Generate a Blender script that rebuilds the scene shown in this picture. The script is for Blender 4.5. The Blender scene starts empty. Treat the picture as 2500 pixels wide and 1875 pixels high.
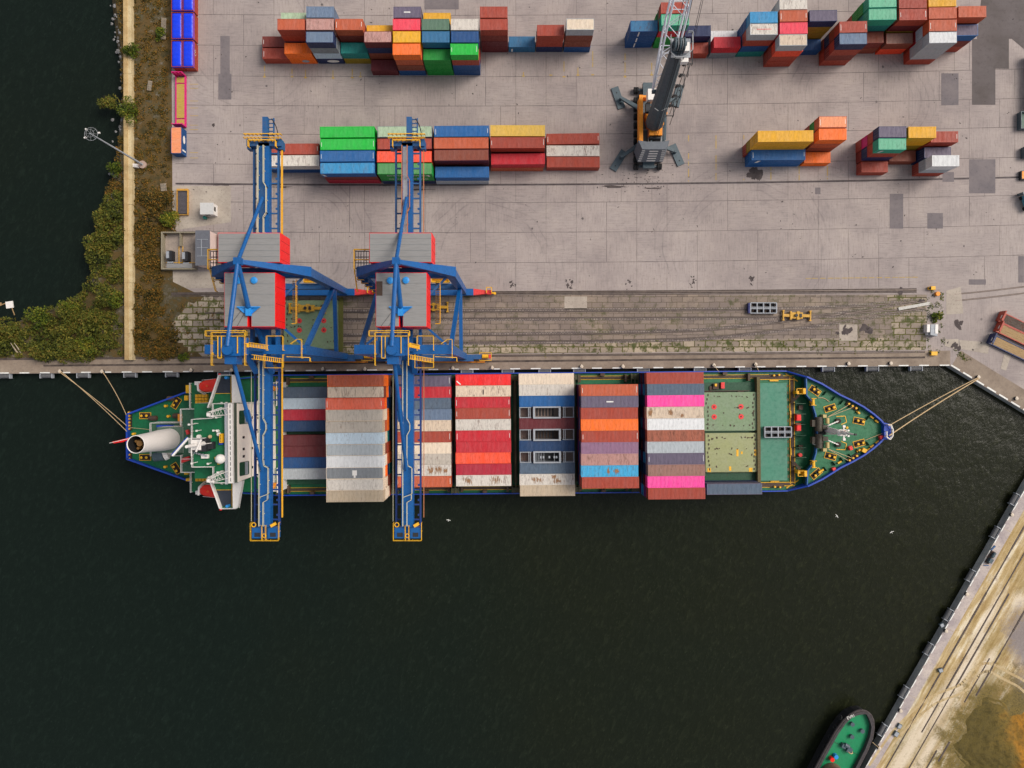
import bpy, bmesh, math, random
from mathutils import Vector, Matrix
random.seed(7)
SC = bpy.context.scene
COL = SC.collection
R = math.radians
H = 166.0            # flying height of the camera over the quay
F = 1726.0           # focal length in pixels of a 2500 px wide frame

def P(px, py, h=0.0):
    """the point at height h that a 2500x1875 frame shows at px, py"""
    s = F / (H - h)
    return ((px - 1250) / s, (937.5 - py) / s, h)

def lin(c):
    return tuple(((v / 255.0) / 12.92 if v / 255.0 <= 0.04045 else ((v / 255.0 + 0.055) / 1.055) ** 2.4) for v in c[:3])

# ------------------------------------------------------------------ mesh builder
class MB:
    def __init__(s):
        s.v = []; s.f = []; s.m = []
    def add(s, vs, fs, mi=0):
        b = len(s.v); s.v += [tuple(p) for p in vs]
        for f in fs:
            s.f.append(tuple(i + b for i in f)); s.m.append(mi)
        return s
    def box(s, x0, x1, y0, y1, z0, z1, mi=0, top=None):
        if x0 > x1: x0, x1 = x1, x0
        if y0 > y1: y0, y1 = y1, y0
        vs = [(x0,y0,z0),(x1,y0,z0),(x1,y1,z0),(x0,y1,z0),(x0,y0,z1),(x1,y0,z1),(x1,y1,z1),(x0,y1,z1)]
        s.add(vs, [(0,3,2,1),(0,1,5,4),(1,2,6,5),(2,3,7,6),(3,0,4,7)], mi)
        b = len(s.v) - 8
        s.f.append((b+4,b+5,b+6,b+7)); s.m.append(mi if top is None else top)
        return s
    def cbox(s, c, d, rz=0, mi=0, top=None):
        """box by base centre c and size d, turned about z"""
        n = len(s.v)
        s.box(-d[0]/2, d[0]/2, -d[1]/2, d[1]/2, 0, d[2], mi, top)
        ca, sa = math.cos(rz), math.sin(rz)
        for i in range(n, len(s.v)):
            x, y, z = s.v[i]; s.v[i] = (c[0]+x*ca-y*sa, c[1]+x*sa+y*ca, c[2]+z)
        return s
    def beam(s, p, q, w, h=None, w2=None, h2=None, mi=0):
        p = Vector(p); q = Vector(q); h = h or w; w2 = w2 or w; h2 = h2 or h
        d = (q - p)
        if d.length < 1e-6: return s
        d.normalize()
        up = Vector((0,0,1)) if abs(d.z) < 0.98 else Vector((0,1,0))
        a = d.cross(up).normalized(); b = a.cross(d).normalized()
        vs = []
        for c, ww, hh in ((p, w, h), (q, w2, h2)):
            for i, j in ((-1,-1),(1,-1),(1,1),(-1,1)):
                vs.append(c + a*(i*ww/2) + b*(j*hh/2))
        s.add(vs, [(0,1,2,3),(7,6,5,4),(0,4,5,1),(1,5,6,2),(2,6,7,3),(3,7,4,0)], mi)
        return s
    def tube(s, p, q, r, r2=None, n=8, caps=True, mi=0):
        p = Vector(p); q = Vector(q); r2 = r if r2 is None else r2
        d = (q - p)
        if d.length < 1e-6: return s
        d.normalize()
        up = Vector((0,0,1)) if abs(d.z) < 0.98 else Vector((0,1,0))
        a = d.cross(up).normalized(); b = a.cross(d).normalized()
        vs = []
        for c, rr in ((p, r), (q, r2)):
            for i in range(n):
                t = 2*math.pi*i/n
                vs.append(c + a*(rr*math.cos(t)) + b*(rr*math.sin(t)))
        fs = [(i, n+i, n+(i+1)%n, (i+1)%n) for i in range(n)]
        if caps: fs += [tuple(range(n)), tuple(range(2*n-1, n-1, -1))]
        s.add(vs, fs, mi); return s
    def path(s, pts, r, n=6, mi=0):
        for a, b in zip(pts, pts[1:]): s.tube(a, b, r, n=n, mi=mi)
        return s
    def cyl(s, c, r, h, n=16, r2=None, mi=0, top=None):
        r2 = r if r2 is None else r2
        vs = [(c[0]+r*math.cos(2*math.pi*i/n), c[1]+r*math.sin(2*math.pi*i/n), c[2]) for i in range(n)]
        vs += [(c[0]+r2*math.cos(2*math.pi*i/n), c[1]+r2*math.sin(2*math.pi*i/n), c[2]+h) for i in range(n)]
        s.add(vs, [(i, (i+1)%n, n+(i+1)%n, n+i) for i in range(n)] + [tuple(range(n-1,-1,-1))], mi)
        b = len(s.v) - 2*n
        s.f.append(tuple(b+n+i for i in range(n))); s.m.append(mi if top is None else top)
        return s
    def ring(s, c, ro, ri, h, n=20, mi=0):
        vs = []
        for rr, z in ((ro,0),(ri,0),(ri,h),(ro,h)):
            vs += [(c[0]+rr*math.cos(2*math.pi*i/n), c[1]+rr*math.sin(2*math.pi*i/n), c[2]+z) for i in range(n)]
        fs = []
        for k in range(4):
            k2 = (k+1) % 4
            fs += [(k*n+i, k2*n+i, k2*n+(i+1)%n, k*n+(i+1)%n) for i in range(n)]
        s.add(vs, fs, mi); return s
    def torus(s, c, ro, r, axis=(0,0,1), n=14, k=6, mi=0):
        ax = Vector(axis).normalized()
        t = Vector((1,0,0)) if abs(ax.x) < 0.9 else Vector((0,1,0))
        a = ax.cross(t).normalized(); b = ax.cross(a).normalized(); c = Vector(c)
        vs = []
        for i in range(n):
            th = 2*math.pi*i/n; d = a*math.cos(th) + b*math.sin(th)
            for j in range(k):
                ph = 2*math.pi*j/k
                vs.append(c + d*(ro + r*math.cos(ph)) + ax*(r*math.sin(ph)))
        s.add(vs, [(i*k+j, ((i+1)%n)*k+j, ((i+1)%n)*k+(j+1)%k, i*k+(j+1)%k) for i in range(n) for j in range(k)], mi)
        return s
    def prism(s, pts, z0, z1, mi=0, top=None, bottom=True):
        n = len(pts)
        area = sum(pts[i][0]*pts[(i+1)%n][1] - pts[(i+1)%n][0]*pts[i][1] for i in range(n))
        if area < 0: pts = pts[::-1]
        vs = [(p[0], p[1], z0) for p in pts] + [(p[0], p[1], z1) for p in pts]
        s.add(vs, [(i, (i+1)%n, n+(i+1)%n, n+i) for i in range(n)] + ([tuple(range(n-1,-1,-1))] if bottom else []), mi)
        b = len(s.v) - 2*n
        s.f.append(tuple(b+n+i for i in range(n))); s.m.append(mi if top is None else top)
        return s
    def flat(s, pts, z, mi=0):
        n = len(pts)
        area = sum(pts[i][0]*pts[(i+1)%n][1] - pts[(i+1)%n][0]*pts[i][1] for i in range(n))
        if area < 0: pts = pts[::-1]
        s.add([(p[0], p[1], z) for p in pts], [tuple(range(n))], mi); return s
    def lathe(s, prof, c=(0,0,0), n=18, axis='z', mi=0):
        vs = []
        for r, z in prof:
            for i in range(n):
                t = 2*math.pi*i/n
                if axis == 'z': vs.append((c[0]+r*math.cos(t), c[1]+r*math.sin(t), c[2]+z))
                else: vs.append((c[0]+z, c[1]+r*math.cos(t), c[2]+r*math.sin(t)))
        m = len(prof)
        fs = [(k*n+i, k*n+(i+1)%n, (k+1)*n+(i+1)%n, (k+1)*n+i) for k in range(m-1) for i in range(n)]
        s.add(vs, fs, mi); return s
    def rail(s, pts, h=1.1, t=0.06, step=2.0, closed=False, mid=True, mi=0):
        """a handrail on posts along pts (3-D base line)"""
        if closed: pts = list(pts) + [pts[0]]
        for a, b in zip(pts, pts[1:]):
            a = Vector(a); b = Vector(b); L = (b-a).length
            u = Vector((0,0,h))
            s.beam(a+u, b+u, t, t, mi=mi)
            if mid: s.beam(a+u*0.5, b+u*0.5, t*0.7, t*0.7, mi=mi)
            k = max(1, int(round(L/step)))
            for i in range(k+1):
                c = a.lerp(b, i/k); s.beam(c, c+u, t, t, mi=mi)
        return s
    def xf(s, M, start=0):
        for i in range(start, len(s.v)):
            s.v[i] = tuple(M @ Vector(s.v[i]))
        return s
    def mesh(s, name):
        me = bpy.data.meshes.new(name); me.from_pydata(s.v, [], s.f)
        if any(s.m): me.polygons.foreach_set('material_index', s.m)
        me.update(); return me
    def build(s, name, mats, parent=None, smooth=False):
        me = s.mesh(name)
        for m in (mats if isinstance(mats, (list, tuple)) else [mats]): me.materials.append(m)
        o = bpy.data.objects.new(name, me); COL.objects.link(o)
        if parent: o.parent = parent
        if smooth:
            for p in me.polygons: p.use_smooth = True
        return o

def tag(o, label=None, cat=None, group=None, kind=None):
    if label: o['label'] = label
    if cat: o['category'] = cat
    if group: o['group'] = group
    if kind: o['kind'] = kind
    return o
def empty(name, loc=(0,0,0), rz=0, label=None, cat=None, group=None):
    o = bpy.data.objects.new(name, None); COL.objects.link(o)
    o.location = loc; o.rotation_euler = (0,0,rz); o.empty_display_size = 0.5
    return tag(o, label, cat, group)
def copy_tree(o, parent=None):
    c = o.copy(); COL.objects.link(c)
    if parent: c.parent = parent
    for ch in list(o.children): copy_tree(ch, c)
    return c
def struct(o):
    o['kind'] = 'structure'; return o
def lettering(body, size, parent, loc, rot, m, align='CENTER', name='lettering'):
    cu = bpy.data.curves.new(name, 'FONT'); cu.body = body; cu.size = size
    cu.align_x = align; cu.align_y = 'CENTER'; cu.extrude = 0.004
    t_ = bpy.data.objects.new(name, cu); COL.objects.link(t_); bpy.context.view_layer.update()
    me = bpy.data.meshes.new_from_object(t_.evaluated_get(bpy.context.evaluated_depsgraph_get())); me.name = name
    bpy.data.objects.remove(t_); me.materials.clear(); me.materials.append(m)
    o = bpy.data.objects.new(name, me); COL.objects.link(o)
    o.parent = parent; o.location = loc; o.rotation_euler = rot
    return o

# ------------------------------------------------------------------ materials
class NT:
    def __init__(s, name):
        s.mat = bpy.data.materials.new(name); s.mat.use_nodes = True
        s.t = s.mat.node_tree; s.bsdf = s.t.nodes['Principled BSDF']
    def n(s, typ, **kw):
        o = s.t.nodes.new(typ)
        for k, v in kw.items(): setattr(o, k, v)
        return o
    def l(s, a, b): s.t.links.new(a, b)
    def inp(s, sock, v):
        if isinstance(v, bpy.types.NodeSocket): s.l(v, sock)
        else: sock.default_value = v
    def math(s, op, a, b=0.0, c=None, clamp=False):
        o = s.n('ShaderNodeMath', operation=op, use_clamp=clamp)
        s.inp(o.inputs[0], a); s.inp(o.inputs[1], b)
        if c is not None: s.inp(o.inputs[2], c)
        return o.outputs[0]
    def vmath(s, op, a, b=(0,0,0)):
        o = s.n('ShaderNodeVectorMath', operation=op); s.inp(o.inputs[0], a); s.inp(o.inputs[1], b); return o.outputs[0]
    def mix(s, f, a, b, mode='MIX'):
        o = s.n('ShaderNodeMix', data_type='RGBA', blend_type=mode)
        s.inp(o.inputs[0], f)
        for i, v in ((6, a), (7, b)):
            s.inp(o.inputs[i], v if isinstance(v, bpy.types.NodeSocket) else (*v[:3], 1))
        return o.outputs[2]
    def noise(s, vec, scale, detail=4.0, rough=0.55, dist=0.0):
        o = s.n('ShaderNodeTexNoise'); s.inp(o.inputs['Vector'], vec)
        o.inputs['Scale'].default_value = scale; o.inputs['Detail'].default_value = detail
        o.inputs['Roughness'].default_value = rough; o.inputs['Distortion'].default_value = dist
        return o.outputs['Fac']
    def ramp(s, f, a, b, lo=0.0, hi=1.0):
        o = s.n('ShaderNodeMapRange', clamp=True); s.inp(o.inputs[0], f)
        o.inputs[1].default_value = a; o.inputs[2].default_value = b
        o.inputs[3].default_value = lo; o.inputs[4].default_value = hi
        return o.outputs[0]
    def cramp(s, f, stops):
        o = s.n('ShaderNodeValToRGB'); s.inp(o.inputs[0], f); e = o.color_ramp.elements
        while len(e) < len(stops): e.new(0.5)
        for el, (p, c) in zip(e, stops): el.position = p; el.color = (*c[:3], 1)
        return o.outputs[0]
    def coords(s, scale=(1,1,1), rnd=True, world=False):
        if world: v = s.n('ShaderNodeNewGeometry').outputs['Position']
        else: v = s.n('ShaderNodeTexCoord').outputs['Object']
        if rnd:
            r = s.n('ShaderNodeObjectInfo').outputs['Random']
            v = s.vmath('ADD', v, s.math('MULTIPLY', r, 377.0))
        return s.vmath('MULTIPLY', v, scale) if scale != (1,1,1) else v
    def xyz(s, v):
        o = s.n('ShaderNodeSeparateXYZ'); s.inp(o.inputs[0], v); return o.outputs
    def out(s, color, rough=0.6, metal=0.0, bump=None, bstr=0.3, bdist=0.05, spec=None):
        b = s.bsdf
        s.inp(b.inputs['Base Color'], color if isinstance(color, bpy.types.NodeSocket) else (*color[:3], 1))
        s.inp(b.inputs['Roughness'], rough); b.inputs['Metallic'].default_value = metal
        if spec is not None: b.inputs['Specular IOR Level'].default_value = spec
        if bump is not None:
            n = s.n('ShaderNodeBump'); s.inp(n.inputs['Height'], bump)
            n.inputs['Strength'].default_value = bstr; n.inputs['Distance'].default_value = bdist
            s.l(n.outputs[0], b.inputs['Normal'])
        return s.mat

RUST = lin((122, 66, 34)); RUSTD = lin((70, 36, 22))
def paint(name, rgb, fade=0.25, rust=0.15, rough=0.55, scale=1.0, aniso=(1,1,1), dirt=0.35, rustcol=RUST, world=False, grime=False):
    t = NT(name); c = lin(rgb)
    v = t.coords(aniso, world=world)
    n1 = t.noise(v, 0.5*scale, 5, 0.6); n2 = t.noise(v, 2.3*scale, 6, 0.65); n3 = t.noise(v, 9*scale, 4, 0.6)
    g = sum(c)/3
    faded = tuple(min(0.85, x*0.78 + (g*0.18 + 0.028)) for x in c)
    dark = tuple(x*(1-dirt) for x in c)
    col = t.mix(t.ramp(n1, 0.35, 0.72, 0, fade*1.6), c, faded)
    col = t.mix(t.ramp(n2, 0.46, 0.74, 0, 0.85), col, dark)
    if rust > 0:
        th = 0.64 - 0.15*rust
        m = t.ramp(t.math('ADD', t.math('MULTIPLY', n1, 0.5), t.math('MULTIPLY', n2, 0.5)), th, th+0.16, 0, min(0.9, 0.45+0.4*rust))
        col = t.mix(m, col, t.mix(n3, RUSTD, rustcol))
        m2 = t.ramp(n3, 0.66-0.06*rust, 0.78-0.06*rust, 0, min(0.85, 0.3+0.5*rust))
        col = t.mix(m2, col, RUSTD)
    if grime:
        orr = t.n('ShaderNodeObjectInfo').outputs['Random']
        col = t.mix(t.ramp(t.math('FRACT', t.math('MULTIPLY', orr, 7.3)), 0, 1, 0, 0.30), col, tuple(x*0.62+0.012 for x in c))
    if grime:      # standing dirt and rust creep in from the roof rails
        x, y, z = t.xyz(t.n('ShaderNodeTexCoord').outputs['Object'])
        e = t.math('ADD', t.ramp(t.math('ABSOLUTE', y), 0.72, 1.2), t.math('MULTIPLY', t.math('SUBTRACT', n2, 0.5), 3.2))
        col = t.mix(t.ramp(e, 0.75, 1.35, 0, 0.55), col, tuple(0.5*a+0.5*b*0.5 for a, b in zip(lin((92,72,56)), c)))
        # panel seams every few corrugations
        sm = t.math('GREATER_THAN', t.math('FRACT', t.math('MULTIPLY', x, 0.41)), 0.955)
        col = t.mix(t.math('MULTIPLY', sm, t.ramp(n1, 0.4, 0.6, 0.0, 0.4)), col, dark)
    return t.out(col, t.ramp(n2, 0.3, 0.7, rough-0.1, rough+0.15))

def plain(name, rgb, rough=0.6, metal=0.0, var=0.2, scale=2.0):
    t = NT(name); c = lin(rgb); v = t.coords()
    n = t.noise(v, scale, 5)
    return t.out(t.mix(t.ramp(n, 0.3, 0.75), tuple(x*(1+var*0.4) for x in c), tuple(x*(1-var) for x in c)), rough, metal)

# --- container paints: (wall, roof) per colour word ; roofs weather more
PAL = {
 'brick':(162,66,46), 'red-brown':(122,44,34), 'maroon':(98,28,36), 'orange':(250,118,8), 'orange-brown':(188,92,56),
 'brown':(132,66,46), 'salmon':(232,112,82), 'pale orange':(246,160,112), 'yellow':(228,172,18), 'olive yellow':(150,124,14), 'pale yellow':(226,186,84),
 'green':(8,140,52), 'bright green':(0,182,62), 'dark green':(16,92,44), 'faded green':(88,150,92), 'grey-green':(92,122,102), 'pale green':(170,190,160),
 'teal':(10,128,122), 'seafoam':(112,184,150), 'turquoise':(30,160,130), 'blue':(4,92,152), 'deep blue':(4,72,126), 'navy':(24,40,82), 'rusty blue':(44,108,148),
 'slate':(84,100,118), 'blue-grey':(104,122,146), 'purple-grey':(102,92,112), 'grey':(132,136,140), 'pale grey':(176,182,186), 'ice blue':(190,206,218),
 'white':(226,226,226), 'rusty white':(216,208,198), 'cream':(232,214,192), 'rusty cream':(220,200,178), 'beige':(190,172,148), 'grey-beige':(190,180,168),
 'red':(188,24,42), 'bright red':(226,26,28), 'crimson':(172,20,50), 'pink-red':(228,66,88), 'orange-red':(236,84,48), 'pink':(250,72,160), 'magenta':(196,14,112),
 'sky blue':(62,164,206), 'mauve':(146,110,136), 'rusty pink':(186,142,134), 'copper':(168,98,74), 'brown-mauve':(150,112,100), 'purple':(110,30,100),
 'light blue':(48,142,190), 'dark blue':(12,56,98),
}
RUSTY = {'rusty white':0.85,'rusty cream':0.9,'rusty blue':0.7,'rusty pink':0.9,'copper':1.15,'cream':0.35,'beige':0.35,'grey-beige':0.6,'white':0.25,'slate':0.2,'blue-grey':0.45,
         'seafoam':0.45,'pale green':0.6,'faded green':0.4,'orange-brown':0.3,'sky blue':0.75,'brown-mauve':0.6,'ice blue':0.55,'light blue':0.7,'purple-grey':0.3}
WALL = {}; ROOF = {}
def satur(c, k=1.10):
    g = 0.3*c[0]+0.59*c[1]+0.11*c[2]
    return tuple(max(0, min(255, g+(x-g)*k)) for x in c)
PAL = {k: satur(c) for k, c in PAL.items()}
def wallmat(k):
    if k not in WALL: WALL[k] = paint('paint wall '+k, PAL[k], 0.15, RUSTY.get(k, 0.12)*0.5, aniso=(1.5,1.5,0.5), dirt=0.3)
    return WALL[k]
def roofmat(k):
    if k not in ROOF: ROOF[k] = paint('paint roof '+k, PAL[k], 0.46, RUSTY.get(k, 0.2), aniso=(1.9,0.5,1), scale=1.0, dirt=0.36, grime=True)
    return ROOF[k]

M = {}
M['steel'] = plain('galvanised steel', (150,152,154), 0.5, 0.3)
M['dark'] = plain('dark steel', (38,38,42), 0.6)
M['black'] = plain('black rubber', (22,22,24), 0.85)
M['white'] = paint('white ship paint', (232,226,220), 0.1, 0.12, dirt=0.14)
M['whiteline'] = plain('white marking', (228,226,220), 0.6, 0, 0.25)
M['blue'] = paint('crane blue paint', (0,86,152), 0.12, 0.1, 0.4, dirt=0.38)
M['blued'] = paint('worn crane blue', (18,82,136), 0.4, 0.4, 0.5, scale=2)
M['yellow'] = paint('yellow safety paint', (236,176,12), 0.15, 0.1, dirt=0.25)
M['red'] = paint('red house paint', (244,8,10), 0.1, 0.0, 0.4, dirt=0.15)
M['deck'] = paint('green deck paint', (0,102,60), 0.10, 0.12, 0.5, scale=0.6, dirt=0.42)
M['deckd'] = paint('dark green steelwork', (14,72,44), 0.25, 0.3, 0.55, dirt=0.35)
M['hatch'] = paint('faded green hatch paint', (122,144,108), 0.6, 0.32, 0.65, scale=0.9, dirt=0.22)
M['hatch2'] = paint('teal hatch paint', (66,130,106), 0.5, 0.12, 0.6, scale=0.5, dirt=0.25)
M['hullblue'] = paint('hull blue paint', (8,62,170), 0.2, 0.12, 0.45, dirt=0.25)
M['brownsteel'] = paint('rusty brown steel', (74,56,44), 0.3, 0.8, 0.7)
M['redlead'] = paint('red lead paint', (226,52,50), 0.2, 0.3, dirt=0.25)
M['rope'] = plain('mooring rope', (196,168,128), 0.9, 0, 0.25, 8)
M['grey'] = paint('grey steel paint', (158,162,168), 0.2, 0.15, dirt=0.25)
M['darkgrey'] = paint('slate grey crane paint', (70,86,94), 0.15, 0.1, 0.5, dirt=0.3)
M['tarp'] = paint('blue tarpaulin', (2,58,232), 0.1, 0.0, 0.35, scale=1.5, dirt=0.35)
M['wood'] = paint('weathered timber', (166,134,92), 0.3, 0.35, 0.8, aniso=(0.4,3,1))
M['lifeboat'] = paint('lifeboat red', (244,40,16), 0.1, 0.0, 0.4, dirt=0.12)
M['glass'] = plain('dark window glass', (18,24,30), 0.15, 0, 0.1)
M['roofgrey'] = paint('grey sheet roof', (138,136,134), 0.3, 0.12, 0.7, aniso=(0.25,2.5,1), dirt=0.18)
M['cranewhite'] = paint('white boom paint', (226,228,236), 0.1, 0.06, dirt=0.12)
M['wornyellow'] = paint('worn yellow paint', (206,154,34), 0.2, 0.35, dirt=0.4)
M['orange'] = paint('orange machinery paint', (244,150,20), 0.15, 0.08, dirt=0.25)
M['cable'] = plain('steel cable', (48,46,50), 0.6, 0.2)
M['skyblue'] = plain('light blue paint', (40,140,214), 0.5)
# ================================================================== setting materials
def mat_apron():
    t = NT('concrete apron'); v = t.coords(rnd=False, world=True)
    big = t.noise(v, 0.028, 5, 0.6); mid = t.noise(v, 0.16, 6, 0.65); fine = t.noise(v, 1.6, 6, 0.7); grit = t.noise(v, 7.0, 3, 0.6)
    sx = t.noise(t.vmath('MULTIPLY', v, (0.35, 5.0, 1)), 0.9, 4, 0.6); sy = t.noise(t.vmath('MULTIPLY', v, (5.0, 0.3, 1)), 0.9, 4, 0.6)
    x, y, z = t.xyz(v)
    cx = t.math('FLOOR', t.math('DIVIDE', t.math('SUBTRACT', x, 0.9), 7.1)); cy = t.math('FLOOR', t.math('DIVIDE', t.math('SUBTRACT', y, 0.25), 7.05))
    cb = t.n('ShaderNodeCombineXYZ'); t.inp(cb.inputs[0], cx); t.inp(cb.inputs[1], cy)
    wn = t.n('ShaderNodeTexWhiteNoise', noise_dimensions='2D'); t.l(cb.outputs[0], wn.inputs['Vector'])
    slab = wn.outputs['Value']
    col = t.cramp(big, [(0.28, lin((138,127,125))), (0.44, lin((152,140,136))), (0.56, lin((164,152,147))), (0.72, lin((152,141,139)))])
    col = t.mix(t.ramp(slab, 0, 1, 0, 0.2), col, lin((180,166,158)))
    col = t.mix(t.ramp(mid, 0.5, 0.76, 0, 0.42), col, lin((108,99,101)))
    col = t.mix(t.ramp(mid, 0.25, 0.45, 0.35, 0), col, lin((186,172,160)))
    brush = t.mix(t.math('ADD', 0.25, t.math('MULTIPLY', t.math('GREATER_THAN', slab, 0.45), 0.5)), sx, sy)
    bl = t.n('ShaderNodeRGBToBW'); t.l(brush, bl.inputs[0]); bw = bl.outputs[0]
    col = t.mix(t.ramp(bw, 0.5, 0.68, 0, 0.42), col, lin((104,94,92)))
    col = t.mix(t.ramp(bw, 0.28, 0.46, 0.25, 0), col, lin((196,184,172)))
    col = t.mix(t.ramp(fine, 0.54, 0.74, 0, 0.5), col, lin((100,92,92)))
    col = t.mix(t.ramp(grit, 0.62, 0.72, 0, 0.35), col, lin((80,74,76)))
    # swept tyre arcs: distorted rings round a few turning points
    for (ax, ay, r0) in ((-62, 82, 16), (-48, 34, 12), (55, 30, 18), (80, 66, 15), (-5, 28, 14)):
        d = t.vmath('SUBTRACT', v, (ax, ay, 0)); ln = t.n('ShaderNodeVectorMath', operation='LENGTH'); t.l(d, ln.inputs[0])
        rr = ln.outputs['Value']
        wv = t.noise(t.vmath('MULTIPLY', t.vmath('ADD', v, (ax, ay, 0)), (0.05,0.05,1)), 1.0, 2)
        s = t.math('SINE', t.math('MULTIPLY', t.math('ADD', rr, t.math('MULTIPLY', wv, 9.0)), 3.4))
        band = t.math('MULTIPLY', t.ramp(rr, r0-6, r0-2), t.ramp(rr, r0+3, r0+6, 1, 0))
        col = t.mix(t.math('MULTIPLY', t.math('MULTIPLY', t.ramp(s, 0.75, 1.0), band), t.ramp(mid, 0.42, 0.6, 0, 0.3)), col, lin((92,84,86)))
    vo = t.n('ShaderNodeTexVoronoi', feature='F1'); t.l(v, vo.inputs['Vector']); vo.inputs['Scale'].default_value = 0.16; vo.inputs['Randomness'].default_value = 1.0
    spot = t.ramp(t.math('ADD', vo.outputs['Distance'], t.math('MULTIPLY', fine, 0.10)), 0.085, 0.11, 1, 0)
    col = t.mix(t.math('MULTIPLY', spot, t.ramp(t.xyz(vo.outputs['Color'])[0], 0.62, 0.64, 0, 0.75)), col, lin((52,46,48)))
    return t.out(col, 0.85, bump=fine, bstr=0.2, bdist=0.02)

def mat_slabs(name, bw, rh, c1, c2, mort, moss=0.3, mossx=None, msize=0.05, rnd=0.0):
    t = NT(name); v = t.coords(rnd=False, world=True)
    n0 = t.noise(v, 0.5, 3); jig = t.vmath('ADD', v, t.vmath('MULTIPLY', t.n('ShaderNodeTexNoise').outputs['Color'], (0,0,0)))
    br = t.n('ShaderNodeTexBrick', offset=0.5, squash=1.0)
    wob = t.n('ShaderNodeTexNoise'); t.l(v, wob.inputs['Vector']); wob.inputs['Scale'].default_value = 0.45
    vv = t.vmath('ADD', v, t.vmath('MULTIPLY', t.vmath('SUBTRACT', wob.outputs['Color'], (0.5,0.5,0.5)), (0.8, 0.34, 0)))
    t.l(vv, br.inputs['Vector'])
    br.inputs['Color1'].default_value = (0,0,0,1); br.inputs['Color2'].default_value = (1,1,1,1); br.inputs['Mortar'].default_value = (0.5,0.5,0.5,1)
    br.inputs['Scale'].default_value = 1.0; br.inputs['Mortar Size'].default_value = msize; br.inputs['Mortar Smooth'].default_value = 0.25
    br.inputs['Brick Width'].default_value = bw; br.inputs['Row Height'].default_value = rh; br.inputs['Bias'].default_value = 0
    big = t.noise(v, 0.07, 5, 0.6); mid = t.noise(v, 0.5, 6, 0.65); fine = t.noise(v, 4, 5, 0.7)
    bwn = t.n('ShaderNodeRGBToBW'); t.l(br.outputs['Color'], bwn.inputs[0])
    col = t.mix(bwn.outputs[0], lin(c1), lin(c2))
    col = t.mix(t.ramp(big, 0.4, 0.65, 0, 0.6), col, lin((118,106,104)))
    col = t.mix(t.ramp(mid, 0.5, 0.72, 0, 0.6), col, lin((84,74,72)))
    col = t.mix(t.ramp(fine, 0.55, 0.75, 0, 0.45), col, lin((70,62,60)))
    col = t.mix(t.ramp(fine, 0.25, 0.42, 0.3, 0), col, lin((190,178,162)))
    green = t.cramp(mid, [(0.3, lin((78,66,28))), (0.5, lin((84,82,26))), (0.7, lin((58,70,24)))])
    x, y, z = t.xyz(v)
    mo = t.ramp(t.noise(v, 0.11, 4, 0.6), 0.62-moss*0.5, 0.72-moss*0.4)
    if mossx is not None:
        mo = t.math('MAXIMUM', t.math('MULTIPLY', mo, 0.6), t.math('MULTIPLY', t.ramp(x, mossx[0], mossx[1]), t.ramp(mid, 0.38, 0.5)))
    jc = t.mix(mo, lin(mort), green)
    col = t.mix(t.math('MULTIPLY', br.outputs['Fac'], 0.92), col, jc)
    spread = t.math('MULTIPLY', mo, t.ramp(t.math('ADD', mid, t.math('MULTIPLY', br.outputs['Fac'], 0.12)), 0.50, 0.62, 0, 0.9))
    col = t.mix(spread, col, green)
    return t.out(col, 0.9, bump=t.math('SUBTRACT', fine, t.math('MULTIPLY', br.outputs['Fac'], 1.2)), bstr=0.35, bdist=0.04)

def mat_water():
    t = NT('harbour water'); v = t.coords(rnd=False, world=True)
    x, y, z = t.xyz(v)
    big = t.noise(v, 0.012, 3)
    rt = t.n('ShaderNodeVectorRotate', rotation_type='Z_AXIS'); t.l(v, rt.inputs['Vector']); rt.inputs['Angle'].default_value = R(28)
    w1 = t.noise(t.vmath('MULTIPLY', rt.outputs[0], (1.0, 0.45, 1)), 0.95, 4, 0.6, 0.5); w2 = t.noise(rt.outputs[0], 0.22, 3, 0.5); w3 = t.noise(t.vmath('MULTIPLY', rt.outputs[0], (1.6,0.6,1)), 2.2, 3, 0.6)
    turb = t.math('ADD', t.ramp(x, -60, 110), t.ramp(big, 0.3, 0.7, -0.25, 0.25), clamp=True)
    col = t.mix(turb, lin((18,27,22)), lin((28,30,17)))
    col = t.mix(t.ramp(w1, 0.52, 0.75, 0, 0.4), col, t.mix(turb, lin((33,45,38)), lin((52,54,33))))
    col = t.mix(t.ramp(w3, 0.60, 0.76, 0, 0.4), col, t.mix(turb, lin((46,58,51)), lin((70,71,47))))
    hgt = t.math('ADD', t.math('MULTIPLY', w1, 0.6), t.math('ADD', t.math('MULTIPLY', w2, 0.9), t.math('MULTIPLY', w3, 0.25)))
    return t.out(col, 0.2, bump=hgt, bstr=0.5, bdist=0.35, spec=0.14)

def mat_soil(name, stops, sc=1.0, patch=None, world=True):
    t = NT(name); v = t.coords(rnd=False, world=world)
    a = t.noise(v, 0.09*sc, 6, 0.65); b = t.noise(v, 0.55*sc, 6, 0.7); c = t.noise(v, 3.2*sc, 5, 0.7)
    f = t.math('ADD', t.math('MULTIPLY', a, 0.5), t.math('ADD', t.math('MULTIPLY', b, 0.35), t.math('MULTIPLY', c, 0.15)))
    col = t.cramp(f, stops)
    col = t.mix(t.ramp(c, 0.55, 0.72, 0, 0.75), col, lin((34,30,18)))
    if patch: col = t.mix(t.ramp(b, patch[0], patch[0]+0.08, 0, 0.85), col, lin(patch[1]))
    return t.out(col, 0.95, bump=c, bstr=0.6, bdist=0.15)

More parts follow.
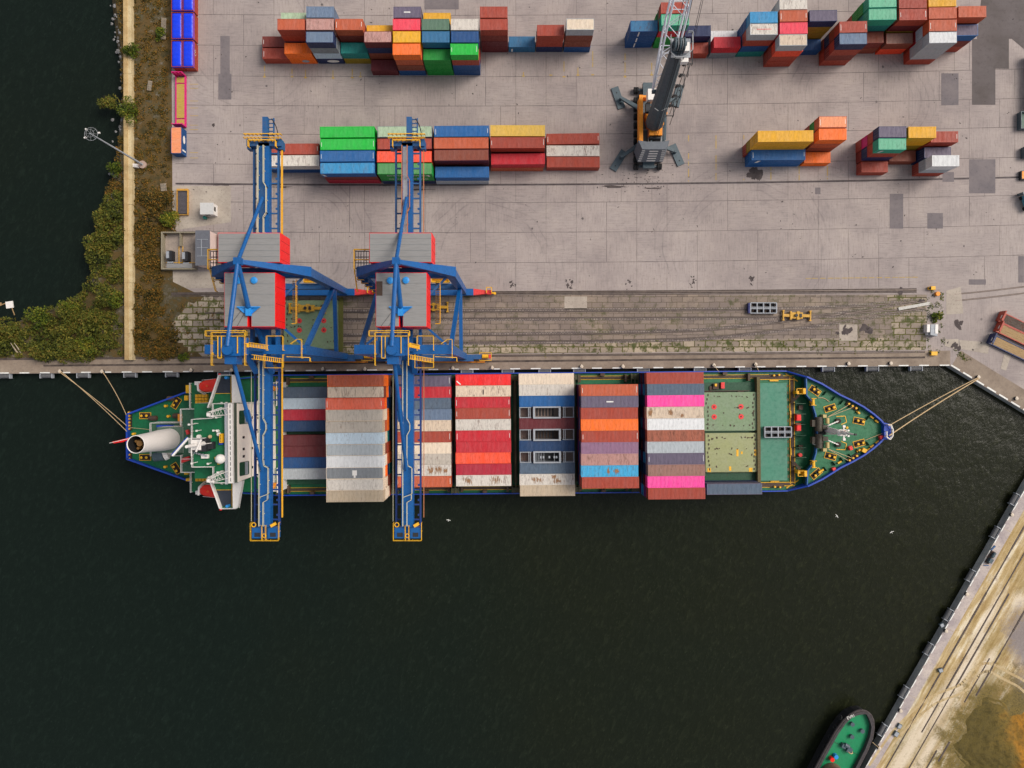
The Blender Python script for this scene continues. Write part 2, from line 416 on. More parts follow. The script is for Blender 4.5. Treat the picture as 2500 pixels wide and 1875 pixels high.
def mat_sand():
    t = NT('packed sand'); v = t.coords(rnd=False, world=True)
    rt = t.n('ShaderNodeVectorRotate', rotation_type='Z_AXIS'); t.l(v, rt.inputs['Vector']); rt.inputs['Angle'].default_value = R(-60.2)
    w = rt.outputs[0]
    s1 = t.noise(t.vmath('MULTIPLY', w, (0.12, 1.0, 1)), 0.55, 5, 0.6, 0.3); s2 = t.noise(t.vmath('MULTIPLY', w, (0.3, 2.0, 1)), 0.9, 5, 0.65)
    b = t.noise(v, 0.30, 6, 0.68); c = t.noise(v, 2.6, 6, 0.7); big = t.noise(v, 0.06, 4)
    f = t.math('ADD', t.math('MULTIPLY', s1, 0.55), t.math('ADD', t.math('MULTIPLY', b, 0.25), t.math('MULTIPLY', s2, 0.2)))
    col = t.cramp(f, [(0.30, lin((128,102,60))), (0.42, lin((160,134,86))), (0.50, lin((186,162,118))), (0.55, lin((212,196,164))), (0.62, lin((234,224,206)))])
    col = t.mix(t.ramp(b, 0.50, 0.66, 0, 0.65), col, lin((128,96,44)))
    col = t.mix(t.ramp(big, 0.5, 0.64, 0, 0.45), col, lin((112,100,46)))
    col = t.mix(t.ramp(c, 0.56, 0.72, 0, 0.55), col, lin((92,72,42)))
    col = t.mix(t.ramp(c, 0.28, 0.42, 0.3, 0), col, lin((222,206,176)))
    def ell(px, py, l, wd, ang, soft=0.5):
        cx, cy, _ = P(px, py); q = t.n('ShaderNodeVectorRotate', rotation_type='Z_AXIS'); t.inp(q.inputs['Vector'], t.vmath('SUBTRACT', v, (cx, cy, 0))); q.inputs['Angle'].default_value = -ang
        ln = t.n('ShaderNodeVectorMath', operation='LENGTH'); t.l(t.vmath('MULTIPLY', q.outputs[0], (1/l, 1/wd, 0)), ln.inputs[0])
        d = t.math('ADD', ln.outputs['Value'], t.math('ADD', t.math('MULTIPLY', t.math('SUBTRACT', c, 0.5), 1.3), t.math('MULTIPLY', t.math('SUBTRACT', b, 0.5), 1.8)))
        return t.ramp(d, 1.0-soft, 1.0+soft, 1, 0)
    dust = None
    for (px, py, l, wd) in ((2405,1520,6.5,1.0),(2392,1555,1.8,1.4),(2375,1580,3.4,0.8),(2350,1640,10,1.3),(2318,1700,12,1.6),(2490,1468,1.8,1.5),(2408,1622,3.6,.8),(2338,1722,1.0,.7),(2240,1800,14,1.1),(2262,1838,9,1.1),(2200,1850,10,1.2)):
        m = ell(px, py, l, wd, R(60.2)); dust = m if dust is None else t.math('MAXIMUM', dust, m)
    col = t.mix(t.math('MULTIPLY', dust, 0.85), col, t.mix(c, lin((232,218,198)), lin((196,178,150))))
    gr = t.math('MAXIMUM', ell(2508,1570,4.2,7.5,0.3,0.35), ell(2512,1690,3.0,5.0,0.5,0.35))
    col = t.mix(t.math('MULTIPLY', gr, 0.9), col, t.mix(c, lin((150,140,140)), lin((104,98,100))))
    ol = t.math('MAXIMUM', ell(2455,1835,17.5,15.5,0.9,0.22), ell(2400,1715,6,3.5,1.0,0.5))
    col = t.mix(t.math('MULTIPLY', ol, 0.92), col, t.mix(t.ramp(c, 0.4, 0.65), lin((116,98,44)), lin((70,62,28))))
    return t.out(col, 0.95, bump=c, bstr=0.5, bdist=0.1)

def mat_conc(name, c1, c2, sc=1.0, dark=(90,82,78)):
    t = NT(name); v = t.coords(rnd=False, world=True)
    a = t.noise(v, 0.22*sc, 6, 0.65); b = t.noise(v, 2.0*sc, 6, 0.7)
    col = t.mix(t.ramp(a, 0.35, 0.65), lin(c1), lin(c2))
    col = t.mix(t.ramp(b, 0.52, 0.75, 0, 0.6), col, lin(dark))
    return t.out(col, 0.88, bump=b, bstr=0.25, bdist=0.03)

def leafmat(name, stops):
    t = NT(name); g = t.n('ShaderNodeNewGeometry'); r = g.outputs['Random Per Island']
    v = t.coords(rnd=False, world=True); n = t.noise(v, 0.25, 4, 0.6)
    f = t.math('ADD', t.math('MULTIPLY', r, 0.5), t.math('MULTIPLY', t.ramp(n, 0.3, 0.7), 0.5))
    col = t.cramp(f, stops)
    return t.out(col, 0.75, spec=0.2)

G = {}
G['apron'] = mat_apron()
G['slabs'] = mat_slabs('old concrete pavers', 2.5, 1.28, (124,110,99), (147,131,116), (50,41,35), 0.34, (74, 92), 0.05)
G['moss'] = mat_slabs('mossy stone pavers', 2.6, 1.45, (138,124,108), (182,165,142), (52,44,30), 0.62, None, 0.13)
G['setts'] = mat_slabs('small stone setts', 0.62, 0.5, (112,100,96), (150,138,128), (58,50,46), 0.2, (76, 92), 0.06)
G['water'] = mat_water()
G['bank'] = mat_soil('scrub soil', [(0.32, lin((44,42,20))), (0.42, lin((70,60,30))), (0.48, lin((96,74,36))), (0.53, lin((78,70,44))), (0.58, lin((104,94,78))), (0.68, lin((132,122,112)))], patch=(0.60,(128,118,108)))
G['sand'] = mat_sand()
def mat_heap():
    t = NT('yellow sand heap'); v = t.coords(rnd=False, world=True)
    a = t.noise(v, 0.16, 6, 0.65); b = t.noise(v, 1.1, 6, 0.7); c = t.noise(v, 4.0, 5, 0.7); x, y, z = t.xyz(v)
    f = t.math('ADD', t.ramp(x, P(2395,0)[0], P(2500,0)[0], -0.05, 0.75), t.math('MULTIPLY', t.math('SUBTRACT', a, 0.5), 1.2))
    col = t.cramp(f, [(0.1, lin((98,84,36))), (0.35, lin((116,96,40))), (0.55, lin((146,106,34))), (0.8, lin((188,128,34)))])
    col = t.mix(t.ramp(b, 0.48, 0.68, 0, 0.75), col, lin((66,58,26))); col = t.mix(t.ramp(c, 0.55, 0.72, 0, 0.5), col, lin((52,44,24)))
    return t.out(col, 0.95, bump=t.math('ADD', b, c), bstr=0.9, bdist=0.25)
G['heap'] = mat_heap()
G['edge'] = mat_conc('quay edge concrete', (152,136,120), (124,108,94))
G['edge2'] = mat_conc('pier edge concrete', (196,182,172), (158,146,146))
G['wallc'] = mat_conc('quay wall concrete', (188,188,182), (140,142,140), 1.0, (100,100,98))
G['asphalt'] = mat_conc('asphalt patch', (124,115,115), (106,99,102), 0.8, (78,72,74))
G['asphalt2'] = mat_conc('dark asphalt', (88,80,78), (104,96,96), 0.5, (66,60,58))
G['lightc'] = mat_conc('light concrete', (182,170,156), (160,148,136))
G['tan'] = mat_conc('tan concrete', (196,170,122), (170,140,94), 2.0, (110,84,54))
G['tan2'] = mat_conc('pale tan concrete', (206,188,148), (184,160,116), 2.0, (120,100,70))
G['joint'] = mat_conc('joint filler', (132,120,117), (74,66,64), 0.8, (50,44,44))
G['drain'] = mat_conc('drain channel', (66,58,58), (96,88,88), 2.0, (34,30,32))
G['groove'] = mat_conc('rail groove dirt', (60,50,46), (96,84,76), 3.0, (34,28,26))
G['railsteel'] = plain('rail steel', (112,100,94), 0.45, 0.5)
G['fadeyel'] = mat_conc('faded yellow marking', (168,148,104), (186,152,70), 2.5, (140,128,112))
G['rock'] = mat_conc('bank rock', (150,148,148), (104,100,98), 2.0, (70,66,64))
G['stain'] = mat_conc('oily grime', (84,74,72), (62,54,54), 2.0, (44,38,38))
G['leaf'] = leafmat('olive scrub leaves', [(0.15, lin((28,34,10))), (0.30, lin((54,62,18))), (0.42, lin((84,86,28))), (0.54, lin((66,74,20))), (0.66, lin((112,106,38))), (0.78, lin((100,80,30))), (0.88, lin((66,82,24)))])
G['leafg'] = leafmat('green shrub leaves', [(0.2, lin((34,46,12))), (0.45, lin((64,80,20))), (0.65, lin((96,104,26))), (0.85, lin((128,116,36)))])
G['leafo'] = leafmat('ochre scrub leaves', [(0.2, lin((40,38,14))), (0.38, lin((70,64,24))), (0.5, lin((104,82,32))), (0.6, lin((134,92,30))), (0.72, lin((86,74,32))), (0.86, lin((58,62,22)))])
G['bark'] = plain('bark', (70,56,42), 0.9)

# ================================================================== land and water
WZ = -2.0
def bend(x): return 0.004*x + 0.00009*x*x      # the paving courses drift a little across the yard
b = MB(); b.flat([(-900,-900),(900,-900),(900,900),(-900,900)], WZ)
struct(b.build('water', G['water']))
QE = [(-260, 1.3), (102.9, 4.47)]
bankpx = [(282,-60),(282,0),(296,113),(312,226),(300,300),(296,339),(288,452),(258,542),(248,633),(214,723),(170,748),(124,768),(60,790),(22,808),(-60,822),(-160,830)]
bankw = [P(x, y)[:2] for x, y in bankpx]
def qy(x): return 2.42 + 0.0083*(x+120)         # the quay edge
land = [(-160, qy(-160)), (102.9, qy(102.9)), (128, -11.0), (300, -119), (300, 260), (bankw[0][0], 260)] + bankw
b = MB(); b.prism(land, -6, 0, 0, 1)
struct(b.build('quay', [G['wallc'], G['apron']]))
# scrubland sheet and the sloping rocky shore
soil = bankw + [(-122, qy(-122)+3.6), (-72, qy(-72)+3.6), (-72.5, 20.5), (-79.6, 24), (-80.2, 120), (bankw[0][0], 120)]
b = MB(); b.flat(soil, 0.02); struct(b.build('scrubland', G['bank']))
b = MB()
for (p, q) in zip(bankw, bankw[1:]):
    n = Vector((-(q[1]-p[1]), q[0]-p[0])).normalized() if False else Vector((q[1]-p[1], -(q[0]-p[0]))).normalized()
    if n.x > 0: n = -n
    b.add([(p[0],p[1],0.03),(q[0],q[1],0.03),(q[0]+n.x*2.2,q[1]+n.y*2.2,-2.4),(p[0]+n.x*2.2,p[1]+n.y*2.2,-2.4)], [(0,1,2,3)])
struct(b.build('shore', G['bank']))
rnd = random.Random(3)
def rockvs(c, r):
    vs = []
    for sx, sy, sz in ((1,0,0),(0,1,0),(-1,0,0),(0,-1,0),(0,0,1),(0,0,-1),(.7,.7,.3),(-.7,.7,.3),(-.7,-.7,.3),(.7,-.7,.3)):
        k = r*rnd.uniform(0.7,1.15); vs.append((c[0]+sx*k, c[1]+sy*k, c[2]+sz*k*0.7))
    return vs, [(0,6,4),(6,1,4),(1,7,4),(7,2,4),(2,8,4),(8,3,4),(3,9,4),(9,0,4),(0,5,1,6),(1,5,2,7),(2,5,3,8),(3,5,0,9)]
b = MB()
for (p, q) in zip(bankw[:9], bankw[1:9]):
    L = math.dist(p, q)
    for i in range(int(L*2.6)):
        t = rnd.random(); c = (p[0]+(q[0]-p[0])*t+rnd.gauss(-0.6,0.7), p[1]+(q[1]-p[1])*t, rnd.uniform(-1.6,0.1)); b.add(*rockvs(c, rnd.uniform(0.15,0.55)))
o = b.build('shore_rocks', G['rock']); tag(o, kind='stuff')

# quay edge strip, kerb line, pier
b = MB()
def strip(mb, pts, w, z, side=1):
    for p, q in zip(pts, pts[1:]):
        d = Vector((q[0]-p[0], q[1]-p[1])).normalized(); n = Vector((-d.y, d.x))*w*side
        mb.flat([p, q, (q[0]+n.x, q[1]+n.y), (p[0]+n.x, p[1]+n.y)], z)
strip(b, [(-160, qy(-160)), (102.9, qy(102.9))], 3.55, 0.024)
strip(b, [(103.2, qy(102.9)), (128, -11.0)], 4.2, 0.024)
struct(b.build('quay_edge', G['edge']))
b = MB()
def dashes(mb, p, q, a, bb, w, z, off=0.0):
    d = Vector((q[0]-p[0], q[1]-p[1])); L = d.length; d.normalize(); n = Vector((-d.y, d.x))
    s = 0.0
    while s < L - a:
        e = s + a
        c0 = (p[0]+d.x*s+n.x*off, p[1]+d.y*s+n.y*off); c1 = (p[0]+d.x*e+n.x*off, p[1]+d.y*e+n.y*off)
        mb.prism([c0, c1, (c1[0]+n.x*w, c1[1]+n.y*w), (c0[0]+n.x*w, c0[1]+n.y*w)], z-0.05, z+0.02)
        s += a + bb
dashes(b, (-130, qy(-130)), (102.9, qy(102.9)), 2.3, 2.5, 0.26, 0.03, 0.03)
dashes(b, (103, qy(102.9)), (128, -11.0), 2.4, 0.9, 0.34, 0.03, 0.03)
struct(b.build('kerb_marking', M['whiteline']))
PA, PB = Vector((128.6,-10.3)), Vector((66,-119.6)); PD = (PB-PA).normalized(); PN = Vector((-PD.y, PD.x))
if PN.x < 0: PN = -PN
b = MB(); b.prism([tuple(PA), tuple(PB), (260,-119.6), (260,-10.3)], -6, 0, 0, 1)
struct(b.build('pier', [G['wallc'], G['sand']]))
def pier(s, off, z=0.0): 
    c = PA + PD*s + PN*off; return (c.x, c.y, z)
def pier_of(px, py):
    c = Vector(P(px, py)[:2]) - PA; return c.dot(PD), c.dot(PN)
b = MB()
for s in range(0, 126, 9): b.flat([pier(s,0.0)[:2], pier(s+8.94,0.0)[:2], pier(s+8.94,2.3)[:2], pier(s,2.3)[:2]], 0.012)
struct(b.build('pier_edge', G['edge2']))
b = MB()
for s in range(2, 124, 3):
    b.prism([pier(s,0.03)[:2], pier(s+rnd.uniform(1.6,2.8),0.03)[:2], pier(s+1.8,0.26)[:2], pier(s,0.26)[:2]], -0.02, 0.03)
struct(b.build('pier_kerb_marking', M['whiteline']))
b = MB(); c = MB()
for off in (4.3, 7.4, 9.0, 12.6, 14.2):
    s0 = 0
    while s0 < 120:
        s1 = s0 + rnd.uniform(5, 14)
        if rnd.random() < (0.92 if off < 10 else 0.7):
            w = rnd.uniform(0.14, 0.24)
            b.flat([pier(s0,off-w)[:2], pier(s1,off-w)[:2], pier(s1,off+w)[:2], pier(s0,off+w)[:2]], 0.012)
            c.beam(pier(s0,off,0.03), pier(s1,off,0.03), 0.08, 0.05)
        s0 = s1
struct(b.build('track_bed', G['groove'])); struct(c.build('pier_rail', G['railsteel']))
def blob(mb, c, rx, ry, rz, z, n=22, jag=0.22, seed=0):
    rr = random.Random(seed); pts = []
    for i in range(n):
        t = 2*math.pi*i/n; k = 1+rr.uniform(-jag, jag); x, y = rx*k*math.cos(t), ry*k*math.sin(t)
        pts.append((c[0]+x*math.cos(rz)-y*math.sin(rz), c[1]+x*math.sin(rz)+y*math.cos(rz)))
    mb.flat(pts, z)
# curved wheel tracks on the sand
b = MB()
trk = [(2130,1875),(2190,1790),(2270,1715),(2350,1680),(2385,1640),(2415,1630),(2455,1650),(2490,1668),(2515,1690)]
w3 = [P(*p) for p in trk]
def smooth(pts, k=4):
    out = []
    n = len(pts)
    for i in range(n-1):
        p0, p1, p2, p3 = pts[max(i-1,0)], pts[i], pts[i+1], pts[min(i+2,n-1)]
        for j in range(k):
            t = j/k
            out.append(tuple(0.5*((2*p1[a]) + (-p0[a]+p2[a])*t + (2*p0[a]-5*p1[a]+4*p2[a]-p3[a])*t*t + (-p0[a]+3*p1[a]-3*p2[a]+p3[a])*t**3) for a in range(len(p1))))
    out.append(tuple(pts[-1])); return out
for off, w in ((-0.9,0.55),(1.0,0.6)):
    pts = smooth(w3, 6)
    for p, q in zip(pts, pts[1:]):
        d = Vector((q[0]-p[0], q[1]-p[1])).normalized(); n = Vector((-d.y, d.x))
        b.flat([(p[0]+n.x*(off-w/2),p[1]+n.y*(off-w/2)),(q[0]+n.x*(off-w/2),q[1]+n.y*(off-w/2)),(q[0]+n.x*(off+w/2),q[1]+n.y*(off+w/2)),(p[0]+n.x*(off+w/2),p[1]+n.y*(off+w/2))], 0.018)
struct(b.build('wheel_track', mat_conc('wheel track dust', (200,180,142), (170,144,100), 1.5, (140,114,74))))

# ------------------------------------------------------------------ paving sheets
ROWS_S = [28.5, 35.6, 42.6]; ROWS_N = [51.5, 58.6, 65.3, 72.2, 79.4, 86.6, 93.7]
b = MB()
def hline(mb, y0, x0, x1, w, z):
    x = x0
    while x < x1:
        e = min(x+8, x1)
        mb.flat([(x, y0+bend(x)-w/2), (e, y0+bend(e)-w/2), (e, y0+bend(e)+w/2), (x, y0+bend(x)+w/2)], z); x = e
for y0 in ROWS_S + ROWS_N: hline(b, y0, -79, 122, 0.11, 0.006)
allr = [21.5] + ROWS_S + [46.8] + ROWS_N
for y0, y1 in zip(allr, allr[1:]):
    for k in range(-13, 17):
        x = 0.9 + 7.1*k + (3.55 if rnd.random() < 0.12 else 0)
        if x < -78 or rnd.random() < 0.36: continue
        w = rnd.uniform(0.05, 0.11)
        b.flat([(x-w/2, y0+bend(x)+0.08), (x+w/2, y0+bend(x)+0.08), (x+w/2, y1+bend(x)-0.08), (x-w/2, y1+bend(x)-0.08)], 0.006)
struct(b.build('paving_joint', G['joint']))
b = MB(); hline(b, 46.8, -79, 124, 0.42, 0.010); struct(b.build('drain_channel', G['drain']))
b = MB()
for x, l, w, s in ((-54,2.2,0.35,1),(-22,3,0.3,2),(-30,1.6,0.3,3),(24,3.2,0.45,4),(33,2,0.3,5),(-68,3,0.4,6)):
    blob(b, (x, 46.7+bend(x)-0.5*(s%3), 0), l, w*0.6, 0, 0.0145+0.0003*s, jag=0.4, seed=s)
for i, (px, py, r) in enumerate(((1251,695,0.9),(1388,695,0.8),(1534,692,0.95),(1692,686,0.9),(1834,683,0.8))):
    for k in range(9): blob(b, (P(px,py)[0]+rnd.gauss(0,r*0.5), P(px,py)[1]+rnd.gauss(0,r*0.6), 0), rnd.uniform(.12,.45), rnd.uniform(.1,.3), rnd.random()*3, 0.0150+0.0002*k+0.002*i, 9, 0.4, k+i*20)
for i, (px, py, r) in enumerate(((2068,808,1.4),(2116,805,1.9),(2045,812,.7),(2340,795,1.4),(2333,846,1.3),(2200,712,1.1),(1838,424,2.2),(1852,427,1.4),(2314,836,.3),(2375,854,.3),(2395,837,.35),(521,305,.5),(2247,735,1.0))):
    [blob(b, (P(px,py)[0]+rnd.gauss(0,r*.35), P(px,py)[1]+rnd.gauss(0,r*.3)), r*rnd.uniform(.2,.6), r*rnd.uniform(.15,.4), rnd.random()*3, 0.0330+0.0002*i+0.00002*q_, 20, 0.22, 90+i*9+q_) for q_ in range(7)]
for i in range(240):
    x, y = rnd.uniform(-76,118), rnd.uniform(23,90)
    blob(b, (x,y), rnd.uniform(.06,.3), rnd.uniform(.05,.16), rnd.random()*3, 0.0205+0.00002*i, 8, 0.45, i)
for i in range(90):
    x, y = 31.7+rnd.gauss(0,5), 48+rnd.gauss(0,1.6)
    blob(b, (x,y), rnd.uniform(.06,.2), rnd.uniform(.05,.14), 0, 0.0405+0.00002*i, 8, 0.45, i)
struct(b.build('ground_stain', G['stain']))
b = MB(); b2 = MB(); lc = MB()
def prect(mb, x0, y0, x1, y1, z):
    mb.flat([P(x0,y0)[:2], P(x1,y0)[:2], P(x1,y1)[:2], P(x0,y1)[:2]], z)
for i, r in enumerate(((538,88,561,180),(533,180,565,243),(1036,-40,1120,23),(2298,179,2340,257),(2366,389,2430,472),(2172,473,2205,558),(2264,520,2302,558),(2365,682,2407,695),(2486,625,2500,690),(2301,420,2329,444),(1990,458,2003,474))):
    prect(b, *r, 0.0162+0.0003*i)
prect(b2, 2373,95,2430,256,0.0166); prect(b2, 2430,95,2463,168,0.0170)
b2.flat([P(*p)[:2] for p in ((2395,0),(2385,95),(2470,95),(2500,120),(2510,-80),(2400,-80))], 0.0175)
prect(lc, 1378,724,1433,755,0.0210); prect(lc, 2049,792,2093,832,0.0215)
struct(b.build('asphalt_patch', G['asphalt'])); struct(b2.build('dark_asphalt', G['asphalt2'])); 
b = MB()
for i, (px, y0, y1) in enumerate(((1681,330,443),(1748,330,440),(1816,330,440),(1526,130,190),(1447,125,185),(1591,140,185),(1882,405,440),(1951,405,440),(2020,405,438),(860,168,192),(713,168,190),(646,160,190),(746,170,192),(813,172,193),(880,176,190),(1377,150,190),(1345,160,186),(1411,165,186),(1278,176,188))):
    y = y0
    while y < y1:
        e = min(y1, y + rnd.uniform(8, 26))
        if rnd.random() < 0.75: prect(b, px-1.1, y, px+1.1, e, 0.0235)
        y = e + rnd.uniform(1, 8)
    if y0 < 200: prect(b, px-3.5, y1-4, px+3.5, y1-1, 0.0240)
x = 1967
while x < 2240: 
    prect(b, x, 679-(x-1967)*0.012, x+14, 680.6-(x-1967)*0.012, 0.0245); x += 15+rnd.random()*5
for y in (205,215,246,263,282,305,316,372,385): prect(b, 464, y, 484, y+1.3, 0.0242)
struct(b.build('yellow_marking', G['fadeyel']))
# old paved strip with the railway
b = MB(); b.flat([(-72,8.6),(97,10.2),(97,21.0),(-72,21.0)], 0.012); struct(b.build('old_paving', G['slabs']))
b = MB(); b.flat([(-72,6.55),(97,8.0),(97,10.9),(40,10.5),(-72,9.3)], 0.0165); b.flat([(90,8.2),(97.2,8.2),(97.4,20.9),(88,20.9)], 0.0190); struct(b.build('mossy_paving', G['moss']))
b = MB(); blob(b, (-70.5,13.4), 9.0, 6.9, 0, 0.0228, 60, 0.10, 77); struct(b.build('overgrown_paving', mat_slabs('overgrown pavers', 2.5, 1.5, (146,132,116), (190,174,152), (56,46,30), 1.02, None, 0.17)))
struct(lc.build('light_concrete', G['lightc']))
T1 = [(-72,15.9),(43,16.45),(66,16.7),(80,17.3),(88,18.0),(95,18.7)]; T2 = [(-72,10.3),(-10,10.6),(20,11.0),(43,11.6),(56,12.8),(69,14.4),(80,16.0),(90,17.6),(97,18.6)]
T3 = [(104,20.3),(112,21.1),(122,22.3)]
def off(pts, d):
    out = []
    for i, p in enumerate(pts):
        a = pts[max(i-1,0)]; c = pts[min(i+1,len(pts)-1)]
        t = Vector((c[0]-a[0], c[1]-a[1])).normalized(); out.append((p[0]-t.y*d, p[1]+t.x*d))
    return out
def ribbon(mb, pts, w, z):
    a = off(pts, w/2); c = off(pts, -w/2)
    for i in range(len(pts)-1): mb.flat([a[i], a[i+1], c[i+1], c[i]], z)
bs = MB(); bg = MB(); br_ = MB()
for k, tr in enumerate((T1, T2, T3)):
    tr = smooth(tr, 8)
    if k < 2:
        ribbon(bs, off(tr, 1.15), 0.62, 0.021+0.002*k); ribbon(bs, off(tr, -1.15), 0.62, 0.022+0.002*k)
    for d in (-0.76, 0.76):
        ribbon(bg, off(tr, d), 0.34, 0.0262+0.0008*k+0.0003*(d>0))
        r = off(tr, d)
        for p, q in zip(r, r[1:]): br_.beam((p[0],p[1],0.04), (q[0],q[1],0.04), 0.09, 0.06)
CR = [(-80, 21.15), (0, 21.45), (60, 21.8), (95, 22.1)]; CW = [(-200, 5.2), (-80, 6.15), (0, 6.65), (97, 7.55)]
for k, tr in enumerate((CR, CW)):
    tr = smooth(tr, 8); ribbon(bg, tr, 0.75 if k == 0 else 0.5, 0.0285+0.0005*k)
    if k == 0: ribbon(bg, off(tr, -0.55), 0.2, 0.0297)
    for p, q in zip(tr, tr[1:]): br_.beam((p[0],p[1],0.05), (q[0],q[1],0.05), 0.12, 0.08)
ribbon(bg, smooth([(-110,4.3),(0,5.35),(97,6.25)],8), 0.45, 0.0305)
struct(bs.build('sett_strip', G['setts'])); struct(bg.build('rail_groove', G['groove'])); struct(br_.build('railway_track', G['railsteel']))
# cast concrete beside the substation
b = MB(); b.flat([(-80,46.5),(-66,46.5),(-66,38),(-80,36)], 0.014); b.flat([(-79.7,26.4),(-68,26.4),(-68,22.6),(-79.7,22.4)], 0.015)
b.flat([P(*p)[:2] for p in ((2310,710),(2345,700),(2352,765),(2310,768))], 0.031); b.flat([P(*p)[:2] for p in ((2308,828),(2340,828),(2340,853),(2306,845))], 0.031)
b.flat([P(*p)[:2] for p in ((2342,830),(2416,836),(2412,864),(2344,852))], 0.0315); b.flat([P(*p)[:2] for p in ((2452,862),(2468,868),(2456,905),(2443,900))], 0.032)
struct(b.build('concrete_pad', G['lightc']))
# ================================================================== shipping containers
CW_, CH_ = 2.438, 2.591
def corr(mb, L, axis, c0, depth, z0, z1, per=0.278, flip=False):
    """one corrugated wall (axis 'x': wall runs along x at y=c0) or roof (axis 'r')"""
    n = max(2, int(L/per)); pts = []
    for i in range(n):
        a = -L/2 + L*i/n; w = L/n
        pts += [(a, 0), (a+w*0.28, 0), (a+w*0.5, 1), (a+w*0.78, 1)]
    pts.append((L/2, 0))
    vs = []; fs = []
    for t, k in pts:
        if axis == 'x': vs += [(t, c0+depth*k, z0), (t, c0+depth*k, z1)]
        elif axis == 'y': vs += [(c0+depth*k, t, z0), (c0+depth*k, t, z1)]
        else: vs += [(t, -z0, c0+depth*k), (t, z0, c0+depth*k)]
    for i in range(len(pts)-1):
        f = (2*i, 2*i+2, 2*i+3, 2*i+1); fs.append(f[::-1] if flip else f)
    mb.add(vs, fs)
def container_meshes(L):
    w = CW_/2; l = L/2
    b = MB(); corr(b, L-0.3, 'x', -w+0.012, 0.05, 0.16, CH_-0.1); corr(b, L-0.3, 'x', w-0.012, -0.05, 0.16, CH_-0.1, flip=True)
    corr(b, CW_-0.3, 'y', -l+0.05, 0.03, 0.16, CH_-0.1, flip=True)
    b.add([(-l+.1,-w+.1,.16),(l-.1,-w+.1,.16),(l-.1,w-.1,.16),(-l+.1,w-.1,.16)], [(0,3,2,1)])
    body = b.mesh('side_wall')
    b = MB(); corr(b, L-0.34, 'r', CH_-0.055, 0.045, w-0.08, 0)
    for sx in (-1, 1): b.box(sx*(l-0.17)-0.09*(sx<0)-0.0*(sx>0), sx*(l-0.17)+0.09*(sx>0), -w+0.08, w-0.08, CH_-0.05, CH_-0.03)
    roof = b.mesh('roof')
    b = MB()
    for sx in (-1,1):
        for sy in (-1,1):
            b.box(sx*l, sx*(l-0.16), sy*w, sy*(w-0.13), 0.118, CH_-0.118)
            for z in (0, CH_-0.118): b.box(sx*(l+0.003), sx*(l-0.178), sy*(w+0.003), sy*(w-0.162), z, z+0.118)
        b.box(sx*l, sx*(l-0.1), -w+0.162, w-0.162, 0.0, 0.16); b.box(sx*l, sx*(l-0.08), -w+0.162, w-0.162, CH_-0.12, CH_-0.02)
    for sy in (-1,1):
        b.box(-l+0.178, l-0.178, sy*w, sy*(w-0.07), 0.02, 0.17); b.box(-l+0.178, l-0.178, sy*w, sy*(w-0.08), CH_-0.1, CH_-0.012)
    frame = b.mesh('frame')
    doors = []
    for sy in (-1,1):
        b = MB(); y0, y1 = (0.012, w-0.14) if sy > 0 else (-w+0.14, -0.012)
        b.box(l-0.09, l-0.045, y0, y1, 0.17, CH_-0.13)
        for k in (0.22, 0.5, 0.78): b.box(l-0.045, l-0.035, y0+0.05, y1-0.05, 0.17+(CH_-0.3)*k-0.02, 0.17+(CH_-0.3)*k+0.02)
        d = b.mesh('door')
        b = MB()
        for k in (0.3, 0.75):
            yy = y0+(y1-y0)*k; b.tube((l-0.018,yy,0.2),(l-0.018,yy,CH_-0.16),0.018,n=6)
        doors.append((d, b.mesh('lock_rod')))
    # painted code marks on the roof ends
    mark = []
    for sx in (-1,1): b = MB(); b.box(sx*(l-0.24), sx*(l-0.33), -0.75+0.3*(sx>0), 0.55, CH_-0.012, CH_-0.008); mark.append(b.mesh('roof_marking'))
    return dict(side_wall=body, roof=roof, frame=frame, doors=doors, mark=mark)
CM = {20: container_meshes(6.058), 40: container_meshes(12.192)}
for d in CM.values():
    for me in [d['side_wall'], d['roof'], d['frame']] + d['mark'] + [x for p in d['doors'] for x in p]: me.materials.append(M['steel'])
def child(name, me, parent, mat=None):
    o = bpy.data.objects.new(name, me); COL.objects.link(o); o.parent = parent
    if mat:
        o.material_slots[0].link = 'OBJECT'; o.material_slots[0].material = mat
    return o
COUNT = [0]; HEAP = []
BURIED = set([4,8,9,15,16,17,19,20,21,25,30,34,35,41,42,43,45,46,47,49,50,51,56,57,60,61,62,64,65,71,72,73,75,76,83,84,85,102,103,104,116,124,125,126,128,129,130,132,133,134,137,151,152,155,161,165,166,167,173,177,178,179,181,182,183,188,189,194,199,200,202,203,205,206,211,212,214,215,217,218,222,225,226,228,229,233,236,237,253,254,267,271,287,291,293,295,296,299,303,307,309,312,316,320,323,327,329,331,333,335,337,339,341,343,345,347,349,351,353,355,357,359,361,363,365,367,369,371,373,375,377,378,380,381,383,384,386,388,390,391,392,394,395,398,399,400,402,403,404,406,407,408,410,411,412,414,415,416,418,419,420,422,423,424,430,431,434,436,438,446,450,455,458,459,462,466,468])   # the smallest or fully hidden ones of the stacks
WHITE_ENDS = {'purple-grey','brick','mauve','navy','orange-brown','blue','red','slate','pale grey','pink','red-brown','green','crimson','orange-red','bright green'}
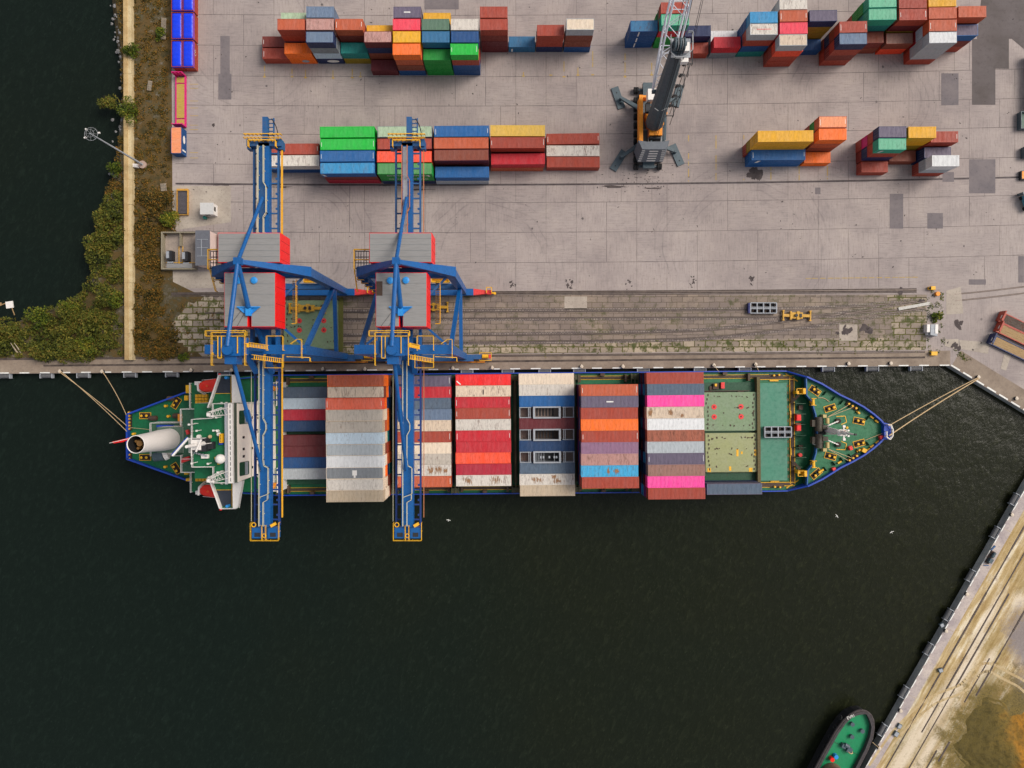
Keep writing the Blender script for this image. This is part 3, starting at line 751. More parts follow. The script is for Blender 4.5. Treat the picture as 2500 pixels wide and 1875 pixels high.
def container(x, y, z, size, color, rz, label, group, roofcol=None, plain_roof=False, full=True, marks=None):
    COUNT[0] += 1
    if COUNT[0]-1 in BURIED: HEAP.append((x, y, z, rz, size, color)); return None
    r = empty('shipping_container', (x, y, z), rz, label, 'container', group); r['ci'] = COUNT[0]-1
    d = CM[size]; wm = wallmat(color); rm = roofmat(roofcol or color)
    child('side_wall', d['side_wall'], r, wm); fr = child('frame', d['frame'], r, wm)
    if full or True: child('roof', d['roof'], r, rm)
    if full:
        for dm, rod in d['doors']:
            dd = child('door', dm, r, wm); child('lock_rod', rod, dd, M['steel'])
        if marks if marks is not None else (color in WHITE_ENDS and random.random() < 0.45):
            for mk in d['mark']: child('roof_marking', mk, r, M['whiteline'])
    return r
ORD = ['first','second','third','fourth','fifth','sixth','seventh','eighth','ninth','tenth','eleventh','twelfth','thirteenth']
def tier_phrase(i, n):
    if n == 1: return 'single on the ground in'
    if i == n-1: return 'on top of'
    if i == 0: return 'at the bottom of'
    return ORD[i] + ' up in'
PLACED = {}
def stack(x, ys, size, tiers, phrase, rz=0.0, group='shipping containers in the yard', z0=0.0):
    """tiers bottom to top; ys = south side"""
    n = len(tiers)
    for i, c in enumerate(tiers):
        col, roof = c if isinstance(c, tuple) else (c, None)
        a = rz + random.gauss(0, 0.0035) + (math.pi if random.random() < 0.5 else 0)
        jx, jy = random.gauss(0, 0.05), random.gauss(0, 0.025)
        vis = roof or col
        lab = f"{vis} container {tier_phrase(i, n)} {phrase}"
        o = container(x+jx, ys+CW_/2+jy, z0+i*(CH_+0.02)+0.03, size, col, a, lab, group, roof)
        PLACED.setdefault(phrase, []).append(o)

# ---- upper left block: columns of 20 ft boxes
ax = lambda k: -55 + 6.37*k
r1, r2, r3, r4 = 72.45, 75.17, 77.9, 80.62
A = 'upper left block'
def aph(row, k): return f"{row} stack, {ORD[k]} column of {A}"
for k, row, ys, tiers in [
 (0,'front',r2,['brick']), (0,'rear',r3,['red-brown']),
 (1,'front',r2,['orange','orange']), (1,'middle',r3,['grey','navy','brick',('brick','orange-brown')]), (1,'rear',r4,['grey','pale green','pale green']),
 (2,'front',r2,['navy','ice blue','grey',('navy','blue-grey')]), (2,'middle',r3,['brick','grey','brick','rusty pink']), (2,'rear',r4,['grey','grey','blue-grey','blue-grey']),
 (3,'front',r2,['olive yellow','teal']), (3,'rear',r3,['red-brown','red-brown','red-brown','orange-brown']),
 (4,'foremost',r1,['maroon']), (4,'middle',r2,['red-brown','brown','navy',('maroon','rusty pink')]), (4,'rear',r3,['grey','brown','yellow']),
 (5,'foremost',r1,['deep blue','brown','orange-brown','orange']), (5,'second',r2,['brick','grey','yellow','yellow']), (5,'third',r3,['brick','blue','brick','pink-red']), (5,'rear',r4,['grey','navy','slate','purple-grey']),
 (6,'foremost',r1,['green','green','green']), (6,'second',r2,['brick','navy','navy','rusty blue']), (6,'third',r3,['brick','blue','grey','grey-green']), (6,'rear',r4,['brown','blue','yellow']),
 (7,'foremost',r1,['deep blue','deep blue','brick','bright green']), (7,'middle',r2,['brick','brick','navy','deep blue']), (7,'rear',r3,['brick','grey','white','rusty white']),
 (8,'front',r3,['maroon','maroon','red-brown','brick']), (8,'rear',r4,['brick','maroon','brick','brick']),
 (9,'lone',r3,['rusty blue']), (10,'lone',r3,['navy','brick','brick']), (11,'lone',r3,['deep blue','brown','brown',('pale grey','cream')])]:
    dx = {(1,r2):0.0}.get((k,ys),0)
    stack(ax(k)+dx+(0.35 if k==0 else 0), ys, 20, tiers, aph(row, k))

# ---- upper right block (slightly turned)
Bn = 'upper right block'; brz = R(0.9)
def bph(row, k): return f"{row} stack, {ORD[k]} column of {Bn}"
for k, cx, row, ys, tiers in [
 (0,29.5,'lone',78.9,['deep blue','deep blue',('deep blue','rusty blue')]),
 (1,35.9,'front',78.9,['green','green','red',('turquoise','seafoam')]), (1,35.9,'rear',81.6,['green','green','dark green','brick']),
 (2,42.3,'front',76.4,['brick']), (2,42.2,'rear',79.1,['navy','navy']),
 (3,49.0,'front',76.5,['grey','red']), (3,49.0,'rear',79.2,['white']),
 (4,55.4,'front',76.85,['teal','deep blue','brick',('pale grey','rusty white')]), (4,55.4,'rear',79.5,['blue','deep blue','deep blue','light blue']),
 (5,62.0,'front',74.5,['brick','brick','orange-red',('pale grey','rusty cream')]), (5,62.0,'second',77.1,['brick','brick','red','pink-red']), (5,62.0,'third',79.75,['red-brown','brick','brick','orange-brown']), (5,62.0,'rear',82.45,['brick','blue','pale grey','rusty white']),
 (6,68.4,'front',77.2,['deep blue']), (6,68.5,'rear',79.85,['olive yellow','olive yellow','olive yellow',('navy','purple-grey')]),
 (7,75.1,'front',74.75,['brick','red-brown','brick',('navy','blue-grey')]), (7,75.1,'rear',77.4,['brick','navy','brown','brick']),
 (8,81.6,'front',77.55,['brown',('red-brown','brown')]), (8,81.6,'middle',80.15,['maroon','maroon','teal',('turquoise','seafoam')]), (8,81.6,'rear',82.9,['brick','green','green',('turquoise','seafoam')]),
 (9,88.2,'front',77.4,['orange-red',('brown','brown-mauve')]), (9,88.2,'middle',80.1,['brick','olive yellow','maroon','brick']), (9,88.2,'rear',82.8,['brick','maroon','brick','brick']),
 (10,94.8,'front',75.0,['brick','pale grey','pale grey',('pale grey','white')]), (10,94.8,'second',77.7,['brick','red','ice blue','orange-brown']), (10,94.8,'third',80.4,['brick','red','brick','orange-brown']), (10,94.8,'rear',83.1,['brick','brick','yellow','yellow']),
 (11,101.3,'front',77.9,['brick','red-brown',('blue','purple-grey')]), (11,101.3,'rear',80.75,['brick','red-brown','brick','orange-brown'])]:
    stack(cx, ys, 20, tiers, bph(row, k), brz)

# ---- long boxes of the middle row
Cn = 'the long block'
def cph(row, k): return f"{row} row, {ORD[k]} column of {Cn}"
for k, cx, row, ys, tiers in [
 (0,-50.0,'front',49.6,['deep blue','rusty white']), (0,-50.0,'rear',52.3,['brick','brick']),
 (1,-36.8,'front',47.1,['crimson',('red-brown','brick'),('blue','light blue')]), (1,-36.8,'second',49.8,['navy','red','blue']), (1,-36.8,'third',52.45,['green','grey','bright green']), (1,-36.8,'rear',55.15,['grey','green','bright green']),
 (2,-24.0,'front',47.0,['navy','green',('green','faded green')]), (2,-24.0,'second',49.65,['brick','brick','orange-red']), (2,-24.0,'third',52.5,['brick','maroon',('maroon','brick')]), (2,-24.0,'rear',55.25,['grey','grey',('grey','pale green')]),
 (3,-11.4,'front',46.95,['pale grey','blue']), (3,-11.35,'second',50.0,['brick','maroon',('maroon','brown')]), (3,-11.35,'third',52.7,['brick','brick','orange-brown']), (3,-11.35,'rear',55.35,['navy','grey','blue']),
 (4,1.3,'front',49.95,['orange-brown','red']), (4,1.3,'middle',52.8,['brick','maroon','brick']), (4,1.3,'rear',55.45,['brown','yellow','pale yellow']),
 (5,14.15,'front',50.1,['brick']), (5,14.15,'middle',52.7,['rusty white']), (5,14.15,'rear',55.45,['brick'])]:
    stack(cx, ys, 40, tiers, cph(row, k), R(0.25))

# ---- groups to the right of the harbour crane
D = 'yellow and orange group'
stack(60.7, 51.0, 40, ['blue','blue'], f'blue front stack of {D}', R(0.5))
stack(60.2, 53.3, 40, ['brick','olive yellow','yellow','yellow'], f'long rear stack of {D}', R(0.5))
stack(70.6, 51.15, 20, ['orange'], f'{D}, in front', R(0.5))
stack(70.65, 53.75, 20, ['brick','brown',('orange-brown','orange'),'orange'], f'middle orange stack of {D}', R(0.5))
stack(70.65, 56.45, 20, ['brick','brick','green',('orange-brown','pale orange')], f'rear orange stack of {D}', R(0.5))
E = 'the far right group'
stack(83.75, 48.95, 20, ['brick'], f'front left corner of {E}', R(0.3))
stack(83.75, 51.6, 20, ['red-brown','navy','brick',('turquoise','seafoam')], f'seafoam-topped stack of {E}', R(0.3))
stack(83.75, 54.2, 20, ['brick','magenta','brick',('navy','purple-grey')], f'rear left stack of {E}', R(0.3))
stack(90.35, 51.55, 20, ['brown'], f'middle of {E}', R(0.3))
stack(90.3, 54.2, 20, ['olive yellow','olive yellow','yellow','yellow'], f'yellow stack of {E}', R(0.3))
stack(96.75, 54.15, 20, ['brick','brick','brick'], f'brick stack at right of {E}', R(0.3))
stack(96.75, 51.45, 20, ['navy',('navy','purple-grey')], f'low stack at right of {E}', R(0.3))
stack(97.0, 48.75, 20, ['brick',('pale grey','white'),'white'], f'white-topped stack of {E}', R(0.3))

# lettering on the sides that face the camera
LET = M['whiteline']
def side_text(o, body, size, dx=0, z=1.35):
    """on whichever long side faces south"""
    flip = abs((o.rotation_euler.z % (2*math.pi)) - math.pi) < 1.0
    s = 1 if flip else -1
    lettering(body, size, o, (dx*(-1 if flip else 1), s*(CW_/2+0.012), z), (R(90), 0, math.pi if flip else 0), LET)
side_text(PLACED[cph('front',2)][2], 'CHINA  SHIPPING', 1.15, 0.3)
side_text(PLACED[cph('front',2)][1], 'CHINA  SHIPPING', 1.15, 0.3)
def side_bar(o, x0, x1, z0, z1, slant=0.0):
    flip = abs((o.rotation_euler.z % (2*math.pi)) - math.pi) < 1.0
    s = 1 if flip else -1; y = s*(CW_/2+0.010); k = -1 if flip else 1
    b = MB(); b.add([(k*x0,y,z0),(k*x1,y,z0),(k*(x1+slant),y,z1),(k*(x0+slant),y,z1)], [(0,1,2,3)]); b.build('side_marking', LET, o)
for ph, i, q in ((f'blue front stack of {D}',1,(-4.9,-4.2,0.5,1.9,0.4)), (f'seafoam-topped stack of {E}',3,(-2.4,-1.9,0.4,1.7,0.5)), (cph('front',1),2,(-5.6,-5.0,0.5,2.0,-0.5)), (cph('front',2),2,(5.0,5.5,0.6,1.8,-.2)),
                 (bph('lone',0),2,(-1.2,-0.9,0.3,2.2)), (bph('lone',0),1,(-1.2,-0.9,0.3,2.2)), (bph('lone',0),0,(-1.2,-0.9,0.3,2.2)), (aph('lone',9),0,(-2.5,-2.1,0.3,1.6))):
    side_bar(PLACED[ph][i], *q)
for ph, i, s in ((aph('front',2),0,1.5), (aph('front',1),0,0.9), (aph('middle',7),3,0)):
    if s:
        o = PLACED[ph][i]; flip = abs((o.rotation_euler.z % (2*math.pi)) - math.pi) < 1.0; y = (1 if flip else -1)*(CW_/2+0.01); k = -1 if flip else 1
        b = MB(); pts = [(k*0.6+s*0.95*math.cos(t*math.pi/10), y, 1.25+0.62*math.sin(t*math.pi/10)) for t in range(20)]; b.add(pts, [tuple(range(20))]); b.build('side_emblem', M['white'] if s > 1 else M['grey'], o)
# small tank shunt: white gull droppings, red line on a white roof
b = MB(); b.box(-1.6, 1.7, -0.06, 0.06, CH_-0.008, CH_-0.004); b.build('roof_marking', M['redlead'], PLACED[bph('front',4)][3])
for ph in (aph('rear',5),):
    b = MB(); b.box(-0.7,0.7,-0.14,0.14, CH_-0.008, CH_-0.004); b.build('roof_marking', LET, PLACED[ph][3])

# ---- ship cargo: tiers stand on the hatch covers
SH_Y0, SH_A = -11.33, 0.0085
def S(u, v, z=0.0):
    return (u*math.cos(SH_A)-v*math.sin(SH_A), SH_Y0+u*math.sin(SH_A)+v*math.cos(SH_A), z)
HZ = 4.2
BAYS = [
 ('bay beside the wheelhouse', -46.0, 11.02, [1,2,3,4,None,5,6,7,8], 1, ['slate','ice blue','crimson','dark blue','maroon','maroon','deep blue','pale grey'], None),
 ('second bay from the wheelhouse', -33.75, 13.55, 11, 4, [('orange','orange-brown'),('brown','rusty cream'),('orange-red','salmon'),('rusty cream','grey-beige'),('beige','grey-beige'),('ice blue','ice blue'),('rusty cream','pale grey'),'white',('cream','grey'),('cream','rusty white'),('beige','beige')],
   ['orange','brown','dark blue','orange-brown','brown','teal','cream','orange','navy','deep blue','brick','blue']),
 ('third bay from the wheelhouse', -19.6, 13.35, 10, 2, ['purple-grey','red','slate','blue-grey','rusty cream','brick','cream','grey-beige','rusty white','orange-brown'], ['brick','grey','navy']),
 ('fourth bay from the wheelhouse', -6.35, 13.50, 10, 2, ['bright red','rusty cream','red','brick','rusty white','red','red','orange-red','crimson','rusty white'], ['brick','navy','maroon']),
 ('bay with the open grey racks', 7.75, 13.62, 11, 2, ['cream','rusty white','blue',None,'maroon',None,'dark blue',None,'slate','rusty white','beige'], ['brick','blue','navy']),
 ('bay with the sky blue container', 20.95, 11.05, 9, 4, ['orange-brown','purple-grey','brick','orange','brick','mauve','rusty pink','sky blue','brick'], ['navy','purple','deep blue','brick']),
 ('bay with two pink containers', 35.1, 13.55, 11, 4, ['brick','slate','pink','rusty cream','white','copper','pale grey','purple-grey','brown-mauve','pink','brick'], ['navy','dark blue','purple','maroon','dark blue','light blue']),
]
PITCH = 2.475
RACKS = []
for bi, (phrase, uc, vtop, rows, nt, cols, lower) in enumerate(BAYS):
    n = 9 if isinstance(rows, list) else rows
    v = vtop; ri = 0
    for k in range(n):
        if bi == 0 and k == 4: v -= 0.75; continue
        c = cols[ri]; ri += 1
        vc = v - CW_/2; v -= PITCH if bi != 0 else 2.51
        du = 0.35 if (bi == 1 and k < 2) else 0
        for t in range(nt):
            top = (t == nt-1)
            if top and c is None:
                RACKS.append((phrase, uc, vc, HZ+t*(CH_+0.02), k)); continue
            if top: col, roof = c if isinstance(c, tuple) else (c, None)
            else:
                col = lower[(k*5+t*3+bi) % len(lower)] if lower else c; roof = None
                if bi == 1 and t == 2 and random.random() < 0.7: col = ['orange','rusty cream','orange','cream','cream','rusty cream','cream','cream','orange','rusty cream','cream'][k]
            x, y, z = S(uc+du+random.gauss(0,0.04), vc+random.gauss(0,0.012), HZ+t*(CH_+0.02)+0.03)
            seen = bi in (1, 6) or top
            nm = roof or col
            if top: lab = f"{nm} container, {ORD[k]} row from the quay, {phrase}"; g = 'containers on the ship'
            elif seen: lab = f"{nm} container, {ORD[nt-2-t] if nt-2-t>0 else 'next'} tier below the top, {ORD[k]} row, {phrase}"; g = 'lower containers on the ship'
            else: lab = f"container hidden below the top tier of the {phrase}"; g = 'lower containers in the '+phrase
            o = container(x, y, z, 40, col, SH_A + (math.pi if random.random()<0.5 else 0), lab, g, roof, full=top)
            if top: PLACED[(bi, k)] = o
# two stacked boxes beside the forward hatches
for t in range(2):
    x, y, z = S(49.2, -12.35, HZ+t*(CH_+0.02)+0.03)
    container(x, y, z, 40, 'navy' if t==0 else 'purple-grey', SH_A, ('navy container under the' if t==0 else 'weathered')+' purple-grey container outboard of the green hatch covers', 'containers on the ship', None if t==0 else 'slate')
# everything buried deep in the stacks is one mass
def bury():
    mb = MB(); mats = []; 
    for x, y, z, rz, size, color in HEAP:
        wm = wallmat(color)
        if wm not in mats: mats.append(wm)
        k = mats.index(wm); d = CM[size]; ca, sa = math.cos(rz), math.sin(rz)
        for me in (d['side_wall'], d['roof'], d['frame'], d['doors'][0][0], d['doors'][1][0]):
            vs = [(x+v.co.x*ca-v.co.y*sa, y+v.co.x*sa+v.co.y*ca, z+v.co.z) for v in me.vertices]
            mb.add(vs, [tuple(p.vertices) for p in me.polygons], k)
    o = mb.build('cargo_mass', mats); tag(o, kind='stuff')
# rust stains that make single boxes recognisable
def roof_patch(o, rects, mat, z=CH_-0.006):
    b = MB()
    for i, (x, y, rx, ry, sd) in enumerate(rects):
        q = random.Random(sd)
        for k in range(26):
            xx = x+q.gauss(0, rx*0.5); L = ry*q.uniform(0.15, 0.75); yy = max(-1.05+L, min(1.05-L, y+q.gauss(0, ry*0.35)))
            blob(b, (xx, yy), q.uniform(0.03, 0.085), L, 0, z+0.0004*i+0.00002*k, 10, 0.3, sd*50+k)
    b.build('rust_stain', mat, o)
RS = paint('rust stain', (150, 110, 74), 0.4, 0.6, 0.85, scale=3)
roof_patch(PLACED[(4,9)], [(-2.4,0.35,1.1,0.55,1),(2.3,0.1,1.5,0.75,2),(-1.5,-0.5,0.4,0.5,3)], RS)
roof_patch(PLACED[(3,9)], [(-3.6,0,0.9,0.8,4),(2.6,0.1,1.3,0.9,5)], RS)
roof_patch(PLACED[(2,8)], [(1.6,0,0.6,0.8,6),(3.4,0.1,0.9,0.9,7),(4.9,-0.2,0.5,0.6,8)], RS)
roof_patch(PLACED[(6,3)], [(5.3,0,0.45,0.9,9),(-1.4,0.6,0.4,0.4,10),(0.9,-0.1,0.3,0.7,11)], RS)
roof_patch(PLACED[(5,7)], [(1.4,-0.1,0.45,0.7,12),(-0.3,0,0.25,0.8,13)], RS)
for k in (1,):
    b = MB(); b.box(-0.75,0.75,-0.13,0.13,CH_-0.008,CH_-0.004); b.build('roof_marking', LET, PLACED[(5,k)])
b = MB(); b.box(-0.5,0.5,-0.6,0.5,CH_-0.008,CH_-0.004); b.box(-0.2,0.2,0.5,1.0,CH_-0.008,CH_-0.005); b.build('roof_patch', M['white'], PLACED[(1,8)])
b = MB(); b.beam((-5.9,-0.2,CH_-0.006),(-5.0,-1.0,CH_-0.006),0.25,0.006); b.build('roof_marking', LET, PLACED[(3,0)])
b = MB(); b.box(-0.15,0.1,-0.75,0.35,CH_-0.008,CH_-0.004); b.build('roof_stain', G['stain'], PLACED[(3,1)])

bury()
# ---- open grey racks in the ship's middle bay
RACKFLOOR = paint('worn rack floor', (142,124,114), .3, .4, .8, scale=2)
def rack(x, y, z, rz, label, depthmat, extra):
    r = empty('open_rack', (x, y, z), rz, label, 'cargo rack', 'open grey racks on the ship')
    b = MB()
    for sy in (-1,1): b.box(-6.05, 6.05, sy*1.2, sy*1.06, 0.05, 0.3)
    for xx in (-6.0,-3.9,-2.9,2.9,3.9,6.0): b.box(xx-0.08, xx+0.08, -1.06, 1.06, 0.05, 0.3)
    b.box(-6.0,6.0,-1.06,1.06,0.05,0.1,1)
    b.build('base_frame', [M['grey'], RACKFLOOR], r)
    for sx in (-1,1):
        b = MB()
        for sy in (-1,1):
            for xx in (sx*5.95, sx*3.55): b.box(xx-0.1, xx+0.1, sy*1.2, sy*1.04, 0.3, 2.45)
            b.box(sx*6.05, sx*3.45, sy*1.2, sy*1.05, 2.45, 2.6)
        for xx in (5.95, 4.05, 3.7): b.box(sx*xx-0.07, sx*xx+0.07, -1.05, 1.05, 2.45, 2.58)
        b.build('end_frame', M['grey'], r)
    b = MB(); x0, y0, zt = 3.05, 1.32, 3.1
    for sy in (-1,1): b.box(-x0, x0, sy*y0, sy*(y0-0.30), 0.3, zt)
    for sx in (-1,1): b.box(sx*x0, sx*(x0-0.42), -y0+0.30, y0-0.30, 0.3, zt)
    b.box(-x0+0.42, x0-0.42, -y0+0.30, y0-0.30, 0.3, 0.36, 1)
    tr = b.build('open_bin', [M['grey'], depthmat], r)
    if extra:
        b = MB()
        for xx in (-2.3,-1.95,-1.6,-1.25,-0.7,1.6): b.box(xx-0.04,xx+0.04,-0.98,0.98,2.3,2.4)
        for xx in (-1.4,-0.8,0.5,1.6,2.1): b.box(xx-0.18,xx+0.18,-0.28,0.2,1.9,2.5)
        b.build('bin_load', M['grey'], tr)
    else:
        b = MB()
        for k in range(6): b.box(-2.2+0.7*k, -1.9+0.7*k, -0.85, 0.85, 0.4, 0.6)
        b.build('bin_load', M['dark'], tr)
    return r
for i, (phrase, uc, vc, z, k) in enumerate(RACKS):
    x, y, _ = S(uc, vc)
    rack(x, y, z, SH_A, ('grey open rack between the blue and maroon containers','grey open rack between the maroon and navy containers','grey open rack with slatted load beside the slate container')[i], (RACKFLOOR, M['brownsteel'], M['dark'])[i], i == 2)

# ---- open-top containers with blue tarpaulins at the west edge of the yard
def tarp_box(x, y, label, rz):
    r = empty('open_top_container', (x, y, 0.02), rz, label, 'container', 'blue covered containers at the yard edge')
    d = CM[20]; wm = wallmat('brick')
    child('side_wall', d['side_wall'], r, wm); child('frame', d['frame'], r, wm)
    for dm, rod in d['doors']: dd = child('door', dm, r, wm); child('lock_rod', rod, dd, M['steel'])
    b = MB(); nx, ny = 26, 12; vs = []; rr = random.Random(int(x*10+y))
    for i in range(nx+1):
        for j in range(ny+1):
            u, v = i/nx*2-1, j/ny*2-1
            e = (1-abs(u)**6)*(1-abs(v)**4)
            z = CH_-0.42 + 0.48*e**0.5 + 0.03*math.cos(u*17)*e + rr.uniform(-.012,.012)
            vs.append((u*3.09, v*1.26, z))
    b.add(vs, [(i*(ny+1)+j, (i+1)*(ny+1)+j, (i+1)*(ny+1)+j+1, i*(ny+1)+j+1) for i in range(nx) for j in range(ny)])
    b.build('tarpaulin', M['tarp'], r, smooth=True)
    side = 1 if abs(rz) < 1.7 else -1
    return r
for i, ys in enumerate((73.35, 79.85, 86.35)):
    for j, x in enumerate((-77.55, -74.9)):
        o = tarp_box(x, ys+3.03, f"container under {('the southmost','the middle','the topmost')[i]} blue tarpaulin pair, {('scrub','yard')[j]} side", R(90))
        if j == 1 and i == 0:
            lettering('CTI', 0.9, o, (0.6, -CW_/2-0.012, 1.5), (R(90),0,0), LET)

# ---- magenta flat rack and the blue box below it
r = empty('flat_rack', (-77.55, 66.2, 0.02), R(90), 'magenta flat rack with upright ends and yellow timber floor', 'flat rack')
mg = paint('magenta paint', (214,12,116), 0.15, 0.1, dirt=0.25); yt = paint('yellow timber floor', (184,150,66), 0.3, 0.2, 0.8, aniso=(3,0.5,1))
b = MB()
for sy in (-1,1): b.box(-6.0, 6.0, sy*1.22, sy*0.92, 0.1, 0.62)
for k in range(-5,6): b.box(k*1.05-0.07, k*1.05+0.07, -0.92, 0.92, 0.3, 0.56)
b.build('side_beam', mg, r)
b = MB()
for x0, x1 in ((-5.6,-4.3),(-4.0,4.0),(4.3,5.5)): b.box(x0, x1, -0.9, 0.9, 0.45, 0.605)
b.build('floor', yt, r)
for sx in (-1,1):
    b = MB(); b.box(sx*6.08, sx*5.95, -1.22, 1.22, 0.1, 2.55)
    for yy in (-1.15,-0.4,0.4,1.15): b.box(sx*5.95, sx*5.78, yy-0.07, yy+0.07, 0.62, 2.5)
    b.build('end_wall', mg, r)
o = container(-77.6, 56.35, 0.02, 20, 'deep blue', R(90), 'blue container with pale orange roof and white oval badge beside scrub', 'shipping containers in the yard', 'pale orange', marks=False)
b = MB(); b.add([(0.5+0.95*math.cos(t*math.pi/10), -CW_/2-0.012, 1.3+0.55*math.sin(t*math.pi/10)) for t in range(20)], [tuple(range(20))]); e = b.build('side_emblem', M['white'], o)
b = MB(); b.box(-2.3,-1.9,-CW_/2-0.012,-CW_/2-0.006,0.5,2.1); b.build('side_marking', LET, o)
# ================================================================== ship-to-shore gantry cranes
def sts(cx, label, first):
    r = empty('gantry_crane', (cx, 0, 0), 0, label, 'crane', 'blue ship-to-shore cranes')
    B, Y = M['blue'], M['yellow']
    yl, yw = 21.3, 6.35           # landside and waterside rails
    g = 8.4
    for sx in (-1, 1):
        for yy, zt in ((yl, 31.0), (yw, 34.6)):
            b = MB(); b.beam((sx*(g+0.6), yy, 2.4), (sx*g, yy, zt), 1.3, 1.3, 1.7, 1.7); b.build('leg', B, r)
    for yy in (yl, yw):
        b = MB(); b.box(-11.2, 11.2, yy-0.8-0.3*(yy<9), yy+0.7-0.3*(yy<9), 1.5, 2.9); b.build('sill_beam', B if yy > 9 else M['blued'], r)
        for sx in (-1, 1):
            b = MB(); b.box(sx*11.0-2.2*(sx>0)+(-0.0), sx*11.0+2.2*(sx<0), yy-0.5, yy+0.5, 0.75, 1.5)
            bo = b.build('bogie', M['blued'], r)
            for k in range(4):
                w = MB(); x = sx*(9.2+k*0.95); w.tube((x, yy-0.25, 0.42), (x, yy+0.25, 0.42), 0.36, n=12); w.build('wheel', M['dark'], bo)
    # red and yellow end buffers on the right
    b = MB(); b.prism([(11.2,yl-0.75),(11.2,yl+0.75),(14.4,yl+0.3),(14.4,yl-0.4)], 1.2, 2.6); b.box(14.4,15.3,yl-0.5,yl+0.5,0.9,2.2); b.build('buffer', M['redlead'], r)
    b = MB(); b.rail([(14.2,yl-0.2,2.3),(14.2,yl+1.0,2.3),(15.4,yl+1.0,2.3),(15.4,yl-0.1,2.3)], 0.7, 0.16); b.cyl((16.1,yl-0.2,0.8),0.3,0.9); b.tube((15.3,yl-0.1,1.5),(16.1,yl-0.2,1.5),0.2); b.build('buffer_guard', Y, r)
    b = MB(); b.box(11.2,13.0,yw-0.6,yw+0.5,1.1,2.3); b.build('cable_reel_base', M['blued'], r)
    b = MB(); b.tube((13.2,yw+0.1,1.5),(14.6,yw+0.1,1.5),0.5,n=14); b.rail([(12.6,yw-0.9,0.8),(15.3,yw-0.9,0.8),(15.3,yw+0.9,0.8),(12.6,yw+0.9,0.8)],1.2,0.12,closed=True); b.build('cable_reel', Y, r)
    b = MB(); b.box(14.7,15.2,yw-0.4,yw+0.5,1.0,2.0); b.build('motor', M['redlead'], r)
    b = MB(); b.box(-9.5,13.8,yw-1.35,yw-1.05,0.3,0.6); b.build('cable_guide', M['orange'], r)
    # ties and side bracing
    b = MB(); b.box(-8.9,8.6,yl-0.75,yl+0.45,11.6,13.0); b.build('tie_beam', M['blued'], r)
    for sx in (-1,1):
        b = MB(); b.beam((sx*8.85,yl,12.0),(sx*8.95,yw,10.6),0.75,0.8); b.build('side_tie', B, r)
        b = MB(); b.beam((sx*8.8,yl-0.6,12.8),(sx*8.5,yw+0.8,31.5),0.8,0.8); b.build('diagonal_brace', B, r)
        b = MB(); b.beam((sx*7.6,yw+1.2,31.3),(sx*3.6,11.0,31.0),0.42); b.build('corner_brace', B, r)
        b = MB(); b.beam((sx*7.8,yl-0.6,30.6),(sx*3.6,16.2,31.0),0.42); b.build('corner_brace', M['blued'], r)
    # portal tops: sloping beams from the apexes to the shoulders
    AP, AN = (0, yw-0.1, 48.0), (0, yl, 43.4)
    for sx in (-1,1):
        b = MB(); b.beam((0.0,yl,43.0),(sx*5.0,yl,36.2),0.7,0.7,1.3,1.4); b.beam((sx*5.0,yl,36.2),(sx*8.7,yl,31.2),1.3,1.4,1.9,1.9); b.build('portal_rafter', B, r)
        b = MB(); b.beam((sx*1.1,yw,46.8),(sx*1.6,yw,36.0),0.9,0.9); b.build('pylon_leg', B, r)
    b = MB(); b.box(-8.9,9.1,yw-0.85,yw+0.85,34.4,36.2); b.build('portal_beam', M['blue'], r)
    b = MB(); b.box(-8.9,8.9,yl-0.9,yl+0.9,29.2,30.8); b.build('portal_beam', B, r)
    b = MB(); b.box(-1.9,1.9,yw-1.6,yw+1.5,45.6,47.2); b.cyl((0,yw-0.6,47.2),0.9,0.9); b.box(-1.0,1.0,yw-3.0,yw-1.6,44.0,46.6); b.box(-2.9,-1.9,yw-1.2,yw+0.9,45.8,46.6); b.box(1.9,2.7,yw-1.5,yw+1.5,45.6,46.4)
    ph = b.build('pylon_head', B, r)
    b = MB()
    b.rail([(-2.9,yw-3.2,46.3),(-2.9,yw+2.3,46.3),(2.7,yw+2.3,46.3),(2.7,yw-3.2,46.3)], 1.15, 0.085)
    b.rail([(-3.9,yw+1.7,46.3),(-3.9,yw+2.6,46.3),(2.9,yw+2.6,46.3),(2.9,yw+1.7,46.3)], 1.15, 0.085, closed=True, step=0.9)
    b.cbox((2.9,yw+0.2,46.2),(0.3,0.7,0.5)); b.cbox((-3.0,yw-1.2,46.2),(0.25,0.4,0.5))
    for x in (-1.75,-1.15): b.beam((x,yw-2.0,47.5),(x,yw+1.7,47.5),0.13)
    b.beam((-1.75,yw-2.0,47.5),(-1.15,yw-2.0,47.5),0.13); b.beam((1.5,yw-1.2,47.4),(1.5,yw+1.6,47.4),0.13)
    b.build('head_railing', Y, r)
    b = MB(); b.rail([(2.8,yw-0.2,36.2),(2.8,yw+2.4,36.2),(5.8,yw+2.4,36.2),(5.8,yw-0.2,36.2)],1.1,0.085); b.rail([(7.2,yw+1.0,36.2),(8.4,yw+1.8,36.2),(9.2,yw+1.8,36.2),(9.2,yw-1.6,36.2)],1.1,0.085)
    b.rail([(2.4,yw-1.0,36.2),(2.4,yw-3.4,36.2),(5.8,yw-3.4,36.2),(5.8,yw-1.0,36.2)],1.1,0.085); b.rail([(5.9,yw-1.3,34.4),(9.8,yw-1.4,33.0),(9.8,yw-2.1,33.0)],1.0,0.12)
    b.build('beam_railing', Y, r)
    b = MB()
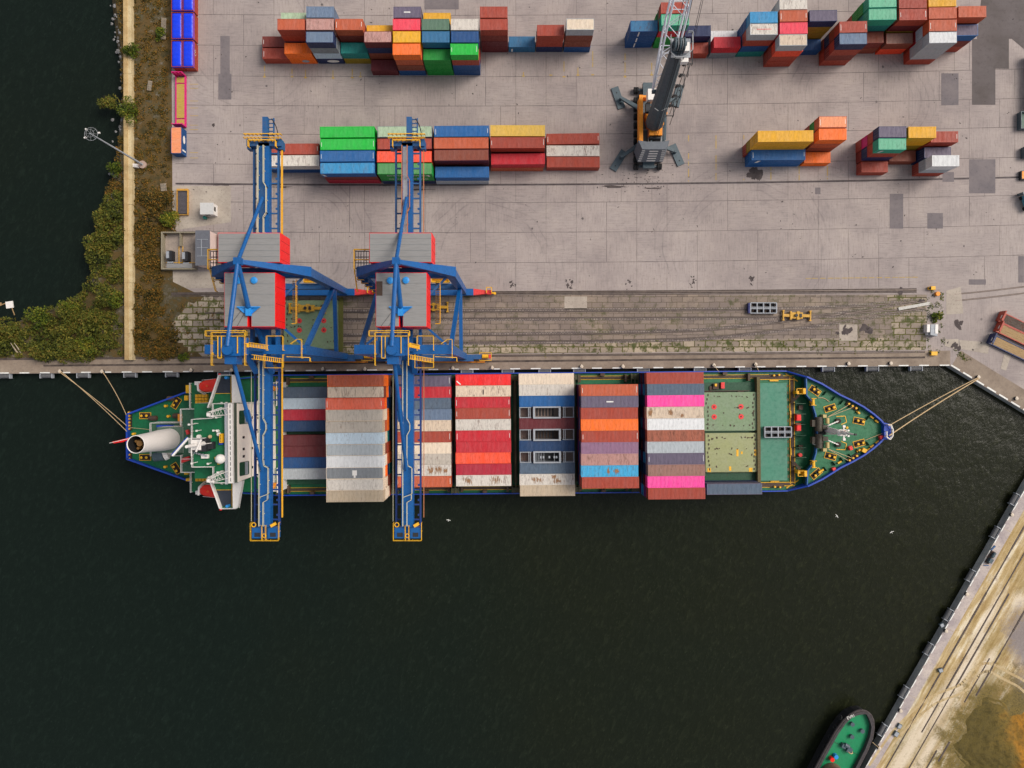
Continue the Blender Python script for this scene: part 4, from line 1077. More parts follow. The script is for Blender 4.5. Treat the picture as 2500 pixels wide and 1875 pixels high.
    for p_, q_ in (((1.9,yw+0.5,44.5),(3.4,yw+0.3,38.0)),((2.2,yw-1.6,42.0),(5.6,yw-2.1,36.6))):
        p_ = Vector(p_); q_ = Vector(q_)
        for o_ in (-0.36,0.36): b.beam(p_+Vector((0,o_,0)),q_+Vector((0,o_,0)),0.08,0.2); b.beam(p_+Vector((0,o_,1)),q_+Vector((0,o_,1)),0.07,0.07)
        for k in range(14): c_ = p_.lerp(q_,(k+0.5)/14); b.cbox((c_.x,c_.y,c_.z),(0.16,0.7,0.05))
    b.build('stair_flight', Y, r)
    # stays
    for nm, p, q, w in (('backstay', AP, AN, 0.72), ('rear_stay', AN, (0,35.4,31.4), 0.62), ('forestay', (0,yw-2.6,45.2), (0,-16.4,31.4), 0.62)):
        b = MB(); b.tube(p, q, w/2*1.1, n=10)
        if nm == 'forestay': b.beam(Vector(p).lerp(Vector(q),0.42), Vector(p).lerp(Vector(q),0.52), 0.95, 0.4)
        b.build(nm, B, r)
    b = MB(); b.tube(AN, (0,13.95,38.6), 0.36, 0.46, n=10); b.tube((0,13.95,38.6), (0.0,7.6,30.8), 0.46, n=10); b.build('hinge_strut', B, r)
    b = MB(); b.cbox((0,yl,42.5),(1.25,1.2,1.4)); b.build('apex_node', B, r)
    # machinery houses
    def house(x0,x1,y0,y1,slot,discs,name):
        z0, z1 = 32.4, 37.9
        if slot: pts = [(x0,y0),(-0.3,y0),(-0.3,y0+slot),(0.3,y0+slot),(0.3,y0),(x1,y0),(x1,y1),(x0,y1)]
        else: pts = [(x0,y0),(x1,y0),(x1,y1),(x0,y1)]
        b = MB(); b.prism(pts, z0, z1)
        hs = b.build(name, M['red'], r)
        b = MB(); k = 0.10
        ins = [(x+(k if x in (x0,0.3) else -k), y+(k if y in (y0,) else -k)) if not (slot and y==y0+slot) else (x+(k if x>0 else -k), y+k) for x,y in pts]
        b.prism(ins, z1-0.02, z1+0.09); b.build('roof', M['roofgrey'], hs)
        b = MB(); n_ = 5
        for k2 in range(1,n_): b.box(x0+0.2,x1-0.2 if not slot or y0+(y1-y0)*k2/n_>y0+slot else -0.45,y0+(y1-y0)*k2/n_-0.014,y0+(y1-y0)*k2/n_+0.014,z1+0.09,z1+0.105)
        b.build('roof_seam', M['darkgrey'], hs)
        if slot:
            b = MB(); b.tube((-3.6,10.5,z1+0.12),(-1.4,13.4,z1+0.12),0.035,n=5); b.tube((-2.2,10.5,z1+0.12),(-0.7,13.2,z1+0.12),0.035,n=5); b.build('rope', M['cable'], hs)
        if not first and slot:
            b = MB(); b.box(x0+0.12,x0+1.25,y1-4.2,y1-1.6,z1+0.09,z1+0.11); b.build('rust_patch', M['brownsteel'], hs)
        if discs:
            for x, y in discs:
                b = MB(); b.cyl((x,y,z1+0.09),0.55,0.35,18); b.cyl((x,y,z1+0.44),0.62,0.12,18,0.3); b.build('ventilator', M['skyblue'], hs)
        b = MB()
        if x1 > 0:
            for k2 in range(3):
                b.box(x1, x1+0.02, y0+(y1-y0)*(0.12+0.31*k2), y0+(y1-y0)*(0.12+0.31*k2)+0.06, z0+0.1, z1-0.1)
            b.build('panel_seam', paint('dark red seam '+name, (150,8,10), 0.1, 0, dirt=0.1), hs)
        return hs
    house(-5.75,5.6,22.0,27.4,0,[],'machinery_house')
    house(-4.6,4.7,10.35,20.2,3.1,[(-1.9,18.7),(0.95,18.75)],'machinery_house')
    b = MB()
    b.add([(-2.1,13.9,38.4),(0.1,14.0,37.95),(-0.1,12.4,37.95),(-0.9,12.8,38.3)],[(0,1,2,3)]); b.add([(2.1,13.9,38.4),(0.5,12.6,38.3),(-0.1,12.4,37.95),(0.1,14.0,37.95)],[(0,1,2,3)])
    b.cbox((0,13.0,37.95),(0.9,1.4,0.8)); b.beam((-2.1,13.9,38.4),(2.1,13.9,38.4),0.2,0.2); b.build('strut_bracket', M['skyblue'], r)
    # house-level walkways, stair tower on the left, ladder on the right
    b = MB()
    for k in range(8): b.box(-9.6+0.52*k,-9.5+0.52*k,21.8,25.2,32.0,32.1)
    for k in range(4): b.box(-9.6,-5.9,21.8+1.1*k,21.95+1.1*k,31.85,32.0)
    wk = b.build('landing', M['dark'], r)
    b = MB(); b.rail([(-9.6,21.6,32.1),(-9.6,25.3,32.1),(-5.9,25.3,32.1)],1.1,0.14); b.rail([(-5.9,23.4,32.1),(-9.4,23.4,32.1)],1.1,0.1)
    b.rail([(-9.9,18.0,28),(-9.9,21.6,30.5)],1.1,0.13); b.build('landing_railing', Y, wk)
    b = MB()
    for k in range(9): b.cbox((-9.0+0.45*k, 20.4-0.42*k, 29.6-1.6*k),(1.2,0.9,0.12)); b.beam((-9.5+0.45*k,20.4-0.42*k,29.6-1.6*k),(-9.5+0.45*(k+1),20.4-0.42*(k+1),29.6-1.6*(k+1)),0.16,0.5)
    st = b.build('stair', B, r)
    b = MB()
    for k in range(8): b.rail([(-9.6+0.45*k,20.9-0.42*k,29.6-1.6*k),(-9.6+0.45*k,20.0-0.42*k,29.6-1.6*k),(-8.4+0.45*k,20.0-0.42*k,29.6-1.6*k)],0.9,0.09)
    b.build('stair_railing', Y, st)
    b = MB()
    for xx in (5.5,6.3): b.box(xx-0.05,xx+0.05,11.5,19.9,30.2,30.3)
    for k in range(24): b.box(5.5,6.3,11.6+0.35*k,11.72+0.35*k,30.22,30.28)
    wk = b.build('side_walkway', paint('rusted grating '+label[:4], (120,86,40), 0.3, 0.7, 0.8, scale=3), r)
    b = MB(); b.rail([(5.5,11.5,30.3),(6.4,11.5,30.3),(6.4,19.9,30.3)],1.1,0.07,step=1.2); b.build('walkway_railing', Y, wk)
    b = MB(); b.box(2.8,6.6,yl+0.6,yl+1.5,13.0,13.1); b.rail([(2.8,yl+0.6,13.1),(6.6,yl+0.6,13.1),(6.6,yl+1.5,13.1),(2.8,yl+1.5,13.1)],1.0,0.13,closed=True,step=0.35); b.build('tie_walkway', Y, r)
    # boom (over the water) and back girder
    def girder(name, y0, y1, w, z0, z1):
        b = MB(); b.box(-w, w, y0, y1, z0, z1); gd = b.build(name, B, r)
        b = MB()
        for x in (-2.35, 2.35): b.box(x-0.16, x+0.16, y0, y1, z0-0.5, z0+0.2)
        y = y0 + 1.2
        while y < y1:
            b.box(-2.3, -w, y-0.13, y+0.13, z0-0.2, z0+0.1); b.box(w, 2.3, y-0.13, y+0.13, z0-0.2, z0+0.1)
            b.cyl((2.0, y+0.9, z0-0.2), 0.22, 0.3, 8); y += 2.9
        b.build('trolley_rail', M['blued'] if name == 'back_girder' else paint('navy crane steel '+name+label[:4], (6,52,120), 0.2, 0.2, dirt=0.3), gd)
        return gd
    bm = girder('boom', -27.5, 4.6, 1.15, 28.7, 30.2)
    bg = girder('back_girder', 26.0, 46.2, 1.05, 29.2, 30.6)
    b = MB(); b.box(-1.0,1.0,4.6,26.0,29.2,30.6); b.box(-2.7,-2.2,4.6,26.0,29.0,30.4); b.box(2.2,2.7,4.6,26.0,29.0,30.4); b.build('main_girder', B, r)
    b = MB()
    for x in (-1.0,1.0): b.beam((x*1.9,yw-0.9,34.4),(x*1.5,2.2,30.3),0.9,0.7)
    b.build('hinge_bracket', B, r)
    wl = paint('pale railing paint '+label[:4], (196,190,160), 0.2, 0.1, dirt=0.2)
    b = MB()
    L1 = [(-0.75,4.4),(-0.75,-27.1)]
    L2 = [(0.05,4.4),(0.05,-6.6),(0.6,-7.6),(0.6,-8.8),(0.05,-9.8),(0.05,-14.4),(0.2,-15.6),(1.0,-16.0),(1.0,-21.0),(-0.6,-21.6)]
    L3 = [(0.05,-27.1),(0.05,-22.6),(0.9,-22.1),(0.9,-20.9)]
    for L in (L1, L2, L3): b.rail([(x,y,30.2) for x,y in L], 1.05, 0.1, step=2.6)
    b.build('boom_railing', wl, bm)
    yb = paint('cable chain yellow '+label[:4], (232,168,20) if first else (176,110,70), 0.15, 0.15, dirt=0.25)
    b = MB(); b.box(2.98,3.2 if first else 3.1,-25.8,4.4,29.0,29.3); b.build('cable_tray', yb, bm)
    b = MB(); b.box(-2.98,-2.9,-26.6,4.4,28.9,29.1); b.build('cable_tray', wl, bm)
    # boom tip platform
    b = MB()
    for x0, x1 in ((-2.5,-0.5),(0.5,2.5)):
        b.box(x0,x1,-29.7,-27.6,28.4,30.0); b.box(x0+0.5,x1-0.4,-29.4,-28.6,30.0,30.04,1)
    b.box(-0.4,0.4,-30.0,-27.5,28.9,29.2)
    tp = b.build('tip_platform', [M['skyblue'] if False else B, M['dark']], r)
    b = MB(); b.rail([(-2.7,-26.7,29.2),(-2.7,-30.1,29.2),(2.7,-30.1,29.2),(2.7,-26.7,29.2)],1.1,0.08)
    b.rail([(-0.35,-29.9,29.8),(-0.35,-27.1,29.8)],1.0,0.08); b.rail([(0.35,-29.9,29.8),(0.35,-27.1,29.8)],1.0,0.08)
    b.cbox((1.75,-27.0,30.0),(1.0,0.55,0.7),0.5); b.torus((-2.0,-27.0,30.4),0.4,0.1); b.torus((0,-29.1,30.4),0.35,0.1); b.build('tip_railing', Y, tp)
    # back girder walkway, end platform and rope frame
    b = MB(); b.box(-0.75,0.1,26.2,45.4,30.62,30.66); b.build('walkway', M['grey'] if not first else M['blued'], bg)
    b = MB()
    if first: Lr = [(0.25,45.4),(0.25,38.4),(0.75,37.6),(0.75,32.6),(0.25,31.8),(0.25,26.2)]
    else: Lr = [(0.15,45.4),(0.15,39.6),(0.6,38.8),(0.6,33.6),(0.2,32.8),(0.2,26.2)]
    b.rail([(x,y,30.6) for x,y in Lr],1.05,0.13,step=2.6); b.rail([(-0.85,45.4,30.6),(-0.85,26.2,30.6)],1.05,0.13,step=2.6); b.build('walkway_railing', yb if not first else wl, bg)
    b = MB(); b.box(2.95,3.25 if first else 3.1,26.2,45.2,29.2,29.5); b.build('cable_tray', yb, bg)
    b = MB(); b.prism([(-3.3,45.6),(3.3,45.6),(3.3,47.0),(1.0,46.6),(-1.0,46.6),(-3.3,47.0)],28.8,30.6); b.box(-3.4,-2.6,45.2,46.8,28.4,30.0); b.box(2.6,3.4,45.2,46.8,28.4,30.0)
    ep = b.build('end_platform', M['blued'], r)
    b = MB(); b.rail([(-3.5,46.9,30.6),(3.5,46.9,30.6)],1.1,0.11,step=0.7); b.rail([(-2.6,45.2,30.6),(-2.6,46.4,30.6),(2.6,46.4,30.6),(2.6,45.2,30.6)],1.1,0.14,step=0.9); b.rail([(-3.5,47.6,30.6),(3.5,47.6,30.6)],1.0,0.13,step=0.8); b.build('end_railing', Y, ep)
    b = MB(); b.box(0.0,1.0,46.4,50.9,30.4,31.4); b.box(1.9,2.1,47.0,50.8,30.6,31.0)
    for k in range(5): b.box(1.0,1.9,47.5+0.75*k,47.65+0.75*k,30.7,30.9)
    b.build('rope_frame', M['blued'], r)
    b = MB(); b.path(smooth([(1.7,50.6,31.2),(2.3,49.6,31.0),(2.7,48.3,30.8),(2.8,46.8,30.6)],4),0.09); b.build('cable', M['cable'], r)
    # operator cab and head block parked under the girder
    b = MB(); b.box(-1.2,1.2,6.5,9.2,24.0,26.6); cb = b.build('operator_cab', M['blue'], r)
    b = MB(); b.box(-1.1,1.1,6.44,6.5,24.4,26.2); b.build('window', M['glass'], cb)
    b = MB()
    for x in (-0.6,0.6): b.box(x*4-0.1,x*4+0.1,6.5,9.2,26.6,28.9)
    b.build('cab_hanger', M['dark'], cb)
    return r
sts(-47.55, 'left blue gantry crane with red machinery houses and yellow railings', True)
sts(-20.1, 'right blue gantry crane, its rear walkway grey, over the middle of the ship', False)

# hatch cover on the quay and the spreaders beside it
def hatch_cover(name, x, y, z, w, d, h, rz, label, cat, parent=None, discs=True, mat=None, seed=0, dx=(-0.308,0.205), dy=(0.12,-0.14)):
    if parent: r = bpy.data.objects.new(name, None); COL.objects.link(r); r.parent = parent; r.location = (x,y,z); r.rotation_euler = (0,0,rz)
    else: r = empty(name, (x,y,z), rz, label, cat)
    b = MB(); b.box(-w/2,w/2,-d/2,d/2,0.1,h); b.box(-w/2+0.3,w/2-0.3,-d/2-0.12,-d/2,0.1,h-0.15); b.build('panel', mat or M['hatch'], r)
    rr = random.Random(seed); b = MB()
    for sx in (-1,1):
        for k in range(9): b.cbox((sx*(w/2-0.5-rr.random()*0.5), -d/2+0.6+k*(d-1.2)/8, h),(0.18,0.5,0.12))
    for i in range(26): b.cbox((rr.uniform(-w/2+0.5,w/2-0.5), rr.choice((-0.36,-0.05,0.1,0.38))*d+rr.gauss(0,.12), h),(rr.uniform(.15,.5),rr.uniform(.1,.3),0.08),rr.random()*3)
    b.build('lashing_socket', M['brownsteel'], r)
    if discs:
        for sx in dx:
            for sy in dy:
                b = MB(); b.cyl((sx*w,sy*d,h),0.6,0.05,18); b.cyl((sx*w,sy*d,h+0.05),0.16,0.1,8,mi=1); b.build('lifting_pad', [M['redlead'],M['dark']], r)
    return r
hatch_cover('hatch_cover', -46.95, 13.85, 0.0, 12.6, 11.3, 1.1, 0.006, 'green ship hatch cover with red discs lying on the quay', 'hatch cover', seed=1, dx=(-0.21,0.243), dy=(0.08,-0.115))
b = MB(); b.box(-40.6,-39.6,7.6,20.3,0.05,0.5); o = b.build('guide_rail', paint('mossy timber', (92,92,30), 0.4, 0.5, 0.9, scale=3)); tag(o, 'mossy baulk lying along the right side of the green hatch cover', 'baulk')
def spreader(x, y, z, rz, label, L=7.2):
    r = empty('spreader', (x,y,z), rz, label, 'spreader', 'yellow container spreaders')
    b = MB(); b.box(-L*0.20,L*0.20,-0.72,0.72,0.25,0.85); b.box(-L*0.02,L*0.02+0.4,-0.95,0.95,0.2,1.0); b.box(-L*0.2-0.3,-L*0.2,-1.0,1.0,0.2,0.9)
    b.build('main_frame', M['wornyellow'], r)
    for sx in (-1,1):
        b = MB(); b.box(sx*L*0.2,sx*L*0.46,-0.32,0.32,0.3,0.7); b.build('telescopic_beam', M['wornyellow'], r)
        b = MB(); b.box(sx*L*0.46,sx*L*0.5,-1.2,1.2,0.2,0.75)
        for sy in (-1,1): b.box(sx*L*0.44,sx*L*0.51,sy*1.22,sy*0.95,0.0,0.8)
        b.build('end_beam', M['wornyellow'], r)
    b = MB(); b.cyl((-0.3,0,0.85),0.35,0.4,12); b.box(0.5,1.0,-0.4,0.4,0.85,1.15); b.build('head_block', M['dark'], r)
    return r
spreader(-47.6, 17.6, 1.22, 0.0, 'yellow spreader lying on the green hatch cover', 8.4)
spreader(-18.5, 18.0, 0.05, 0.0, 'yellow spreader on the ground at the right crane', 7.2)
spreader(66.6, 16.0, 0.1, -0.02, 'yellow spreader on the rails next to the grey rack', 6.6)
def bin_rack(x, y, z, rz, label):
    r = empty('lashing_bin', (x,y,z), rz, label, 'rack', 'grey eight-cell lashing bins')
    b = MB(); ys = (-1.2,-0.17,0.17,1.2); xs = [-3.03+k*1.515 for k in range(5)]
    for yy in ys: b.box(-3.05,3.05,yy-0.09,yy+0.09,0.9,1.05); b.box(-3.05,3.05,yy-0.05,yy+0.05,0.1,0.9)
    for xx in xs: b.box(xx-0.11,xx+0.11,-1.11,1.11,0.92,1.07); b.box(xx-0.04,xx+0.04,-1.1,1.1,0.12,0.9)
    b.build('frame', M['grey'], r)
    b = MB(); b.box(-2.95,2.95,-1.1,1.1,0.06,0.12); b.build('floor', M['dark'], r)
    rr = random.Random(int(x*7)); b = MB()
    for k in range(40): b.cbox((rr.uniform(-2.8,2.8), rr.choice((-1,1))*rr.uniform(.3,1.0), 0.12),(rr.uniform(.3,.9),rr.uniform(.06,.2),rr.uniform(.1,.4)),rr.random()*3)
    b.build('lashing_gear', M['brownsteel'], r)
    return r
o = bin_rack(58.7, 17.75, 0.06, 0.0, 'grey eight-cell bin on the railway beside the yellow spreader')
b = MB(); b.box(-3.5,-3.1,-1.2,1.2,0.05,1.0); b.build('end_plate', paint('navy end plate',(30,40,110),.2,.2), o)

# ================================================================== mobile harbour crane
hc = empty('harbour_crane', (31.7, 60.0, 0), 0, 'mobile harbour crane with slate tower, white lattice boom and yellow deck', 'crane')
DG = M['darkgrey']
b = MB(); b.box(-1.3,1.3,-9.9,9.9,1.0,2.1); b.box(-1.7,1.7,-5,5,2.1,3.2); b.cyl((0,0,3.2),2.0,0.7,24); b.build('chassis', DG, hc)
for yy in (-9.2,-7.5,-5.8,-3.4,-1.6,0.4,2.4,4.4,6.2,8.6):
    b = MB(); b.beam((-2.9,yy,0.85),(2.9,yy,0.85),0.4,0.4)
    axl = b.build('axle', DG, hc)
    for sx in (-1,1):
        b = MB()
        for k in (2.45,3.0): b.tube((sx*(k-0.22),yy,0.78),(sx*(k+0.22),yy,0.78),0.75,n=16)
        b.build('wheel', M['black'], axl)
for (bx,by),(px_,py_),rot in (((-2,4.0),(-6.8,7.1),0.33),((-2,-4.2),(-6.7,-7.6),-0.55),((2,-4.2),(6.9,-6.3),0.42),((2,4.0),(7.2,7.6),-0.25)):
    b = MB(); b.beam((bx,by,1.5),(px_*0.93,py_*0.93,1.4),0.95,0.9,0.6,0.6); b.cyl((px_*0.93,py_*0.93,0.3),0.32,1.5,12); og = b.build('outrigger', DG, hc)
    b = MB(); b.cbox((px_,py_,0.02),(1.75,5.2,0.32),rot); b.build('outrigger_pad', DG, og)
    b = MB()
    for k in (-1.5,1.2): b.cyl((px_-k*math.sin(rot),py_+k*math.cos(rot),0.34),0.16,0.02,8)
    b.build('pad_hole', M['black'], og)
b = MB(); b.box(-3.0,-2.15,-6.0,5.2,4.2,6.6); b.box(-3.0,-0.9,4.7,5.2,4.2,6.4); b.build('side_fairing', M['orange'], hc)
b = MB(); b.box(-2.1,3.0,-6.0,4.8,3.9,4.4); b.box(-0.6,2.0,-4.4,-1.2,4.4,5.6); b.box(2.3,3.0,-5.2,3.8,4.4,5.0); b.build('upper_deck', DG, hc)
b = MB(); b.prism([(-0.9,-1.9),(2.3,-1.9),(3.2,0.8),(2.4,2.6),(-1.2,2.2),(-1.6,0.4)],4.4,7.4); b.box(-0.7,2.2,-3.9,-1.9,4.4,6.6); b.build('tower_base', M['orange'], hc)
b = MB(); b.add([(-2.9,-9.0,3.6),(2.9,-9.0,3.6),(3.7,-6.6,3.6),(-3.7,-6.6,3.6),(-2.6,-7.6,8.2),(2.6,-7.6,8.2),(3.5,-5.6,8.2),(1.6,-5.9,8.2),(-1.6,-5.9,8.2),(-3.5,-5.6,8.2)],[(0,3,2,1),(0,1,5,4),(1,2,6,5),(2,3,9,8,7,6),(3,0,4,9),(4,5,6,7,8,9)]); cw = b.build('counterweight', paint('slate counterweight',(92,98,106),.2,.08,dirt=.2), hc)
b = MB()
for k in range(5):
    z0_ = 3.9+0.85*k; z1_ = z0_+0.36; f_ = lambda z: -9.0+1.4*(z-3.6)/4.6-0.012
    b.add([(-0.9,f_(z0_),z0_),(1.1,f_(z0_),z0_),(1.1,f_(z1_),z1_),(-0.9,f_(z1_),z1_)],[(0,1,2,3)])
for sx in (-1,1):
    for k in range(6):
        z0_ = 3.9+0.72*k; z1_ = z0_+0.3; f_ = lambda z: -9.0+1.4*(z-3.6)/4.6-0.012; g_ = lambda z: 2.9-0.3*(z-3.6)/4.6
        b.add([(sx*(g_(z0_)-0.75),f_(z0_),z0_),(sx*(g_(z0_)-0.03),f_(z0_),z0_),(sx*(g_(z1_)-0.03),f_(z1_),z1_),(sx*(g_(z1_)-0.75),f_(z1_),z1_)],[(0,1,2,3)])
    pass
b.build('warning_stripe', M['whiteline'], cw)
TB, TT = Vector((0.35,-1.2,7.0)), Vector((-1.15,2.0,36.5))
b = MB(); b.tube(TB, TB.lerp(TT,0.5), 2.05, 1.75, n=10); b.tube(TB.lerp(TT,0.5), TT, 1.75, 1.35, n=10); tw = b.build('tower', DG, hc)
b = MB(); m_ = TB.lerp(TT,0.34)
for sx in (-1,1): b.beam(m_+Vector((sx*1.3-0.2,-1.75,0)),m_+Vector((sx*0.3-0.2,-1.95,-0.9)),0.14,0.04)
b.build('tower_marking', M['whiteline'], tw)
b = MB()
for yy in (-0.9,0.0,0.75): b.tube((TT.x+yy-0.14,TT.y-0.2,TT.z+0.9),(TT.x+yy+0.14,TT.y-0.2,TT.z+0.9),1.15,n=20)
b.box(TT.x-1.3,TT.x+1.3,TT.y-0.3,TT.y+0.3,TT.z-0.4,TT.z+1.0); sv = b.build('rope_sheave', DG, hc)
b = MB()
for yy in (-0.45,0.38): b.torus((TT.x+yy,TT.y-0.2,TT.z+0.9),1.0,0.09,(1,0,0),20)
b.build('sheave_rim', M['steel'], sv)
b = MB(); hd = [(TT.x-1.5,TT.y+1.8,TT.z-0.6),(TT.x-1.5,TT.y-1.5,TT.z-0.6),(TT.x-0.7,TT.y-2.3,TT.z-0.6),(TT.x+0.9,TT.y-2.3,TT.z-0.6),(TT.x+2.5,TT.y-0.9,TT.z-0.6),(TT.x+2.5,TT.y+2.4,TT.z-0.6),(TT.x+1.7,TT.y+2.4,TT.z-0.6)]
b.rail(hd,1.1,0.1); b.build('head_railing', M['steel'], hc)
b = MB(); b.cbox((TT.x+1.3,TT.y-2.2,TT.z-1.9),(1.3,0.9,1.2)); b.cbox((TT.x+1.4,TT.y-0.4,TT.z-1.0),(0.9,1.6,1.5)); b.build('light_box', M['white'], hc)
b = MB(); b.box(TT.x-1.3,TT.x+2.3,TT.y-1.9,TT.y+1.6,TT.z-0.72,TT.z-0.62); b.build('head_platform', M['grey'], hc)
b = MB()   # stair frame on the far side of the tower
for k in range(6):
    z = 12+4*k; t = (z-7)/29.5; c = TB.lerp(TT,t)
    b.rail([(c.x+1.7,c.y-1.2,z),(c.x+3.2,c.y-1.2,z),(c.x+3.2,c.y+1.2,z),(c.x+1.7,c.y+1.2,z)],1.0,0.09)
    if k < 5:
        c2 = TB.lerp(TT,(z-3)/29.5+4/29.5); b.beam((c.x+2.4,c.y+1.0,z),(c2.x+2.4,c2.y-1.0,z+4),0.5,0.12)
for sy in (-1.2,1.2): b.beam((TB.x+3.2,TB.y+0.3+sy,8),(TT.x+3.0,TT.y-0.6+sy,33),0.1)
b.build('tower_stair', M['dark'], hc)
b = MB(); b.box(-1.75,0.05,2.6,5.0,8.2,10.4); cab = b.build('cab', M['white'], hc)
b = MB(); b.box(-1.6,-0.1,5.0,5.04,8.6,10.0); b.build('window', M['glass'], cab)
b = MB(); b.box(-2.0,-1.0,0.4,2.4,8.0,9.2); b.build('winch', M['dark'], hc)
b = MB()
for x0,y0 in ((-1.2,-2),( -1.2,-5.4),(2.6,-5.4),(2.9,2.2)): pass
b.rail([(-2.0,-2.2,4.4),(-0.7,-2.2,4.4),(-0.7,-5.9,4.4)],1.1,0.09); b.rail([(2.2,-5.9,4.4),(2.2,3.0,4.4)],1.1,0.12); b.rail([(3.0,-5.9,4.4),(3.0,3.0,4.4),(2.2,3.0,4.4)],1.1,0.1); b.build('deck_railing', M['steel'], hc)
b = MB(); b.beam((2.4,-5.6,8.2),(2.2,1.2,10.0),0.45); b.beam((-0.6,-5.8,8.2),(-0.6,-5.0,4.4),0.3); b.beam((2.3,-5.8,8.2),(2.3,-5.0,4.4),0.3); b.build('back_strut', DG, hc)
b = MB(); b.box(-0.4,2.0,-5.9,-4.6,4.4,5.4); b.tube((-0.4,-4.2,5.6),(2.0,-4.2,5.6),0.5,n=14); b.build('hoist_drum', M['dark'], hc)
# lattice boom, luffed up away from the water
PV = Vector((-2.6,1.1,19.6)); PT = Vector((0.4,25.5,60.5)); ax_ = (PT-PV).normalized(); rt_ = Vector((1,0,0)); up_ = ax_.cross(rt_).normalized()*-1
b = MB(); NB = 16; prev = None
for i in range(NB+1):
    t = i/NB; c = PV.lerp(PT,t) + Vector((1.3*(1-t)*(1.0),0,0)); w = 1.55 if t > 0.2 else 1.0+2.75*t*1.0; hgt = 0.2+min(1.0,t/0.22)*1.15
    w = 1.25+min(1,t/0.25)*0.35
    q = [c+rt_*(sx*w)+up_*(sy*hgt) for sx,sy in ((-1,-1),(1,-1),(1,1),(-1,1))]
    if prev:
        for k in range(4):
            b.tube(prev[k],q[k],0.21,n=6); b.tube(prev[k] if i%2 else prev[(k+1)%4], q[(k+1)%4] if i%2 else q[k],0.085,n=5)
            if i%3 == 0: b.tube(q[k],q[(k+1)%4],0.085,n=5)
    prev = q
b.build('lattice_boom', M['cranewhite'], hc)
b = MB(); b.beam(PV+Vector((0,-0.3,-0.6)),PV+Vector((2.6,-0.3,-0.6)),0.7); b.build('boom_pivot', DG, hc)
b = MB()
for dx in (-0.9,0.0,0.7): b.tube((TT.x+dx,TT.y+0.9,TT.z+1.2),(PT.x+dx*0.9,PT.y-0.5,PT.z+1.0),0.06,n=5)
for dx in (0.2,0.6,1.1): b.tube((0.2+dx*0.8,-4.2,6.1),(TT.x+dx-0.4,TT.y-1.3,TT.z+0.8),0.05,n=5)
for dx in (2.7,3.0): b.tube((TT.x+dx,TT.y+1.8,TT.z-0.2),(PT.x+dx*0.9,PT.y,PT.z),0.05,n=5)
b.build('hoist_rope', M['cable'], hc)
# ================================================================== the container ship
ship = empty('container_ship', (0, SH_Y0, 0), SH_A, 'moored container ship with green decks, blue bulwark and white funnel', 'ship')
def SP(px, py, h):
    x, y, _ = P(px, py, h); y -= SH_Y0
    return (x*math.cos(SH_A)+y*math.sin(SH_A), -x*math.sin(SH_A)+y*math.cos(SH_A), h)
def s2(x, y, h): return SP(260+x/4.1475, 880+y/4.1475, h)
def s6(x, y, h): return SP(1840+x/4.607, 880+y/4.607, h)
def s5(x, y, h): return SP(1540+x/4.607, 880+y/4.607, h)
DZ, FZ = 2.8, 4.8
half = [(-88.4,5.2),(-81.6,7.7),(-74.8,10.15),(-69,12.2),(-62,13.6),(-54,13.93),(0,13.93),(60,13.93),(63.2,13.85),(65.6,12.95),(69.5,10.75),(73.5,8.25),(76.3,6.9),(78.8,5.5),(81.0,3.9),(82.6,2.5),(83.8,1.1),(84.4,0.0)]
half = [(u, v) if u < 65 else (u*1.012, v*1.012) for u, v in half]
def outline(scale=1.0, inset=0.0):
    up = [(u, max(0.0, v*scale-inset)) for u, v in half]
    return up + [(u, -v) for u, v in reversed(up[:-1])]
full = outline(); nF = len(full)
below = [(u if u < 60 else 60+(u-60)*0.86, v*(1 if u < 40 else 1-0.35*max(0,(u-40)/45))*(0.9 if u < -70 else 1)) for u, v in full]
b = MB()
zt = [FZ if u > 66.0 else DZ for u, v in full]
vs = [(u, v, -6) for u, v in below] + [(u, v, DZ) for u, v in full]
b.add(vs, [((i+1)%nF, i, nF+i, nF+(i+1)%nF) for i in range(nF)])
b.build('hull', M['hullblue'], ship)
b = MB(); b.flat(full, DZ); b.build('main_deck', M['deck'], ship)
fo = [(66.9,12.5)] + [p for p in half if p[0] > 68]; fc = fo + [(u,-v) for u, v in reversed(fo[:-1])]
brk = [(66.9,12.4),(67.0,8.2),(68.1,7.0),(69.0,3.8),(69.3,1.0),(69.3,-1.5),(69.0,-5.0),(68.1,-7.7),(67.1,-8.9),(66.9,-12.4)]
fcp = fc + brk[::-1][0:0]
poly = [p for p in fo] + [(u,-v) for u, v in reversed(fo[:-1])] + brk[::-1][1:-1]
b = MB(); b.prism(poly, DZ+0.02, FZ, 0, 1, bottom=False); b.build('forecastle_deck', [M['deckd'], M['deck']], ship)
def wallstrip(mb, pts, z0, z1, w, closed=False):
    """thin wall following pts; z0,z1 numbers or functions of the point"""
    if closed: pts = list(pts)+[pts[0]]
    n = len(pts); o = off(pts, w/2); i_ = off(pts, -w/2)
    for k in range(n-1):
        a0, a1, c0, c1 = o[k], o[k+1], i_[k], i_[k+1]
        vs = [(*a0,z0),(*a1,z0),(*c1,z0),(*c0,z0),(*a0,z1),(*a1,z1),(*c1,z1),(*c0,z1)]
        mb.add(vs, [(0,1,5,4),(1,2,6,5),(2,3,7,6),(3,0,4,7),(4,5,6,7)])
aft = [p for p in half if p[0] < 66.5]
b = MB()
for s in (1,-1):
    wallstrip(b, [(u,s*(v-0.12)) for u,v in aft if u <= -69]+[(-66,s*12.75)], DZ-0.6, 4.0, 0.36)
    wallstrip(b, [(-66,s*12.85),(-54,s*13.8),(0,s*13.8),(60,s*13.8),(63.2,s*13.75),(65.9,s*12.75)], DZ-0.6, 3.75, 0.24)
